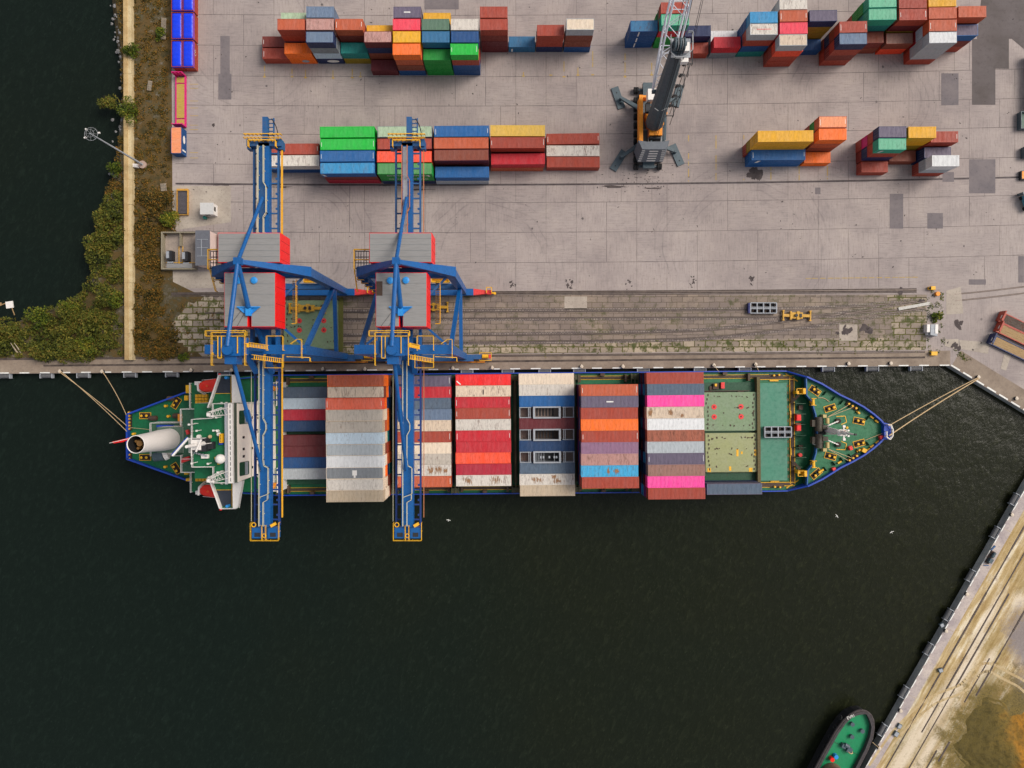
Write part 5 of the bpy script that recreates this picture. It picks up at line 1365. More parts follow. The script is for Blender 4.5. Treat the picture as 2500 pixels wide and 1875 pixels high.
wallstrip(b, [(-88.3,-5.2),(-88.3,5.2)], DZ-0.6, 4.0, 0.4)
b.build('bulwark', M['hullblue'], ship)
b = MB(); pts = [(u,v-0.1 if v>0.5 else v) for u,v in fo]; wallstrip(b, pts+[(u,-v) for u,v in reversed(pts[:-1])], DZ-0.5, FZ+1.2, 0.34)
for s in (1,-1): b.add([(63.2,s*13.87,DZ),(66.9,s*12.5,DZ),(66.9,s*12.5,FZ+1.2),(63.2,s*13.87,3.75),(63.2,s*13.6,DZ),(66.9,s*12.2,DZ),(66.9,s*12.2,FZ+1.2),(63.2,s*13.6,3.75)],[(0,1,2,3),(4,7,6,5),(3,2,6,7)])
b.build('bow_bulwark', M['hullblue'], ship)
b = MB(); wallstrip(b, brk, FZ-0.2, FZ+0.8, 0.26); b.build('breakwater', M['blue'], ship)
b = MB()
for s in (1,-1):
    for u, v in [(69.5,10.2),(71.5,9.0),(73.5,7.8),(75.3,6.9),(77.2,6.1),(79.0,5.0),(81.2,3.3)]:
        b.beam((u,s*v,FZ+0.45),(u-0.55,s*(v-0.85),FZ+0.2),0.1,0.8)
    for k in range(-8,9): pass
for k, vv in enumerate((6.3,3.9,1.5,-1.0,-3.8,-6.0,-8.2)): b.box(64.9-0.0, 66.25 if abs(vv) > 7 else 67.2, vv-0.07, vv+0.07, DZ, FZ-0.3)
b.build('stiffener', M['deckd'], ship)
# hatch covers and coamings below the cargo
for k, (u0,u1) in enumerate(((-52.2,-40.1),(-39.8,-27.6),(-25.7,-13.5),(-12.5,-0.2),(1.7,13.8),(14.9,27.0),(29.0,41.2))):
    b = MB(); b.box(u0,u1,-11.2,11.2,DZ,HZ); b.build('hatch_coaming', M['deckd'], ship)
OLV = paint('olive lashing steel', (66,66,40), .3, .6, .7)
for u in (-52.8,-39.95,-26.7,-13.0,0.75,14.35,28.0,42.6):
    b = MB()
    for s in (1,-1):
        b.box(u-0.75,u+0.75,s*12.2,s*13.3,DZ,5.4); b.box(u-0.9,u-0.7,s*11.2,s*13.5,5.4,5.6); b.box(u+0.7,u+0.9,s*11.2,s*13.5,5.4,5.6)
    b.box(u-0.4,u+0.4,-11.2,11.2,DZ,4.6); b.beam((u,-13.4,5.5),(u,13.4,5.5),0.25,0.2); b.build('lashing_bridge', OLV, ship)
PDM = paint('rust brown pedestal', (80,62,44), .3, .6, .7)
for u0,u1 in ((-52,-40),(-39.5,-28),(-25.5,-14),(-12.2,-0.5),(2,13.5),(15,26.8),(29.3,41),(43,55)):
    for s in (1,-1):
        for uu in (u0+0.6,u1-0.6): b = MB(); b.box(uu-0.25,uu+0.25,s*11.6,s*13.3,DZ,HZ-0.02); b.build('cargo_pedestal', PDM, ship)
        b = MB(); b.box((u0+u1)/2-0.5,(u0+u1)/2+0.5,s*13.0,s*13.6,DZ,3.9); b.build('deck_vent', PDM, ship)
b = MB()
for s in (1,-1):
    b.box(-53,62,s*12.35,s*12.85,DZ+0.05,DZ+0.3)
b.build('deck_pipe', M['brownsteel'], ship)
b = MB()
for s in (1,-1):
    b.box(-53,62,s*12.95,s*13.05,DZ+0.05,DZ+0.12); b.box(-53,56,s*12.15,s*12.25,DZ+0.05,DZ+0.12)
b.build('yellow_deck_line', M['yellow'], ship)
# open hatch covers forward of the cargo
c0 = ((44.05+55.95)/2)
hatch_cover('hatch_cover', c0, 4.65, HZ-1.1, 12.0, 8.75, 1.1, 0, None, None, ship, True, None, 5)
h2 = hatch_cover('hatch_cover', c0+0.25, -4.75, HZ-1.1, 12.0, 8.85, 1.1, 0, None, None, ship, False, paint('olive hatch paint', (152,156,108), .55, .3, .65, scale=.9, dirt=.2), 6)
b = MB()
for (x,y,w,d) in ((-5.2,-4.0,0.8,0.9),(4.3,-4.0,0.8,0.9),(-0.4,-3.7,0.5,1.0),(1.3,-0.1,0.5,1.6),(5.4,-0.1,0.5,1.4),(2.3,-0.1,0.4,0.6)): b.cbox((x,y,1.1),(w,d,0.03))
b.build('yellow_marking', M['yellow'], h2)
b = MB(); b.box(43.2,56.9,-13.0,-9.3,DZ,DZ+0.0)if False else None
b.box(43.6,56.4,-11.3,11.3,DZ,HZ-1.0); b.build('hatch_coaming', M['deckd'], ship)
hf = bpy.data.objects.new('forward_hatch', None); COL.objects.link(hf); hf.parent = ship; hf.location = (60.0,-0.15,DZ)
b = MB(); b.box(-3.15,3.15,-11.2,11.2,0,0.9); b.build('panel', M['hatch2'], hf)
b = MB()
for k in range(14): b.box(3.15,3.6,-10.6+1.6*k,-10.0+1.6*k,0,0.8); 
b.box(-4.0,-3.3,-12.6,12.6,0,1.9); b.build('hinge', paint('rusted lashing rail', (96,88,52), .3, .8, .8, scale=2), hf)
b = MB()
b.box(64.3,65.0,-12.3,12.3,DZ,DZ+0.22)
for s in (1,-1): b.box(57,64.3,s*12.0,s*12.5,DZ,DZ+0.22); b.box(59.5,62.5,s*12.5,s*13.1,DZ,DZ+0.24)
b.build('pipe_trunk', M['brownsteel'], ship)
b = MB()
for uu in (64.12,65.12): b.box(uu-0.07,uu+0.07,-12.3,12.3,DZ,DZ+0.26)
for s in (1,-1):
    b.box(57,65.1,s*11.8,s*11.93,DZ,DZ+0.27); b.box(57,59.4,s*12.58,s*12.7,DZ,DZ+0.25); b.box(62.6,65.1,s*12.62,s*12.74,DZ,DZ+0.25)
    b.box(59.5,61.5,s*11.45,s*11.75,DZ,DZ+0.3); b.beam((63.2,s*13.2,DZ+0.1),(66.0,s*11.4,DZ+0.1),0.25,0.1)
b.box(64.1,64.35,3.0,4.6,DZ,DZ+0.4); b.box(64.1,64.35,-5.6,-4.0,DZ,DZ+0.4)
b.build('yellow_deck_line', M['yellow'], ship)
for s, dv in ((1,0),(-1,0)):
    b = MB(); b.cyl((60.3,s*12.8,DZ+0.25),0.22,0.7,10); b.cyl((61.5,s*12.9,DZ+0.25),0.22,0.7,10); b.build('bollard', M['yellow'], ship)
for (cx_, cy_) in ((505,638),(505,752)):
    u, v, z = s6(cx_, cy_, 4.0); b = MB(); b.cbox((u,v,DZ),(1.05,1.6,1.3)); b.cbox((u,v,DZ+1.3),(0.8,1.3,0.15)); b.build('red_locker', M['red'], ship)
for (cx_, cy_, s) in ((530,345,1),(545,1270,-1)):
    u, v, z = s6(cx_, cy_, 5.0); b = MB(); b.cbox((u+0.6,v,DZ),(0.6,1.3,2.8)); b.cbox((u-0.7,v-s*0.3,DZ),(0.6,0.7,2.2)); b.rail([(u-1,v+.6,DZ+2),(u+1,v+.6,DZ+2),(u+1,v-.6,DZ+2),(u-1,v-.6,DZ+2)],0.6,0.1,closed=True); b.build('vent_unit', M['yellow'], ship)
    b = MB(); b.beam((u-1.6,v-s*2.8,DZ+0.4),(u-0.4,v-s*0.9,DZ+2.0),0.6,0.12); b.build('inclined_ladder', M['brownsteel'], ship)
u, v, z = s6(522, 1062, 3.4); b = MB(); b.cyl((u,v,DZ),0.42,0.9,14); b.build('red_drum', M['redlead'], ship)
for (x,y) in ((528,530),(528,975)):
    u, v, z = s6(x,y,3.4); b = MB(); b.cbox((u,v,DZ),(0.9,1.0,0.8)); b.build('deck_vent', M['brownsteel'], ship)
b = MB(); b.cbox((46.9,10.4,DZ),(1.3,1.3,1.0)); b.cbox((45.9,10.0,DZ),(0.8,0.9,0.7)); fw = b.build('deck_winch', M['brownsteel'], ship)
b = MB(); b.cbox((48.4,10.6,DZ),(0.8,1.4,1.3)); b.build('winch_motor', M['redlead'], fw)
b = MB(); b.cbox((46.8,10.7,DZ+1.0),(0.5,0.6,0.3)); b.build('winch_brake', M['yellow'], fw)
b = MB(); b.torus((50.6,-11.4,DZ+0.2),0.5,0.14); b.build('lifebuoy', M['yellow'], ship)
b = MB(); b.box(43.6,54.5,9.25,9.4,DZ,DZ+1.2); b.cbox((45.2,9.2,DZ),(1.5,0.4,0.9)); b.cbox((52.6,9.2,DZ),(1.4,0.4,1.0)); b.build('stowed_ladder', M['brownsteel'], ship)
x, y, z = S(60.7, -0.15, DZ+0.95); o = bin_rack(x, y, z, SH_A, 'grey eight-cell bin on the teal forward hatch of the ship')
# bitts: plate with two bollards
PLB = paint('bitt plate', (52,36,28), .2, .6, .8); YL = M['yellow']
def bitt(u, v, z, rz, L=2.7, W=1.5):
    b = MB(); b.cbox((0,0,0),(L,W,0.05)); pl = b.build('mooring_bitt', PLB, ship); pl.location = (u,v,z+0.01); pl.rotation_euler = (0,0,rz)
    b = MB()
    for sx in (-1,1): b.box(sx*L/2,sx*(L/2-0.12),-W/2,W/2,0.05,0.09)
    for sy in (-1,1): b.box(-L/2+0.12,L/2-0.12,sy*W/2,sy*(W/2-0.12),0.05,0.09)
    b.build('edge_line', YL, pl)
    for k in (-0.55,0.6):
        b = MB(); b.cyl((k,0,0.05),0.24,0.75,12); b.cyl((k,0,0.8),0.31,0.1,12,0.2,mi=1); b.build('bollard', [M['black'],YL], pl)
for x, y, a in ((687,340,-35),(857,536,17),(1183,682,-13),(1185,932,15),(862,1077,-16),(701,1273,40)):
    u, v, z = s6(x, y, FZ); bitt(u, v, FZ, R(a))
for x, y, a in ((385,560,0),(385,982,0),(700,432,57)):
    u, v, z = s2(x, y, DZ+.4); bitt(u, v, DZ, R(a))
u, v, z = s2(700, 1095, DZ+.4); bitt(u, v, DZ, R(-57))
def roller(u, v, z, rz, n=3, L=2.9):
    b = MB(); b.cbox((0,0,0),(L,0.9,0.35)); r_ = b.build('fairlead', PLB, ship); r_.location = (u,v,z); r_.rotation_euler = (0,0,rz)
    b = MB()
    for k in range(n): b.cyl((-L/2+L*(k+0.5)/n,0,0.35),0.24,0.4,10)
    b.build('roller', YL, r_)
for x,y,a in ((1108,512,-31),(1115,1097,31)):
    u,v,z = s6(x,y,FZ+.4); roller(u,v,FZ,R(a))
for y0 in (560,660): 
    u,v,z = s2(232,y0,DZ+.4); roller(u,v,DZ,R(90),3,2.2)
u,v,z = s2(232,975,DZ+.4); roller(u,v,DZ,R(90),2,1.9)
for x,y,a in ((1200,560,-40),(1408,672,-40),(1352,620,-38),(1415,945,35),(1355,998,33),(1312,1045,33),(1205,1055,33),(990,1212,30),(790,1322,28)):
    u,v,z = s6(x,y,FZ+.3); u -= 0.5; v *= 0.84 if v < 0 else 0.9; b = MB(); b.cbox((u,v,FZ),(0.9,0.35,0.5),R(a)); b.build('chock', YL, ship)
for x,y in ((1088,985),(900,1225),(1432,868)):
    u,v,z = s6(x,y,FZ+.5); b = MB(); b.cbox((u,v,FZ),(0.7,0.9,0.9),0.3); b.build('red_locker', M['redlead'], ship)
u,v,z = s6(1240,1012,FZ+.5); b = MB(); b.cbox((u,v,FZ),(1.0,0.9,0.9),-0.5); b.build('yellow_locker', YL, ship)
u,v,z = s6(1047,755,FZ+.5); b = MB(); b.cyl((u,v,FZ),0.26,0.8,12); b.build('yellow_post', YL, ship)
# windlasses with chains, foremast, bow platform
for s in (1,-1):
    y = 800 - s*110 if s > 0 else 905
    u,v,z = s6(745, 815-s*95, FZ+.8)
    b = MB(); b.cbox((u,v,FZ),(1.9,2.6,0.5)); b.tube((u-0.4,v-1.5,FZ+1.1),(u-0.4,v+1.7,FZ+1.1),0.75,n=16); b.cbox((u+1.1,v-s*0.6,FZ),(1.2,0.9,1.3)); b.cbox((u-1.4,v+0.3,FZ),(1.0,1.5,1.2)); wl_ = b.build('windlass', paint('greasy windlass steel %d'%s,(62,54,40),.3,.5,.6), ship)
    b = MB(); b.tube((u+1.6,v+s*1.5,FZ+1.0),(u+1.6,v+s*0.2,FZ+1.0),0.42,n=12); b.cbox((u+0.9,v+s*1.9,FZ),(0.8,0.7,1.4)); b.build('winch_drum', paint('tan drum %d'%s,(190,166,104),.3,.2), wl_)
    p0 = s6(815,815-s*75,FZ+1.2); p1 = s6(955,815-s*133,FZ+0.8)
    b = MB(); p0 = Vector(p0); p1 = Vector(p1)
    for k in range(11): b.beam(p0.lerp(p1,k/11),p0.lerp(p1,(k+0.75)/11),0.3 if k%2 else 0.2,0.2)
    b.build('anchor_chain', M['white'], wl_)
    b = MB(); b.cyl((p1.x+0.1,p1.y,FZ),0.6,0.6,14); b.build('hawse_pipe', PLB, ship)
    b = MB()
    for q in ((905,815-s*190),(1035,815-s*170),(1040,815-s*95),(975,815-s*110)): pass
    pts = [s6(930,815-s*185,FZ+.05),s6(1030,815-s*190,FZ+.05),s6(1045,815-s*120,FZ+.05),s6(985,815-s*95,FZ+.05)]
    for a_, c_ in zip(pts,pts[1:]): b.beam(a_,c_,0.16,0.06)
    b.build('yellow_deck_line', YL, ship)
    u,v,z = s6(665 if s>0 else 670, 815-s*350, FZ+.6); b = MB(); b.tube((u,v-0.7,FZ+0.7),(u,v+0.7,FZ+0.7),0.35,n=10); b.cyl((u,v,FZ),0.5,0.3,10)
    for k in (-0.75,0.75): b.box(u-0.55,u+0.55,v+k-0.06,v+k+0.06,FZ,FZ+1.3)
    b.build('rope_reel', YL, ship)
    q0 = s6(835,815-s*180,FZ+1.0)
    for q1 in ((1110,815-s*285),(1060,815-s*310)):
        b = MB(); b.tube(q0, s6(*q1,FZ+.7), 0.07, n=5); b.build('deck_rope', M['rope'], ship)
    b = MB(); b.tube(s6(665,815-s*122,FZ+.5), s6(760,815-s*155,FZ+1.1), 0.12, n=5); b.build('boat_hook', M['white'], ship)
u,v,z = s6(750,805,FZ+.2); b = MB(); b.box(u-1.3,u+1.3,v-0.55,v+0.55,FZ,FZ+0.15)
for k in range(6): b.box(u-1.2+0.45*k,u-1.1+0.45*k,v-0.5,v+0.5,FZ+0.15,FZ+0.25)
b.build('grating', M['dark'], ship)
um, vm = 71.8, 0.15
b = MB(); b.tube((um,vm,FZ),(um,vm,14.2),0.62,0.42,n=14); b.tube((um,vm,14.2),(um,vm,18.0),0.30,0.14,n=10)
for sx in (-1,1): b.beam((um-0.5,vm+sx*0.9,FZ),(um,vm+sx*0.25,12.5),0.22)
mast = b.build('foremast', M['white'], ship)
b = MB(); b.box(um-0.75,um+0.75,vm-0.7,vm+0.7,11.6,11.75); b.box(um-0.12,um+0.12,vm-1.4,vm+1.4,12.9,13.1)
for s in (-1,1): b.cbox((um,vm+s*1.4,12.8),(0.55,0.5,0.5)); b.cbox((um+0.3,vm+s*0.6,14.2),(0.4,0.35,0.4)); b.cbox((um-.1,vm+s*0.45,9.0),(0.5,0.3,0.4))
b.rail([(um-.75,vm-.7,11.75),(um+.75,vm-.7,11.75),(um+.75,vm+.7,11.75),(um-.75,vm+.7,11.75)],0.9,0.07,closed=True); b.build('crosstree', M['white'], mast)
b = MB(); b.cyl((um+0.1,vm+0.3,13.1),0.18,0.3,10); b.build('red_lamp', M['red'], mast); b = MB(); b.cbox((um,vm,18.0),(0.45,0.4,0.4)); b.build('lamp', M['dark'], mast)
b = MB(); b.prism([(83.3,1.9),(84.5,1.6),(84.9,0.3),(84.8,-1.2),(84.2,-2.0),(83.3,-2.0)],FZ-1.0,FZ+1.45); bp = b.build('bow_platform', M['hullblue'], ship); bp.location = (0.9,0,-0.2)
b = MB(); b.rail([(83.7,1.5,FZ+1.45),(84.4,1.5,FZ+1.45),(84.9,0.3,FZ+1.45),(84.8,-1.1,FZ+1.45),(84.2,-1.9,FZ+1.45),(83.4,-1.2,FZ+1.45)],0.9,0.16); b.rail([(83.5,-0.1,FZ+1.45),(83.5,-1.2,FZ+1.45)],0.9,0.13); b.build('railing', M['white'], bp)
b = MB(); b.tube(s6(1255,895,FZ+.5), s6(1450,820,FZ+.4), 0.06, n=5); b.build('deck_rope', M['rope'], ship)
b = MB(); b.path(smooth([s6(720,420,FZ+.1),s6(790,425,FZ+.1),s6(850,465,FZ+.1)],5),0.08); b.build('deck_rope', M['rope'], ship)

# ------------------------------------------------------------------ superstructure
W, D_ = M['white'], M['deck']
def block(name, pts, z0, z1, parent=None, top=D_, wall=W):
    b = MB(); b.prism(pts, z0, z1, 0, 1); return b.build(name, [wall, top], parent or ship)
def rect(u0,u1,v0,v1): return [(u0,v0),(u1,v0),(u1,v1),(u0,v1)]
def rails(parent, pts, z, closed=False, h=1.05, t=0.12, m=W):
    b = MB(); b.rail([(u,v,z) for u,v in pts], h, t, 2.2, closed, mi=0); b.build('railing', m, parent)
bd = block('boat_deck', rect(-71.2,-53.2,-12.1,12.2), DZ+0.0, 8.9)
rails(bd, [(-71.1,12.1),(-71.1,3.5)], 8.9); rails(bd, [(-71.1,-12.0),(-71.1,-3.5)], 8.9)
b = MB()
for s in (1,-1):
    for k in range(6): b.box(-70+2.7*k,-69.2+2.7*k,s*12.15,s*12.2,5.0,6.0)
b.build('window', M['glass'], bd)
pd = block('poop_house', rect(-81.0,-71.8,-4.2,3.4), DZ, 6.9, top=paint('worn green deck',(58,104,72),.4,.3,.7,dirt=.3)); rails(pd, [(-80.9,-4.1),(-80.9,3.3),(-72,3.3)], 6.9, t=0.12); rails(pd, [(-78,-4.1),(-72,-4.1)], 6.9, t=0.12)
ub = block('upper_deck_house', rect(-71.8,-54.0,-7.3,6.6), 8.9, 12.0, top=paint('grey green deck',(52,100,74),.3,.2,.7)); rails(ub, [(-71.7,3.0),(-71.7,6.5),(-61.5,6.5)], 12.0, t=0.13); rails(ub, [(-71.7,-3.5),(-71.7,-7.2),(-61.5,-7.2)], 12.0, t=0.13); rails(ub, [(-71.7,-4.3),(-65,-4.3),(-65,-7.2)], 12.0, t=0.12)
b = MB()
for s in (6.6,-7.3):
    for k in range(6): b.box(-70.5+2.6*k,-69.6+2.6*k,s-0.02,s+0.03,10.2,11.0)
b.build('window', M['glass'], ub)
tw_ = block('accommodation_tower', rect(-65.4,-55.5,-7.6,7.9), 12.0, 20.4)
wings = [(-62.0,7.0),(-59.7,13.7),(-56.3,13.7),(-55.7,8.0),(-55.6,-8.0),(-56.2,-13.7),(-59.7,-13.7),(-62.0,-7.0)]
wg = block('bridge_wing', wings, 20.4, 20.8)
b = MB()
for s in (1,-1): b.flat([(-60.9,s*9.9),(-59.6,s*13.3),(-57.6,s*13.3),(-57.6,s*9.9)], 20.81)
b.build('wing_mat', paint('dark wing deck', (36,44,58), .2, .1), wg)
for s in (1,-1):
    b = MB(); b.beam((-62.0,s*7.0,21.3),(-59.7,s*13.6,21.3),0.28,1.1); b.beam((-59.7,s*13.65,21.2),(-56.5,s*13.65,21.2),0.12,1.0); b.prism([(-57.0,s*8.0),(-57.0,s*13.6),(-56.0,s*13.4),(-55.0,s*8.0)],20.8,22.0); b.build('wing_bulwark', W, wg)
for s in (1,-1): b = MB(); b.beam((-57.5,s*7.9,21.0),(-57.5,s*13.3,21.0),0.09,0.3); b.beam((-61.0,s*9.9,20.9),(-57.5,s*9.9,20.9),0.09,0.1); b.build('wing_line', M['yellow'], wg)
for s in (1,-1):
    b = MB(); b.cyl((-58.2,s*13.1,20.8),0.3,1.2,12); b.build('repeater', M['skyblue'], wg)
    b = MB(); b.tube((-59.7,s*13.75,21.4),(-59.7,s*13.95,21.4),0.25,n=10); b.build('side_light', M['red'], wg)
wh = block('wheelhouse', [(-64.0,4.9),(-59.8,4.9),(-59.8,8.0),(-56.9,8.0),(-56.9,-8.0),(-59.8,-8.0),(-59.8,-4.8),(-64.0,-4.8)], 20.8, 24.0)
b = MB()
for k in range(11): b.box(-56.9,-56.82,-7.5+1.38*k,-6.5+1.38*k,22.0,23.3)
b.build('window', M['glass'], wh)
rails(wh, [(-59.7,5.0),(-63.9,4.8),(-63.9,-4.7),(-59.7,-4.7)], 24.0, t=0.1); rails(wh, [(-59.7,7.9),(-57.2,7.9)], 24.0, t=0.1); rails(wh, [(-59.7,-7.9),(-57.2,-7.9)], 24.0, t=0.1); rails(wh, [(-59.7,5.0),(-59.7,7.9)],24.0,t=0.1); rails(wh, [(-59.7,-4.7),(-59.7,-7.9)],24.0,t=0.1)
b = MB(); b.box(-57.3,-56.95,-8.2,8.0,24.0,25.0,1); b.box(-56.9,-56.0,-8.1,7.9,23.6,24.3,0)
for k in range(15): b.box(-56.52,-56.4,-7.7+1.05*k,-7.0+1.05*k,24.3,24.33,2)
b.build('roof_screen', [W, M['grey'], M['dark']], wh)
b = MB(); b.box(-55.98,-55.42,-8.1,8.0,23.0,23.4); b.box(-55.8,-55.65,-8.0,7.9,23.4,23.45,1); b.build('front_gallery', [paint('olive gallery',(92,104,84),.3,.2), M['dark']], wh)
# white front wall, with two screened openings and scattered portholes
b = MB(); b.add([(-55.40,7.9,23.5),(-55.40,-8.0,23.5),(-53.1,-7.0,12),(-53.1,7.2,12)], [(0,1,2,3)]); b.box(-54.9,-53.1,-7.0,7.2,7.2,12.0); fw_ = b.build('front_wall', paint('cream ship paint',(255,240,226),.05,.05,dirt=.06), ship)  # forward lean shaped into the wall so it catches more light
for v0, v1 in ((3.6,6.4),(-6.9,-4.1)):
    b = MB(); n = 6; pts = []
    for cx_, cz_, a0 in ((v1-0.35,22.5,0),(v0+0.35,22.5,90),(v0+0.35,19.8,180),(v1-0.35,19.8,270)):
        for k in range(5): pts.append((cx_+0.35*math.cos(R(a0+22.5*k)), cz_+0.35*math.sin(R(a0+22.5*k))))
    b.add([(-55.34+0.2*(23.5-z), v, z) for v, z in pts], [tuple(range(len(pts)))]); op = b.build('screen_opening', M['deckd'], fw_)
    b = MB(); b.add([(-55.30+0.2*(23.5-z), v, z) for v, z in ((v0+.1,21.0),(v1-.1,21.0),(v1-.1,19.9),(v0+.1,19.9))], [(0,1,2,3)]); b.build('shutter', M['grey'], op)
b = MB()
for z, v in ((21.3,0.9),(21.3,-1.5),(21.3,-3.0),(18.3,4.8),(18.3,-1.6),(18.3,-5.6),(15.8,4.6),(15.8,1.7),(15.8,-5.4),(13.5,5.2),(13.5,1.0),(13.5,-3.0)): b.cbox((-55.38+0.2*(23.5-z),v,z-0.35),(0.2,0.5,0.7))
b.build('window', M['glass'], fw_)
# forward platform with provision cranes
fp = block('forward_platform', rect(-54.4,-51.6,-12.1,12.2), DZ, 7.2, top=paint('mid green deck',(16,92,52),.2,.2)); 
b = MB()
for s in (1,-1):
    b.box(-52.4,-52.2,s*6.9,s*12.4,8.6,8.8); b.rail([(-54.2,s*12.1,7.2),(-51.7,s*12.1,7.2)],1.2,0.1); b.beam((-52.3,s*12.3,7.2),(-52.3,s*12.3,8.7),0.2); b.beam((-54.3,s*7.2,16),(-53.6,s*12.0,9.5),0.35)
b.build('platform_frame', W, fp)
for s in (1,-1):
    b = MB(); b.cyl((-52.9,s*10.7,7.2),0.45,2.2,12); b.cbox((-52.9,s*10.7,9.4),(1.2,1.0,1.1),s*0.6); b.beam((-52.9,s*10.7,10.0),(-54.6,s*(12.6 if s>0 else 6.6),11.2),0.4,0.35); b.cbox((-53.9,s*11.2,7.2),(1.3,0.8,1.0)); b.build('provision_crane', M['orange'], ship)
# funnel
fb = block('funnel_casing', rect(-77.2,-71.6,-3.0,2.6), 6.9, 12.2, top=paint('casing deck',(84,110,92),.3,.3))
b = MB(); b.lathe([(2.3,0),(2.25,5),(2.0,9.0),(1.8,14.5),(1.8,14.6),(1.69,14.6),(1.69,14.3)], (-74.5,0.0,11.5), 28); fn = b.build('funnel', paint('white funnel',(236,228,222),.1,.1,dirt=.1), ship, smooth=False)
for p_ in fn.data.polygons: p_.use_smooth = True
b = MB(); b.lathe([(1.67,25.85),(1.62,21.5),(0.0,21.5)], (-74.5,0.0,0), 26); b.build('funnel_well', M['black'], fn)
for dx, dy, rr_, hh in ((0.1,0.1,0.6,1.6),(-0.75,0.5,0.28,1.3),(0.75,-0.6,0.26,1.2),(0.2,1.0,0.22,1.2),(-0.4,-0.9,0.26,1.3),(0.9,0.5,0.16,1.0)):
    b = MB(); b.tube((-74.5+dx,dy,21.5),(-74.5+dx,dy,23.2+hh),rr_,n=12); b.build('exhaust_pipe', paint('sooty brass %d'%int(rr_*1000),(120,84,30),.3,.8,.6), fn)
b = MB(); b.cbox((-77.5,2.6,6.9),(3.2,0.5,1.8)); b.build('blue_locker', M['hullblue'], pd)
b = MB(); b.tube((-76.6,-3.6,8.6),(-77.4,-3.9,8.8),1.1,1.2,n=16); vc_ = b.build('ventilator_cowl', W, pd); b = MB(); b.tube((-77.4,-3.9,8.8),(-79.6,-4.3,8.9),1.12,0.95,n=16); b.build('cowl_throat', M['darkgrey'], vc_)
b = MB(); b.cyl((-76.2,-3.3,6.9),0.5,1.6,10); b.build('ventilator_pipe', W, pd)
b = MB(); u,v,z = s2(760,580,9); b.cbox((u,v,7.5),(1.6,1.6,1.6)); b.beam((u-0.3,v,9.1),(u-0.3,v-3.8,8.6),0.18); b.beam((u+0.3,v,9.1),(u+0.3,v-3.8,8.6),0.18); b.build('provision_crane', M['orange'], ship)
# masts, radar scanners, domes on the wheelhouse roof
b = MB(); b.tube((-61.0,0.1,24),(-61.0,0.1,33.6),0.5,0.28,n=12); b.box(-61.9,-60.1,-0.9,1.1,29.3,29.45); b.beam((-61,-1.9,31.5),(-61,2.1,31.5),0.14); rm = b.build('radar_mast', W, wh)
b = MB(); b.cbox((0,0,0),(4.4,0.32,0.4),R(48)); sc = b.build('radar_scanner', W, rm); sc.location = (-61.9,0.1,33.8)
b = MB(); b.cbox((-0.16,0.12,-0.05),(4.4,0.3,0.36),R(48)); b.build('scanner_back', M['hullblue'], sc)
b = MB(); b.cbox((0,0,0),(2.6,0.26,0.3),R(66)); sc = b.build('radar_scanner', W, rm); sc.location = (-60.2,0.0,30.0)
b = MB(); b.cbox((-61.9,-0.2,24),(2.8,2.6,2.2)); b.cbox((-60.1,-0.4,24),(1.2,1.4,1.2)); b.build('mast_house', M['dark'], wh)
b = MB(); b.rail([(-63.4,-1.6,26.2),(-63.4,1.2,26.2),(-60.5,1.2,26.2)],1.0,0.1); b.beam((-62.5,0.6,26),(-61.2,0.2,31.5),0.12); b.beam((-62.5,-0.8,26),(-61.2,0.0,31.5),0.12); b.beam((-59.6,0.1,24),(-60.9,0.1,30),0.12); b.build('mast_stay', W, wh)
for k_, (uu, vv, hh_) in enumerate(((-63.5,3.9,2.8),(-63.2,-3.8,2.4),(-58.4,5.2,2.2),(-58.0,-5.6,2.6),(-59.2,2.6,1.6),(-62.4,2.6,1.9),(-60.4,-4.0,1.5))):
    b = MB(); b.tube((uu,vv,24),(uu,vv,24+hh_),0.09,n=6); b.cbox((uu,vv,24+hh_),(0.35,0.35,0.3)); b.build('antenna', W, wh)
b = MB()
for k_ in range(6): b.cbox((-63.6+0.5*k_,-1.9-0.12*k_,24),(0.3,0.3,0.5+0.1*k_)); 
b.build('signal_locker', M['grey'], wh)
b = MB(); b.lathe([(0.01,1.05),(0.5,0.95),(0.85,0.6),(0.98,0.1),(0.9,-0.4),(0.5,-0.8)], (-58.1,-3.1,25.2), 18); b.build('satellite_dome', W, wh, smooth=True); b = MB(); b.lathe([(0.01,0.4),(0.3,0.3),(0.4,0),(0.3,-0.3)],(-60.4,1.3,24.6),14); b.build('satellite_dome', M['rope'], wh)
for x,y,r_ in ((1120,715,.28),(1132,748,.35),(930,772,.4)):
    u,v,z = s2(x,y,24.6); b = MB(); b.cyl((u,v,24.0),r_,0.6,12); b.build('vent_cap', W, wh)
u,v,z = s2(995,972,24.5); b = MB(); b.cbox((u,v,24.0),(1.4,0.8,0.6)); b.build('white_locker', W, wh)
u,v,z = s2(1160,838,24.4); b = MB(); b.cbox((u,v,24.0),(0.8,0.6,0.6)); b.build('blue_locker', M['hullblue'], wh)
b = MB(); b.cbox((-58.0,1.0,24.0),(0.5,1.8,1.3),0); sb = b.build('sign_box', M['yellow'], wh)
b = MB()
for k in range(5): b.box(-58.1,-57.9,0.3+0.3*k,0.45+0.3*k,25.3,25.32)
b.build('sign_stripe', M['dark'], sb)
for x,y in ((1105,990),(1135,1040)): 
    u,v,z = s2(x,y,24.4); b = MB(); b.cbox((u,v,24.0),(0.4,0.5,0.5)); b.build('yellow_post', M['yellow'], wh)
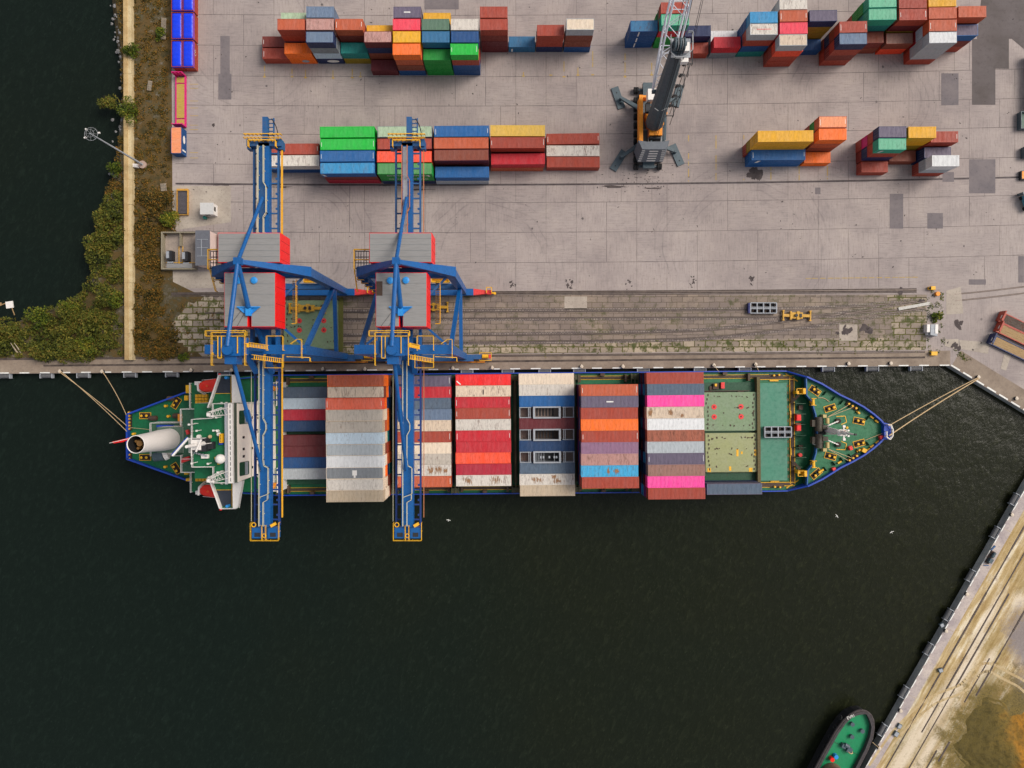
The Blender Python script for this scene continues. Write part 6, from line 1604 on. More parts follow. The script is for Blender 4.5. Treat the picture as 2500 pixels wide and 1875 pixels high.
def lattice(u,v,z0,z1,w0,w1,du,dv,par):
    b = MB(); prev = None; N = 6
    for i in range(N+1):
        t = i/N; w = w0+(w1-w0)*t; c = (u+du*t,v+dv*t,z0+(z1-z0)*t)
        q = [(c[0]+sx*w,c[1]+sy*w,c[2]) for sx,sy in ((-1,-1),(1,-1),(1,1),(-1,1))]
        if prev:
            for k in range(4): b.tube(prev[k],q[k],0.055,n=5); b.tube(prev[k],q[(k+1)%4],0.035,n=4)
        prev = q
    b.cbox((u+du,v+dv,z1),(0.55,0.55,0.5)); b.cbox((u+du,v+dv-0.4,z1-1.2),(1.0,0.35,0.3)); b.build('signal_mast', W, par)
lattice(-57.5,6.4,24,31,0.75,0.4,-0.3,-0.4,wh); lattice(-57.6,-6.3,24,31,0.75,0.4,-0.3,-0.3,wh)
for x, y in ((1150,425),(1198,425),(1150,1248),(1198,1248)):
    u,v,z = s2(x,y,22); b = MB(); b.path([(u,v,20.8),(u,v,21.8),(u+0.3,v,22.2),(u+0.5,v-0.1,21.9)],0.08); b.build('goose_neck_vent', W, wg)
b = MB()
for k in range(5): b.beam((-64.9+0.25*k,1.6,19.5),(-63.6+0.15*k,4.0,24.2),0.1)
b.build('inclined_ladder', W, ship)
# yellow gear bins, boat winches, misc on the after decks
for x, y in ((958,392),(960,1175)):
    u,v,z = s2(x,y,9.6)
    for i in range(4):
        for j in range(3):
            b = MB(); b.cbox((u-1.05+0.7*i, v-0.75+0.75*j, 8.9),(0.6,0.64,0.65)); b.cbox((u-1.05+0.7*i, v-0.75+0.75*j, 9.55),(0.46,0.5,0.04)); b.build('lashing_gear_bin', M['yellow'], bd)
for x,y,w,d in ((825,290,1.2,1.8),(800,380,.75,1.1),(800,1140,.8,.8),(822,1210,1.0,.6)):
    u,v,z = s2(x,y,6); b = MB(); b.cbox((u,v,DZ),(w,d,3.0)); b.build('gangway_winch', M['yellow'], ship)
for x,y in ((595,462),(622,566),(590,1078),(270,745)):
    u,v,z = s2(x,y,3.6); b = MB(); b.cyl((u,v,DZ),0.3,0.9,12); b.build('deck_ventilator', M['yellow'], ship)
for x,y in ((470,585),(712,560),(655,385)):
    u,v,z = s2(x,y,3.6); b = MB(); b.cbox((u,v,DZ),(1.3,1.1,0.8)); b.tube((u-0.9,v,DZ+0.7),(u+0.9,v,DZ+0.7),0.5,n=12); b.build('mooring_winch', M['brownsteel'], ship)
for x,y,w,d in ((800,1003,1.8,0.9),(822,725,.5,1.0)):
    u,v,z = s2(x,y,12.5); b = MB(); b.cbox((u,v,12.0),(w,d,0.8),0.3); b.build('fire_locker', M['redlead'], ub)
b = MB(); b.tube((-86.3,-0.1,4.5),(-89.2,-1.0,9.4),0.1,0.05,n=8); b.build('flagstaff', W, ship)
b = MB(); b.add([(-86.8,-0.1,5.6),(-87.8,-0.45,7.0),(-88.9,-0.75,8.9),(-88.8,-1.15,8.4),(-87.7,-1.0,6.7),(-86.9,-0.55,5.3)], [(0,1,4,5),(1,2,3,4)]); b.build('ensign', M['red'], ship)
b = MB(); b.tube(s2(240,680,4.4), s2(440,700,5.2), 0.06, n=5); b.build('deck_rope', M['rope'], ship)
# lifeboats hang in the davits
for s, lab in ((1,'red lifeboat on the quay side of the wheelhouse'),(-1,'red lifeboat on the water side of the wheelhouse')):
    x,y,z = S(-64.1, s*11.7, 10.2)
    lb = empty('lifeboat', (x,y,z), SH_A + s*0.10, lab, 'lifeboat', 'red lifeboats of the ship')
    b = MB(); prof = [(-4.4,0.15,0.6),(-4.0,0.9,0.25),(-3.0,1.28,0.05),(0,1.42,0.0),(2.6,1.3,0.05),(3.7,0.85,0.3),(4.3,0.12,0.75)]
    vs = []; n = 9
    for u,w,zz in prof:
        for k in range(n):
            t = math.pi*k/(n-1); zq = 1.05+0.95*math.sin(t)*(w/1.42)**0.7
            vs.append((u, w*math.cos(t), zq))
        for k in range(1,n-1):
            t = math.pi+math.pi*k/(n-1); vs.append((u, w*0.92*math.cos(t), 1.05+(1.05-zz)*math.sin(t)))
    m = 2*n-2
    b.add(vs, [(i*m+k,(i+1)*m+k,(i+1)*m+(k+1)%m,i*m+(k+1)%m) for i in range(len(prof)-1) for k in range(m)]+[tuple(range(m)),tuple(range((len(prof)-1)*m,len(prof)*m))[::-1]])
    b.build('boat_hull', M['lifeboat'], lb, smooth=True)
    b = MB()
    for u in (-2.2,0.2,1.6): b.cyl((u,0,1.9),0.24,0.16,10)
    b.build('boat_hatch', paint('lifeboat orange %d'%s,(250,96,40),.1,0,.4), lb)
    b = MB()
    for sy in (-1,1): b.beam((-3.6,sy*1.4,1.0),(3.4,sy*1.36,1.0),0.07)
    b.build('grab_rail', W, lb)
    for k,(u) in enumerate((-68.0,-60.9)):
        b = MB(); b.beam((u,s*9.6,8.9),(u,s*10.6,12.6),0.4); b.beam((u,s*10.6,12.6),(u,s*12.2,12.9),0.32); b.cbox((u-1.3,s*12.1,8.9),(1.5,0.8,0.9)) if k == 0 else None; b.build('davit', W, bd)
    b = MB(); b.cbox((-62.5,s*9.3,8.9),(3.6,1.3,1.1)); b.build('boat_winch', M['dark'], bd)

# ------------------------------------------------------------------ mooring lines
def line(a, c, label, r=0.09, sag=0.6, n=10):
    a = Vector(a); c = Vector(c); pts = [a.lerp(c,i/n)-Vector((0,0,sag*4*(i/n)*(1-i/n))) for i in range(n+1)]
    b = MB(); b.path([tuple(p) for p in pts], r, n=5); o = b.build('mooring_rope', M['rope'], None)
    tag(o, label, 'rope', 'mooring ropes of the ship')
BOL = []
def SW(u,v,z): x,y,_ = S(u,v); return (x,y,z)
line(P(145,908,0.7), SW(-88.3,2.6,4.1), 'left one of the twin stern ropes to the leftmost bollard', 0.085); line(P(148,906,0.7), SW(-88.2,1.2,4.1), 'right one of the twin stern ropes to the leftmost bollard', 0.085)
line(P(250,907,0.7), SW(-88.3,5.0,4.1), 'single stern rope to the second bollard from the left', 0.08)
line(SW(84.6,1.2,7.2), P(2388,922,0.7), 'upper one of two bow ropes crossing the water', 0.10); line(SW(84.7,-1.0,7.2), P(2390,924,0.7), 'lower one of two bow ropes crossing the water', 0.14)
line(P(1744,892,0.7), SW(47.6,13.7,3.8), 'short rope from bollard to the deck winch side', 0.08, 0.1); line(P(1845,890,0.7), SW(56.8,13.7,3.8), 'short rope from bollard to the rail by the teal hatch', 0.08, 0.1)
# ================================================================== quay furniture
def bollard_at(x, y, label, big=1.0):
    r = empty('bollard', (x, y, 0.03), 0, label, 'bollard', 'mooring bollards along the water'); r.scale = (0.82,0.82,0.82)
    b = MB(); b.lathe([(0.55,0),(0.55,0.06),(0.3,0.12),(0.26,0.45),(0.42,0.6),(0.46,0.7),(0.3,0.78),(0.0,0.8)],(0,0,0),14); b.build('post', M['dark'], r, smooth=True)
    b = MB(); b.lathe([(0.44,0.58),(0.50,0.68),(0.46,0.78),(0.2,0.84),(0.0,0.85)],(0,0,0),14); b.box(-0.2,0.2,0.35,0.62,0.55,0.72); b.build('cap', paint('bollard cap white',(206,190,170),.1,.5,dirt=.3) if 'bollard cap white' not in bpy.data.materials else bpy.data.materials['bollard cap white'], r)
qb = [(146,907),(249,907),(466,904),(565,904),(788,901),(891,901),(1106,899),(1202,898),(1420,895),(1521,895),(1743,892),(1845,890),(2072,888),(2175,887)]
desc = ['with two ropes left of the scrub','with one rope below the tan wall','beside the lifeboat','at the foot of the left crane','below the left crane buffers','left of the right crane','right of the right crane','above the bright red container','above the open racks bay','above the empty bay','with a rope by the pink bay','with a rope by the teal hatch','left of the bow water','nearest the quay corner']
for (x, y), d in zip(qb, desc): p = P(x, y, 0.5); bollard_at(p[0], p[1], f'white capped bollard on the quay edge {d}')
p = P(2389,921,0.5); bollard_at(p[0],p[1],'bollard on the slanting quay holding both bow ropes'); p = P(2482,973,0.5); bollard_at(p[0],p[1],'bollard on the slanting quay at the right edge')
for k,(x,y) in enumerate(((2471,1257),(2361,1451),(2310,1541),(2199,1736),(2147,1827))):
    p = P(x,y,0.5); bollard_at(p[0],p[1],'white capped bollard on the sandy pier, '+('topmost','second from the top','middle one','second from the bottom','nearest the tug')[k])
def fender(x, y, rz, label):
    r = empty('fender', (x, y, -0.9), rz, label, 'fender', 'quay wall fenders')
    b = MB(); b.tube((-1.35,-0.55,0.1),(1.35,-0.55,0.1),0.55,n=14); b.build('rubber_roll', paint('grey rubber',(92,92,94),.3,.2,.8) if 'grey rubber' not in bpy.data.materials else bpy.data.materials['grey rubber'], r)
    b = MB()
    for s in (-1,1): b.box(s*1.45,s*1.3,-1.15,0.0,-0.2,0.75)
    b.box(-1.3,1.3,-0.1,0.0,0.5,0.75); b.build('bracket', M['grey'], r)
for px in (7,110,200,315,417,545,1140,1240,1330,1415,1571,1710,1820,2024,2132,2239):
    x = (px-1250)/10.4; lab = 'grey fender on the quay wall ' + {7:'at the left picture edge',110:'left of the twin ropes',200:'between the two left bollards',315:'below the tan wall',417:'left of the lifeboat',545:'at the red lifeboat',1140:'above the third bay',1240:'above the fourth bay',1330:'above the open racks',1415:'right of the open racks',1571:'above the sky blue bay',1710:'above the pink bay',1820:'by the teal hatch',2024:'just ahead of the bow shoulder',2132:'above the bow water',2239:'nearest the quay corner'}[px]
    fender(x, qy(x), 0.0083, lab)
pang = math.atan2(-PN.x, PN.y)
for k,(px,py) in enumerate(((2475,1217),(2428,1298),(2370,1405),(2314,1500),(2268,1585),(2207,1690),(2158,1785))):
    s, o_ = pier_of(px, py); c = pier(s, 0.0); a = math.atan2(PD.y, PD.x)
    fender(c[0], c[1], a + math.pi if False else a, 'grey fender on the pier wall, '+('topmost','second from top','third from top','fourth from top','third from bottom','second from bottom','bow side of the tug')[k])
# lamp mast in the scrub
lm = empty('floodlight_mast', (*P(350,403)[:2], 0.02), 0, 'tall floodlight mast with a ring of lamps rising from the scrub', 'light mast')
b = MB(); b.cyl((0,0,0),0.9,0.5,16); b.build('foundation', paint('mast foundation',(176,150,136),.3,.2), lm)
b = MB(); b.tube((0,0,0.5),(0,0,21.0),0.26,0.12,n=12); b.build('pole', M['grey'], lm)
b = MB(); b.torus((0,0,20.6),1.35,0.05,n=18); b.torus((0,0,21.0),0.8,0.04,n=14)
for k in range(8): a = k*math.pi/4; b.beam((0.2*math.cos(a),0.2*math.sin(a),20.9),(1.35*math.cos(a),1.35*math.sin(a),20.6),0.04)
b.build('lamp_ring', M['steel'], lm)
for a in (0.2,2.4,3.6):
    b = MB(); b.cbox((1.5*math.cos(a),1.5*math.sin(a),20.2),(0.42,0.28,0.35),a); b.build('floodlight', M['white'], lm)
b = MB(); b.cbox((-2.0,-0.3,0),(2.2,0.8,0.9),-0.1); b.build('switch_cabinet', M['white'], lm)
# tan concrete wall through the scrub
tw = empty('concrete_wall', (-89.1, 49, 0), 0, 'long tan concrete wall running straight through the scrub', 'wall')
b = MB(); b2 = MB(); y = -43.4; rr = random.Random(5)
while y < 46:
    L = rr.uniform(5.5,6.5); dx = (y+43)*0.004*-1
    b.box(-0.95+dx-0.12,-0.1+dx-0.12+0.0,y,y+L-0.03,0,1.5); b2.box(-0.1+dx-0.12,0.75+dx-0.12+rr.uniform(-.08,.08),y,y+L-0.05,0,1.25+rr.uniform(-.05,.05)); y += L
b.build('wall_crest', G['tan'], tw); b2.build('wall_ledge', G['tan2'], tw)
# weather kiosk, yellow tray, substation and shed
k_ = empty('kiosk', (-70.55,40.55,0.02), 0, 'white flat-roofed kiosk on the concrete by the scrub', 'kiosk')
b = MB(); b.box(-1.45,1.45,-1.25,1.25,0.05,2.5); b.build('wall', M['white'], k_)
b = MB(); b.box(-1.55,1.55,-1.35,1.35,2.5,2.62); b.build('roof', paint('kiosk roof',(206,204,200),.2,.1,dirt=.15), k_)
b = MB(); b.box(1.45,1.5,-0.4,0.6,1.2,2.0); b.box(-0.7,0.4,-1.3,-1.25,1.2,2.0); b.build('window', M['glass'], k_)
t_ = empty('cargo_tray', (-77.1,42.6,0.03), 0, 'dark corrugated tray with a worn yellow frame beside the kiosk', 'tray')
b = MB()
for s in (-1,1): b.box(s*1.3,s*1.18,-3.05,3.05,0.1,0.75)
b.box(-1.18,1.18,2.6,3.05,0.1,0.78); b.box(-1.18,1.18,-3.05,-2.95,0.1,0.6); b.build('frame', paint('worn yellow frame',(206,150,52),.3,.7,.7), t_)
b = MB(); corr(b, 5.4, 'r', 0.42, 0.08, 1.15, 0, 0.3); M4 = Matrix.Rotation(R(90),4,'Z'); b.xf(M4); b.build('corrugated_floor', paint('dark tray floor',(88,82,86),.3,.3), t_)
pr = paint('substation wall',(150,140,118),.3,.3,.8)
s_ = empty('substation_yard', (-77.4,31.0,0.02), 0, 'walled electrical yard with switchgear beside the grey shed', 'compound')
b = MB()
for y in (-4.2,4.3): b.box(-4.2,3.6,y-0.12,y+0.12,0,1.6)
b.box(-4.2,-3.95,-4.08,4.18,0,1.6); b.box(0.0,0.18,1.2,4.18,0,1.4); b.build('yard_wall', pr, s_)
b = MB(); b.flat([(-3.95,-4.08),(3.6,-4.08),(3.6,4.18),(-3.95,4.18)],0.03); b.build('yard_floor', mat_conc('yard floor',(128,118,112),(176,160,146),1.2,(84,78,76)), s_)
for x, y in ((-2.2,-1.1),(1.5,-1.3)):
    b = MB(); b.cbox((x,y,0.05),(1.1,2.2,1.7)); 
    for k in range(4): b.box(x-0.75,x-0.55,y-0.9+0.5*k,y-0.65+0.5*k,0.2,1.3)
    tr_ = b.build('transformer', M['dark'], s_)
    b = MB(); b.cbox((x-0.35,y+0.1,1.75),(0.6,1.6,0.25)); b.cbox((x-0.2,y-1.5,0.05),(1.3,0.4,1.0)); b.build('bushing', M['grey'], tr_)
b = MB()
for x in (-0.5,0.4): b.box(x-0.06,x+0.06,-3.2,1.2,0.5,0.62)
b.box(-3.6,3.4,-2.65,-2.55,0.4,0.55); b.build('busbar', M['yellow'], s_)
b = MB(); b.box(-2.9,3.0,-4.0,-3.0,1.5,1.62); b.build('canopy', G['roofgrey'] if 'roofgrey' in G else M['roofgrey'], s_)
h_ = empty('shed', (-70.85,31.2,0.02), 0, 'grey flat-roofed shed left of the upper machinery house', 'shed')
b = MB(); b.box(-1.55,1.55,-3.95,3.9,0,3.9); b.build('wall', paint('pinkish render',(232,206,196),.1,.15,dirt=.15), h_)
b = MB(); b.box(-1.7,1.62,-4.05,4.0,3.9,4.05); rf = b.build('roof', paint('slate sheet roof',(106,108,116),.3,.15,dirt=.2), h_)
b = MB(); b.box(-0.35,-0.2,-1.9,2.0,4.05,4.2); 
for y in (-1.9,0.0,1.9): b.box(-1.3,1.2,y-0.06,y+0.06,4.05,4.16)
b.build('roof_duct', M['grey'], rf)
b = MB(); b.box(2.2,2.45,-4.0,4.0,0,1.0); b.build('low_wall', pr, h_)
# timber pallets and rubbish in the scrub
for (px,py,w,d,a,lab) in ((368,211,1.0,2.3,-0.15,'weathered grey pallet lying in the scrub'),(402,72,1.2,5.0,-0.03,'long grey timber frame beside the blue covered containers'),(402,458,1.4,1.8,0.1,'pile of white sticks at the scrub edge')):
    p = P(px,py); r = empty('pallet', (p[0],p[1],0.3), a, lab, 'pallet')
    b = MB(); n = 5
    for k in range(n): b.box(-w/2+w*k/n,-w/2+w*(k+0.6)/n,-d/2,d/2,0.12,0.17)
    b.build('deck_board', paint('grey timber %d'%px,(150,138,122),.3,.3,.85), r)
    b = MB()
    for k in (-0.42,0,0.42): b.box(-w/2,w/2,k*d-0.06,k*d+0.06,0,0.12)
    b.build('bearer', M['wood'], r)
# flat racks on the right, turned along the slanting quay
wood = paint('stained timber floor',(168,138,96),.3,.7,.85,aniso=(0.3,3,1))
for k,(px,py,colr,fl,lab,z) in enumerate(((2460,895,'blue',wood,'blue flat rack with tan timber floor near the slanting quay',0),(2488,858,'brick',wood,'brick red flat rack with boarded floor between the other two',0),(2510,810,'brick',M['brownsteel'],'rearmost brick red flat rack with stacked beams',0))):
    a = R(-25.5); p0 = P(*((2408,829),(2425,800),(2431,775))[k])
    r = empty('flat_rack', (p0[0]+6.1*math.cos(a)+0.3, p0[1]+6.1*math.sin(a)+0.3, 0.03), a, lab, 'flat rack', 'flat racks near the slanting quay')
    fm = wallmat('navy' if colr=='blue' else 'brick')
    b = MB()
    for sy in (-1,1): b.box(-6.05,6.05,sy*1.22,sy*1.0,0.1,0.75)
    b.box(-6.0,6.0,-1.0,1.0,0.2,0.5); b.build('side_beam', fm, r)
    b = MB()
    for j in range(7): b.box(-4.8,5.9,-0.98+0.28*j,-0.72+0.28*j,0.5,0.70+0.02*(j%2)); 
    b.box(-5.75,-5.0,-0.98,0.98,0.5,0.72); b.build('floor', fl, r)
    b = MB(); b.box(-6.08,-5.85,-1.22,1.22,0.1,2.3); b.box(-5.0,-4.8,-1.0,1.0,0.5,0.85)
    for yy in (-1.0,-.35,.35,1.0): b.box(-5.85,-5.72,yy-.08,yy+.08,.7,2.2)
    b.build('end_wall', fm, r)
    b = MB(); b.box(-6.1,-6.08,-0.7,0.1,1.5,1.75); b.build('end_marking', M['whiteline'], r)
# small things by the end of the tracks
p = P(2268,806); r = empty('shelter', (p[0],p[1],0.05), -0.03, 'grey and white sheet-metal shelter in the weeds by the track end', 'shelter')
b = MB(); b.box(-1.3,-0.6,-0.6,1.2,0,1.4); b.box(-0.9,-0.6,-1.2,-0.6,0,0.8); b.build('white_panel', M['white'], r); b = MB(); b.prism([(-0.5,-1.2),(1.1,-1.5),(1.05,1.2),(-0.5,1.2)],0,1.5); b.build('housing', M['grey'], r)
b = MB(); b.box(0.5,1.15,-0.9,1.25,1.5,1.6); b.build('roof', M['white'], r)
p = P(2281,716,0.6); r = empty('crane_stop', (p[0]-0.4,p[1]+1.2,0.05), 0, 'yellow buffer stop at the end of the landside crane rail', 'buffer stop'); b = MB(); b.box(-0.5,0.5,-0.4,0.4,0,0.9); b.prism([(-0.9,-0.3),(-0.5,-0.3),(-0.5,0.3),(-0.9,0.3)],0,0.5); b.build('block', M['yellow'], r)
b = MB(); b.tube((-0.9,0,0.7),(-0.5,0,0.7),0.2,n=10); b.build('bumper', M['black'], r)
p = P(2280,863,0.6); r = empty('crane_stop', (p[0],p[1],0.05), 0, 'yellow buffer stop at the end of the waterside crane rail', 'buffer stop'); b = MB(); b.box(-0.7,0.7,-0.45,0.45,0,0.8); b.build('block', M['yellow'], r); b = MB(); b.tube((-0.95,0,0.6),(-0.7,0,0.6),0.2,n=10); b.build('bumper', M['black'], r)
b = MB(); b.cyl((*P(2286,718)[:2],0.05),0.5,0.7,14); o = b.build('barrel', M['orange']); tag(o, 'orange barrel below the yellow buffer stop', 'barrel')
b = MB(); b.cyl((*P(2280,812)[:2],0.05),0.42,0.9,14); o = b.build('barrel', paint('teal barrel',(30,112,124),.2,.1)); tag(o, 'teal barrel beside the sheet-metal shelter', 'barrel')
b = MB(); b.cyl((*P(503,533)[:2],0.05),0.38,0.9,14); o = b.build('barrel', paint('teal bin',(30,120,110),.2,.1)); tag(o, 'teal barrel below the white kiosk', 'barrel')
b = MB(); q = [P(2192,751),P(2269,737),P(2270,744),P(2193,758)]; b.prism([(x,y) for x,y,_ in q],0.06,0.3); o = b.build('plank', paint('pale grey plank',(188,184,176),.2,.2)); tag(o, 'long pale plank lying between the rails at the track end', 'plank')
for px,py,w,d,a,lab in ((2297,1525,.9,.9,0.5,'dark box near the pier edge'),(2194,1771,1.1,.9,1.0,'upper grey hatch box on the pier by the tug'),(2186,1790,1.2,1.0,1.0,'lower grey hatch box on the pier by the tug'),(2294,1635,1.0,.9,.3,'blue-grey lid on the sand')):
    p = P(px,py); r = empty('utility_box', (p[0],p[1],0.02), a, lab, 'box'); b = MB(); b.box(-w/2,w/2,-d/2,d/2,0,0.5); b.build('housing', M['darkgrey'], r); b = MB(); b.box(-w*.4,w*.4,-d*.4,d*.4,0.5,0.56); b.build('lid', M['grey'], r)
p = P(2416,1360); r = empty('pump_unit', (p[0],p[1],0.02), R(58), 'rusty blue pump unit on the pier edge', 'pump')
b = MB(); b.box(-1.6,1.6,-0.5,0.5,0,0.35); b.build('skid', M['brownsteel'], r); b = MB(); b.box(-1.3,-0.2,-0.4,0.4,0.35,1.2); b.tube((0.1,0,0.8),(1.4,0,0.8),0.35,n=12); b.build('motor', M['darkgrey'], r); b = MB(); b.beam((-1.8,-.8,.1),(-2.4,.2,.1),.15); b.beam((1.6,.7,.1),(2.9,.4,.1),.3); b.build('pipe', M['blued'], r)
# plant at the right edge of the yard
p = P(2499,215); r = empty('tank_truck', (119.4+1.6,p[1],0.0), 0, 'white tank truck cut by the right picture edge', 'truck')
b = MB(); b.tube((0.6,-5.5,2.0),(0.6,4.6,2.0),1.25,n=20); b.build('tank', M['white'], r); b = MB(); b.box(-0.7,1.9,5.0,7.2,0.6,3.0); cb = b.build('cab', paint('blue truck cab',(20,96,140),.2,.1), r); b = MB(); b.box(-0.5,1.7,7.2,7.24,1.8,2.7); b.build('windscreen', M['glass'], cb)
for yy in (-4.6,-3.4,4.0,6.2):
    b = MB()
    for xx in (-0.6,1.8): b.tube((xx-.15,yy,0.5),(xx+.15,yy,0.5),0.5,n=14)
    b.build('wheel', M['black'], r)
b = MB(); b.box(-0.8,-0.6,-4.5,4.5,0.9,1.3); b.build('chassis', M['dark'], r)
p = P(2495,298); r = empty('skip', (p[0]+1.2,p[1],0.02), 0, 'dark open skip below the white tank truck', 'skip'); b = MB()
for s in (-1,1): b.box(s*2.4,s*2.25,-2.0,2.0,0,1.4); b.box(-2.25,2.25,s*2.0,s*1.85,0,1.4)
b.box(-2.25,2.25,-1.85,1.85,0.05,0.15); b.build('skip_body', M['darkgrey'], r); b = MB(); b.box(-2.2,2.2,-1.8,1.8,0.16,0.5); b.build('skip_load', paint('skip load',(112,132,120),.3,.5,.9,scale=3), r)
p = P(2497,430); r = empty('crate', (p[0],p[1],0.02), 0, 'rusty square crate at the right edge of the yard', 'crate'); b = MB(); b.box(-1,1,-1,1,0,0.9); b.build('crate_body', M['dark'], r); b = MB(); b.box(-.85,.85,-.85,.85,.9,.96); b.build('crate_lid', M['orange'], r)
p = P(2495,490); r = empty('forklift', (p[0]+0.7,p[1],0.02), 0.3, 'blue forklift machine at the right edge of the yard', 'forklift'); b = MB(); b.box(-1.1,1.1,-2.4,1.2,0.5,1.6); b.build('body', paint('steel blue',(70,136,156),.3,.2), r)
b = MB(); b.box(-0.9,0.9,-0.8,0.8,1.6,2.5); b.build('cabin', M['glass'], r); b = MB(); b.box(-1.6,0.6,1.4,2.0,0.3,2.2); b.build('mast', M['darkgrey'], r)
for xx,yy in ((-1.0,-1.8),(1.0,-1.8),(-1.0,0.8),(1.0,0.8)):
    b = MB(); b.tube((xx-.2,yy,0.45),(xx+.2,yy,0.45),0.45,n=12); b.build('wheel', M['black'], r)
p = P(2496,375); r = empty('generator', (p[0]+0.7,p[1],0.02), 0, 'dark green generator between skip and crate', 'generator'); b = MB(); b.box(-1.2,1.2,-1.3,1.2,0.1,1.5); b.build('housing', M['darkgrey'], r); b = MB(); b.cyl((-.5,.3,1.5),.2,.5,10); b.build('exhaust', M['dark'], r)

# ------------------------------------------------------------------ tug
TA = R(61.8)
c = P(2108, 1752, 1.5)
tug = empty('tug_boat', (c[0], c[1], 0), TA, 'green-decked black tug moored at the sandy pier', 'tug')
hb = [(-26,3.6),(-22,4.1),(-12,4.2),(-6,4.1),(-3,3.7),(-1,3.0),(0.4,2.1),(1.2,1.1),(1.5,0)]
def tout(ins=0, z=0): 
    u_ = [(u-(ins*0.8 if u>0 else 0), max(0,v-ins)) for u,v in hb]; return u_ + [(u,-v) for u,v in reversed(u_[:-1])]
b = MB(); o1 = tout(0.35); o2 = tout(0); n = len(o1); b.add([(u,v,-3) for u,v in o1]+[(u,v,1.9) for u,v in o2], [((i+1)%n,i,n+i,n+(i+1)%n) for i in range(n)]); b.build('hull', M['black'], tug)
b = MB(); b.flat(tout(0.1), 0.85); b.build('deck', paint('tug deck green',(0,132,82),.15,.05,.45,scale=.6,dirt=.22), tug)
b = MB(); oi = tout(0.52); b.add([(u,v,1.9) for u,v in o2]+[(u,v,1.9) for u,v in oi]+[(u,v,0.86) for u,v in oi], [(i,(i+1)%n,n+(i+1)%n,n+i) for i in range(n)]+[(n+i,n+(i+1)%n,2*n+(i+1)%n,2*n+i) for i in range(n)]); b.build('bulwark', paint('tug bulwark',(62,56,58),.2,.4,.8), tug)
b = MB(); b.path([(u,v*1.0,1.55) for u,v in tout(-0.12)],0.3,n=8); b.build('bow_fender', paint('worn rubber',(70,62,62),.3,.5,.9), tug)
for k in range(8):
    b = MB(); b.torus((-2.6-2.6*k,4.42-0.02*k,0.9),0.42,0.17,(0,1,0.3)); b.build('tyre_fender', M['black'], tug)
    b = MB(); b.torus((-3.6-2.8*k,-4.45,0.9),0.42,0.17,(0,1,-0.3)); b.build('tyre_fender', M['black'], tug)
for u,v in ((-2.6,1.5),(-2.9,-1.3),(-5.2,0.2)):
    b = MB(); b.cyl((u,v,0.86),0.42,0.7,14); b.cyl((u,v,1.56),0.5,0.08,14); b.build('bollard', M['darkgrey'], tug)
b = MB(); b.cbox((-8.0,0.9,0.86),(0.9,1.0,0.9)); b.cbox((-8.2,-0.6,0.86),(1.2,1.2,1.0)); b.tube((-7.6,-0.2,1.5),(-7.6,0.9,1.5),0.5,n=14); wn_ = b.build('towing_winch', M['darkgrey'], tug)
b = MB(); b.torus((-8.4,-0.9,1.7),0.5,0.12,(1,0.4,0.5)); b.build('winch_rim', M['rope'], wn_)
b = MB(); b.beam((-8.3,3.4,0.9),(-8.4,-3.4,0.9),0.1,0.08); b.build('deck_seam', M['deckd'], tug)
b = MB(); b.cyl((-12.0,1.9,0.86),0.5,1.0,14); b.build('red_drum', M['red'], tug); b = MB(); b.cyl((-11.0,1.4,0.86),0.5,1.0,14); b.build('blue_drum', M['skyblue'], tug)
b = MB(); b.cyl((-15.2,0,0.86),2.6,2.4,28); wh2 = b.build('wheelhouse', paint('tug house',(120,96,76),.3,.5), tug)
b = MB(); b.cyl((-15.2,0,3.26),2.05,0.15,28); b.build('roof', paint('tug roof green',(70,150,90),.3,.1), wh2)
b = MB(); b.ring((-15.2,0,3.26),2.75,2.2,0.4,28); b.build('visor', paint('tug visor',(104,84,72),.3,.6), wh2)
b = MB(); b.box(-25.5,-17.5,-2.6,2.6,0.86,3.0); b.build('deckhouse', M['white'], tug)
lt = lettering('EVRI', 0.95, tug, (0.1-1.3, 2.95, 1.94), (0,0,R(-52)+math.pi/2*0), M['whiteline']); lt.rotation_euler = (0,0,R(-40))
line(P(2130,1812,1.9), P(2146,1826,0.7), 'thin rope from the tug to the pier bollard', 0.06, 0.1)

# ------------------------------------------------------------------ gulls and flotsam
def gull(x,y,z,rz,label):
    b = MB(); prof = [(-0.34,0.01,0),(-0.22,0.05,0),(0,0.085,0),(0.2,0.06,0.01),(0.3,0.05,0.02),(0.36,0.035,0.02),(0.42,0.008,0.01)]
    vs = []
    for u,r_,z_ in prof: vs += [(u, r_*math.cos(k*math.pi/4), z_+r_*math.sin(k*math.pi/4)) for k in range(8)]
    b.add(vs, [(i*8+k,(i+1)*8+k,(i+1)*8+(k+1)%8,i*8+(k+1)%8) for i in range(6) for k in range(8)])
    for s in (-1,1):
        b.add([(0.16,s*0.06,0.04),(0.2,s*0.42,0.14),(0.02,s*0.80,0.08),(-0.10,s*0.74,0.08),(0.02,s*0.40,0.13),(-0.10,s*0.06,0.04)],[(0,1,4,5),(1,2,3,4)])
        b.add([(0.16,s*0.06,0.02),(0.2,s*0.42,0.12),(0.02,s*0.80,0.07),(-0.10,s*0.74,0.07),(0.02,s*0.40,0.11),(-0.10,s*0.06,0.02)],[(5,4,1,0),(4,3,2,1)])
    b.add([(-0.3,0.03,0),(-0.52,0.10,0),(-0.52,-0.10,0),(-0.3,-0.03,0)],[(0,1,2,3)])
    o = b.build('gull', M['whiteline'], None); o.location = (x,y,z); o.scale = (0.62,0.62,0.62); o.rotation_euler = (0,0,rz); tag(o,label,'gull','gulls over the water')
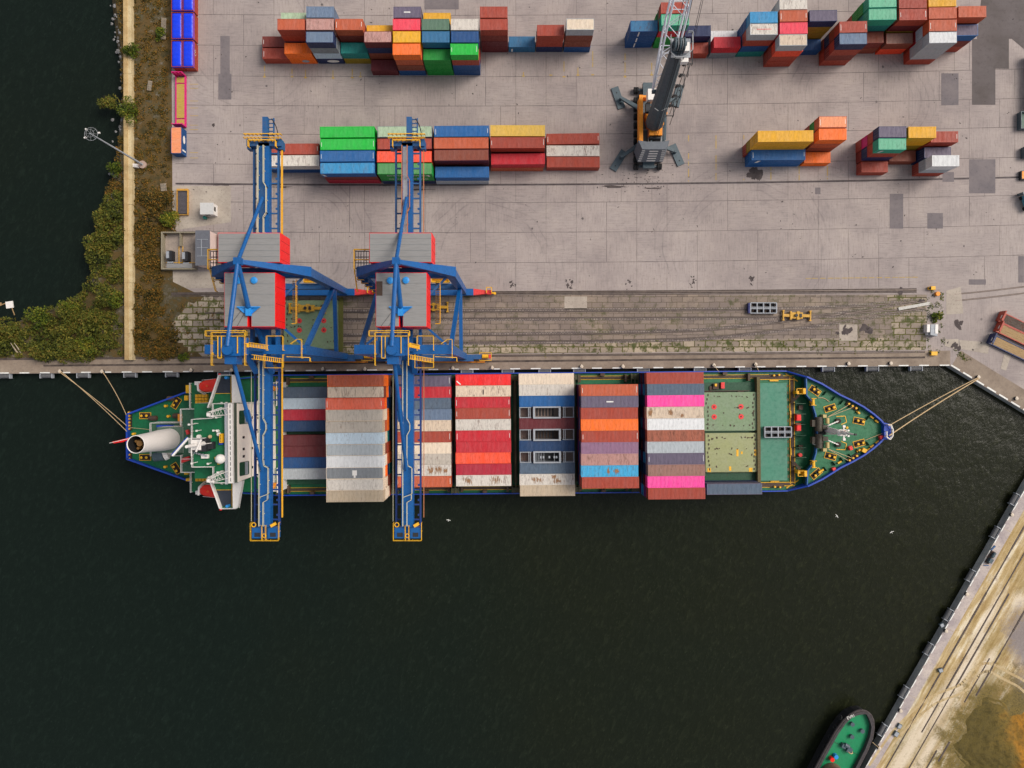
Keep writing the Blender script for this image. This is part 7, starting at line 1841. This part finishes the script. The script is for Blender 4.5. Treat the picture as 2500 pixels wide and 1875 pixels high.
for px,py,a,lab in ((1095,1270,1.4,'white gull flying just right of the right boom tip'),(2043,1260,0.6,'white gull over the water below the bow shoulder'),(2177,1299,2.0,'white gull over the water below the bow tip')):
    p = P(px,py,12); gull(p[0],p[1],12,a,lab)
p = P(24,745,-2); r = empty('raft', (p[0]-0.4,p[1],WZ), 0.15, 'small white raft with poles drifting off the scrub shore', 'raft')
b = MB(); b.box(-0.4,1.3,-0.8,0.8,0,0.25); b.build('raft_deck', M['white'], r); b = MB(); b.beam((-3.2,-0.2,.15),(-0.4,0.5,.2),0.18); b.beam((0.9,-0.8,.15),(1.2,-2.6,.05),0.15); b.beam((-1.8,0.1,.2),(-1.4,.8,.2),.3,.2); b.build('pole', M['wood'], r)

# ------------------------------------------------------------------ vegetation
def leaves(mb, c, rx, rz, n, size, rr, flat=0.6):
    for i in range(n):
        while True:
            x, y, z = rr.uniform(-1,1), rr.uniform(-1,1), rr.uniform(0,1)
            q = x*x+y*y+z*z
            if q < 1 and (q > 0.35 or rr.random() < 0.25): break
        p = Vector((c[0]+x*rx, c[1]+y*rx, c[2]+z*rz)); s = size*rr.uniform(0.55,1.35)
        a = rr.random()*6.283; t = Vector((math.cos(a),math.sin(a),rr.uniform(-.7,.7))).normalized()
        nrm = Vector((rr.gauss(0,.6),rr.gauss(0,.6),1)).normalized(); u = t.cross(nrm).normalized()
        mb.add([p-t*s, p+u*s*0.5, p+t*s, p-u*s*0.5], [(0,1,2,3)])
def inside(pt, poly):
    x, y = pt; r = False; j = len(poly)-1
    for i in range(len(poly)):
        xi, yi = poly[i]; xj, yj = poly[j]
        if (yi > y) != (yj > y) and x < (xj-xi)*(y-yi)/(yj-yi)+xi: r = not r
        j = i
    return r
rr = random.Random(11)
thick = [P(x,y)[:2] for x,y in ((262,470),(246,540),(232,580),(228,660),(195,735),(120,752),(60,778),(20,790),(-60,815),(-60,872),(300,872),(302,470))]
thick2 = [P(x,y)[:2] for x,y in ((326,470),(420,470),(432,560),(395,580),(395,740),(430,800),(440,872),(326,872))]
strip1 = [P(x,y)[:2] for x,y in ((286,-20),(300,-20),(302,470),(262,470),(282,400),(300,300),(312,226))]
strip2 = [P(x,y)[:2] for x,y in ((326,-20),(408,-20),(412,470),(326,470))]
b = MB()
def scatter(mb, poly, n, r0, r1, h0, h1, dens, size):
    xs = [p[0] for p in poly]; ys = [p[1] for p in poly]; k = 0
    while k < n:
        pt = (rr.uniform(min(xs),max(xs)), rr.uniform(min(ys),max(ys)))
        if not inside(pt, poly): continue
        k += 1; r_ = rr.uniform(r0,r1); leaves(mb, (pt[0],pt[1],0.0), r_, rr.uniform(h0,h1)*r_/r1, int(dens*r_*r_), size, rr)
scatter(b, thick, 300, 0.4, 1.4, 0.8, 2.8, 55, 0.27); scatter(b, thick, 46, 1.7, 2.8, 3.2, 5.2, 52, 0.30)
o = b.build('undergrowth', G['leaf']); tag(o, kind='stuff')
b = MB(); scatter(b, thick2, 420, 0.3, 1.1, 0.3, 1.4, 62, 0.22); scatter(b, thick2, 24, 1.1, 1.9, 1.4, 2.6, 55, 0.26); scatter(b, strip1, 130, 0.3, 0.9, 0.3, 1.0, 55, 0.22); scatter(b, strip2, 430, 0.2, 0.9, 0.15, 0.7, 55, 0.2)
o = b.build('scrub_growth', G['leafo']); tag(o, kind='stuff')
b = MB(); wd = [P(x,y)[:2] for x,y in ((2262,705),(2300,715),(2306,860),(2262,868))]
scatter(b, wd, 60, 0.15, 0.6, 0.1, 0.5, 60, 0.16)
for i in range(260):
    x = rr.uniform(-70,96); y = 8.4+0.008*x+rr.gauss(0,0.9); leaves(b,(x,y,0.02),rr.uniform(.15,.4),.15,7,.13,rr)
wl2 = [P(x,y)[:2] for x,y in ((2330,852),(2380,878),(2362,884),(2325,856))]; scatter(b, wl2, 24, .2,.5,.1,.3,60,.15)
o = b.build('weeds', G['leafg']); tag(o, kind='stuff')
b = MB(); scatter(b, [P(x,y)[:2] for x,y in ((398,735),(560,745),(560,872),(440,872))], 90, .15,.6,.1,.4,60,.16); o = b.build('dry_weeds', G['leafo']); tag(o, kind='stuff')
def bush(px, py, r_, h, n, mat, name, label, cat):
    p = P(px,py,h*0.6); t = empty(name, (p[0],p[1],0.0), 0, label, cat)
    q = random.Random(px*7+py); b = MB()
    for k in range(9):
        a = q.random()*6.283; d = r_*q.uniform(0.1,0.75); leaves(b,(d*math.cos(a),d*math.sin(a),h*q.uniform(.05,.35)),r_*q.uniform(.35,.6),h*q.uniform(.45,.7),n//9,0.26,q)
    b.build('crown', mat, t)
    b = MB()
    for k in range(5):
        a = q.random()*6.283; b.tube((0,0,0),(r_*.5*math.cos(a),r_*.5*math.sin(a),h*.75),0.09,0.03,n=6)
    b.tube((0,0,0),(0,0,h*.6),0.13,0.06,n=7); b.build('trunk', G['bark'], t)
for a in ((312,118,2.0,4.5,620,G['leafg'],'small_tree','green tree over the tan wall, upper one','tree'),(314,266,2.9,5.0,900,G['leafg'],'small_tree','green tree over the tan wall, lower and larger one','tree'),
          (258,248,2.5,3.2,640,G['leaf'],'shrub','olive shrub hanging over the water above the lamp head','shrub'),(275,408,2.0,2.8,480,G['leafg'],'shrub','shrub at the shore below the floodlight mast','shrub'),
          (388,80,1.6,2.0,360,G['leafg'],'shrub','green shrub beside the long timber frame','shrub'),(408,530,2.6,3.0,760,G['leafg'],'shrub','yellow-green shrub above the walled yard','shrub'),(388,492,1.6,2.2,360,G['leafo'],'shrub','ochre shrub left of the yellow tray','shrub'),
          (240,580,2.2,3.4,600,G['leaf'],'small_tree','round tree bulging over the shore left of the tan wall','tree'),(90,775,3.2,4.2,900,G['leafg'],'small_tree','broad tree at the tip of the scrub shore','tree'),(160,745,2.6,3.8,700,G['leafg'],'small_tree','tree on the shore between the broad tree and the bay','tree'),
          (270,730,2.2,4.2,560,G['leafg'],'small_tree','pale green tree left of the tan wall','tree'),(205,845,2.6,3.8,640,G['leafg'],'small_tree','dark green tree by the left quay','tree'),(445,868,1.3,1.8,260,G['leafg'],'shrub','green shrub at the quay beside the left crane','shrub'),(2288,772,1.4,1.6,300,G['leafg'],'shrub','bright green shrub at the track end','shrub')): bush(*a)
for px,py,lab in ((52,862,'pale dead trunk leaning at the left quay'),(43,862,'yellowish dead stem beside the pale trunk'),(153,862,'grey dead stem right of the pale trunk')):
    p = P(px,py); b = MB(); b.tube((p[0],p[1],0),(p[0]+.2,p[1]+2.2,2.6),.2,.06,n=7); o = b.build('dead_trunk', paint('bleached wood %d'%px,(196,178,150),.2,.2)); tag(o,lab,'dead tree')
# yellow sand heap on the pier
cx_, cy_, _ = P(2480,1860); r = MB(); N, K = 90, 24; vs = [(cx_,cy_,2.6)]
q = random.Random(4); vs_n = [0]
for j in range(1,K+1):
    vs_n[0] = j
    for i in range(N):
        t = 2*math.pi*i/N; d = j/K; R_ = 16.5*(1+0.13*math.sin(3*t+1)+0.08*math.sin(7*t)+0.05*math.sin(13*t+2)+0.03*math.sin(29*t)); z = 2.5*(1-d)**1.25 - 0.22 + q.uniform(-.05,.05) + 0.35*math.sin(vs_n[0]*1.7+t*5)*0.3 - (0.5 if j == K else 0)
        vs.append((cx_+R_*d*math.cos(t), cy_+R_*d*0.95*math.sin(t), z))
fs = [(0,1+i,1+(i+1)%N) for i in range(N)] + [(1+(j-1)*N+i,1+j*N+i,1+j*N+(i+1)%N,1+(j-1)*N+(i+1)%N) for j in range(1,K) for i in range(N)]
r.add(vs, fs); o = r.build('sand_heap', G['heap'], None, smooth=True); tag(o,'yellow sand heap in the lower right corner of the pier','heap')

# ================================================================== light and camera
world = bpy.data.worlds.new('World'); SC.world = world; world.use_nodes = True
nt = world.node_tree; bg = nt.nodes['Background']; sky = nt.nodes.new('ShaderNodeTexSky'); sky.sky_type = 'NISHITA'; sky.sun_disc = False
EL, AZ = R(48), R(66)                     # sun height, and its bearing clockwise from +y
sky.sun_elevation = EL; sky.sun_rotation = AZ; sky.dust_density = 3.0; sky.air_density = 1.0; sky.ozone_density = 1.0
hs = nt.nodes.new('ShaderNodeHueSaturation'); hs.inputs['Saturation'].default_value = 0.35; nt.links.new(sky.outputs[0], hs.inputs['Color']); nt.links.new(hs.outputs[0], bg.inputs[0]); bg.inputs[1].default_value = 0.115
sl = bpy.data.lights.new('Sun', 'SUN'); sl.energy = 2.3; sl.angle = R(30); sl.color = (1.0, 0.92, 0.82)
so = bpy.data.objects.new('sun', sl); COL.objects.link(so)
dirv = Vector((math.sin(AZ)*math.cos(EL), math.cos(AZ)*math.cos(EL), math.sin(EL)))
so.rotation_euler = dirv.to_track_quat('Z','Y').to_euler(); so.location = (60, 60, 150)
cam = bpy.data.cameras.new('Camera'); co = bpy.data.objects.new('camera', cam); COL.objects.link(co)
co.location = (0, 0, H); co.rotation_euler = (0, 0, 0); cam.sensor_width = 36; cam.lens = F/2500*36; cam.clip_end = 4000; cam.clip_start = 1
SC.camera = co
SC.view_settings.view_transform = 'Standard'; SC.view_settings.look = 'None'; SC.view_settings.gamma = 1.0; SC.view_settings.exposure = 0.15
SC.render.film_transparent = False
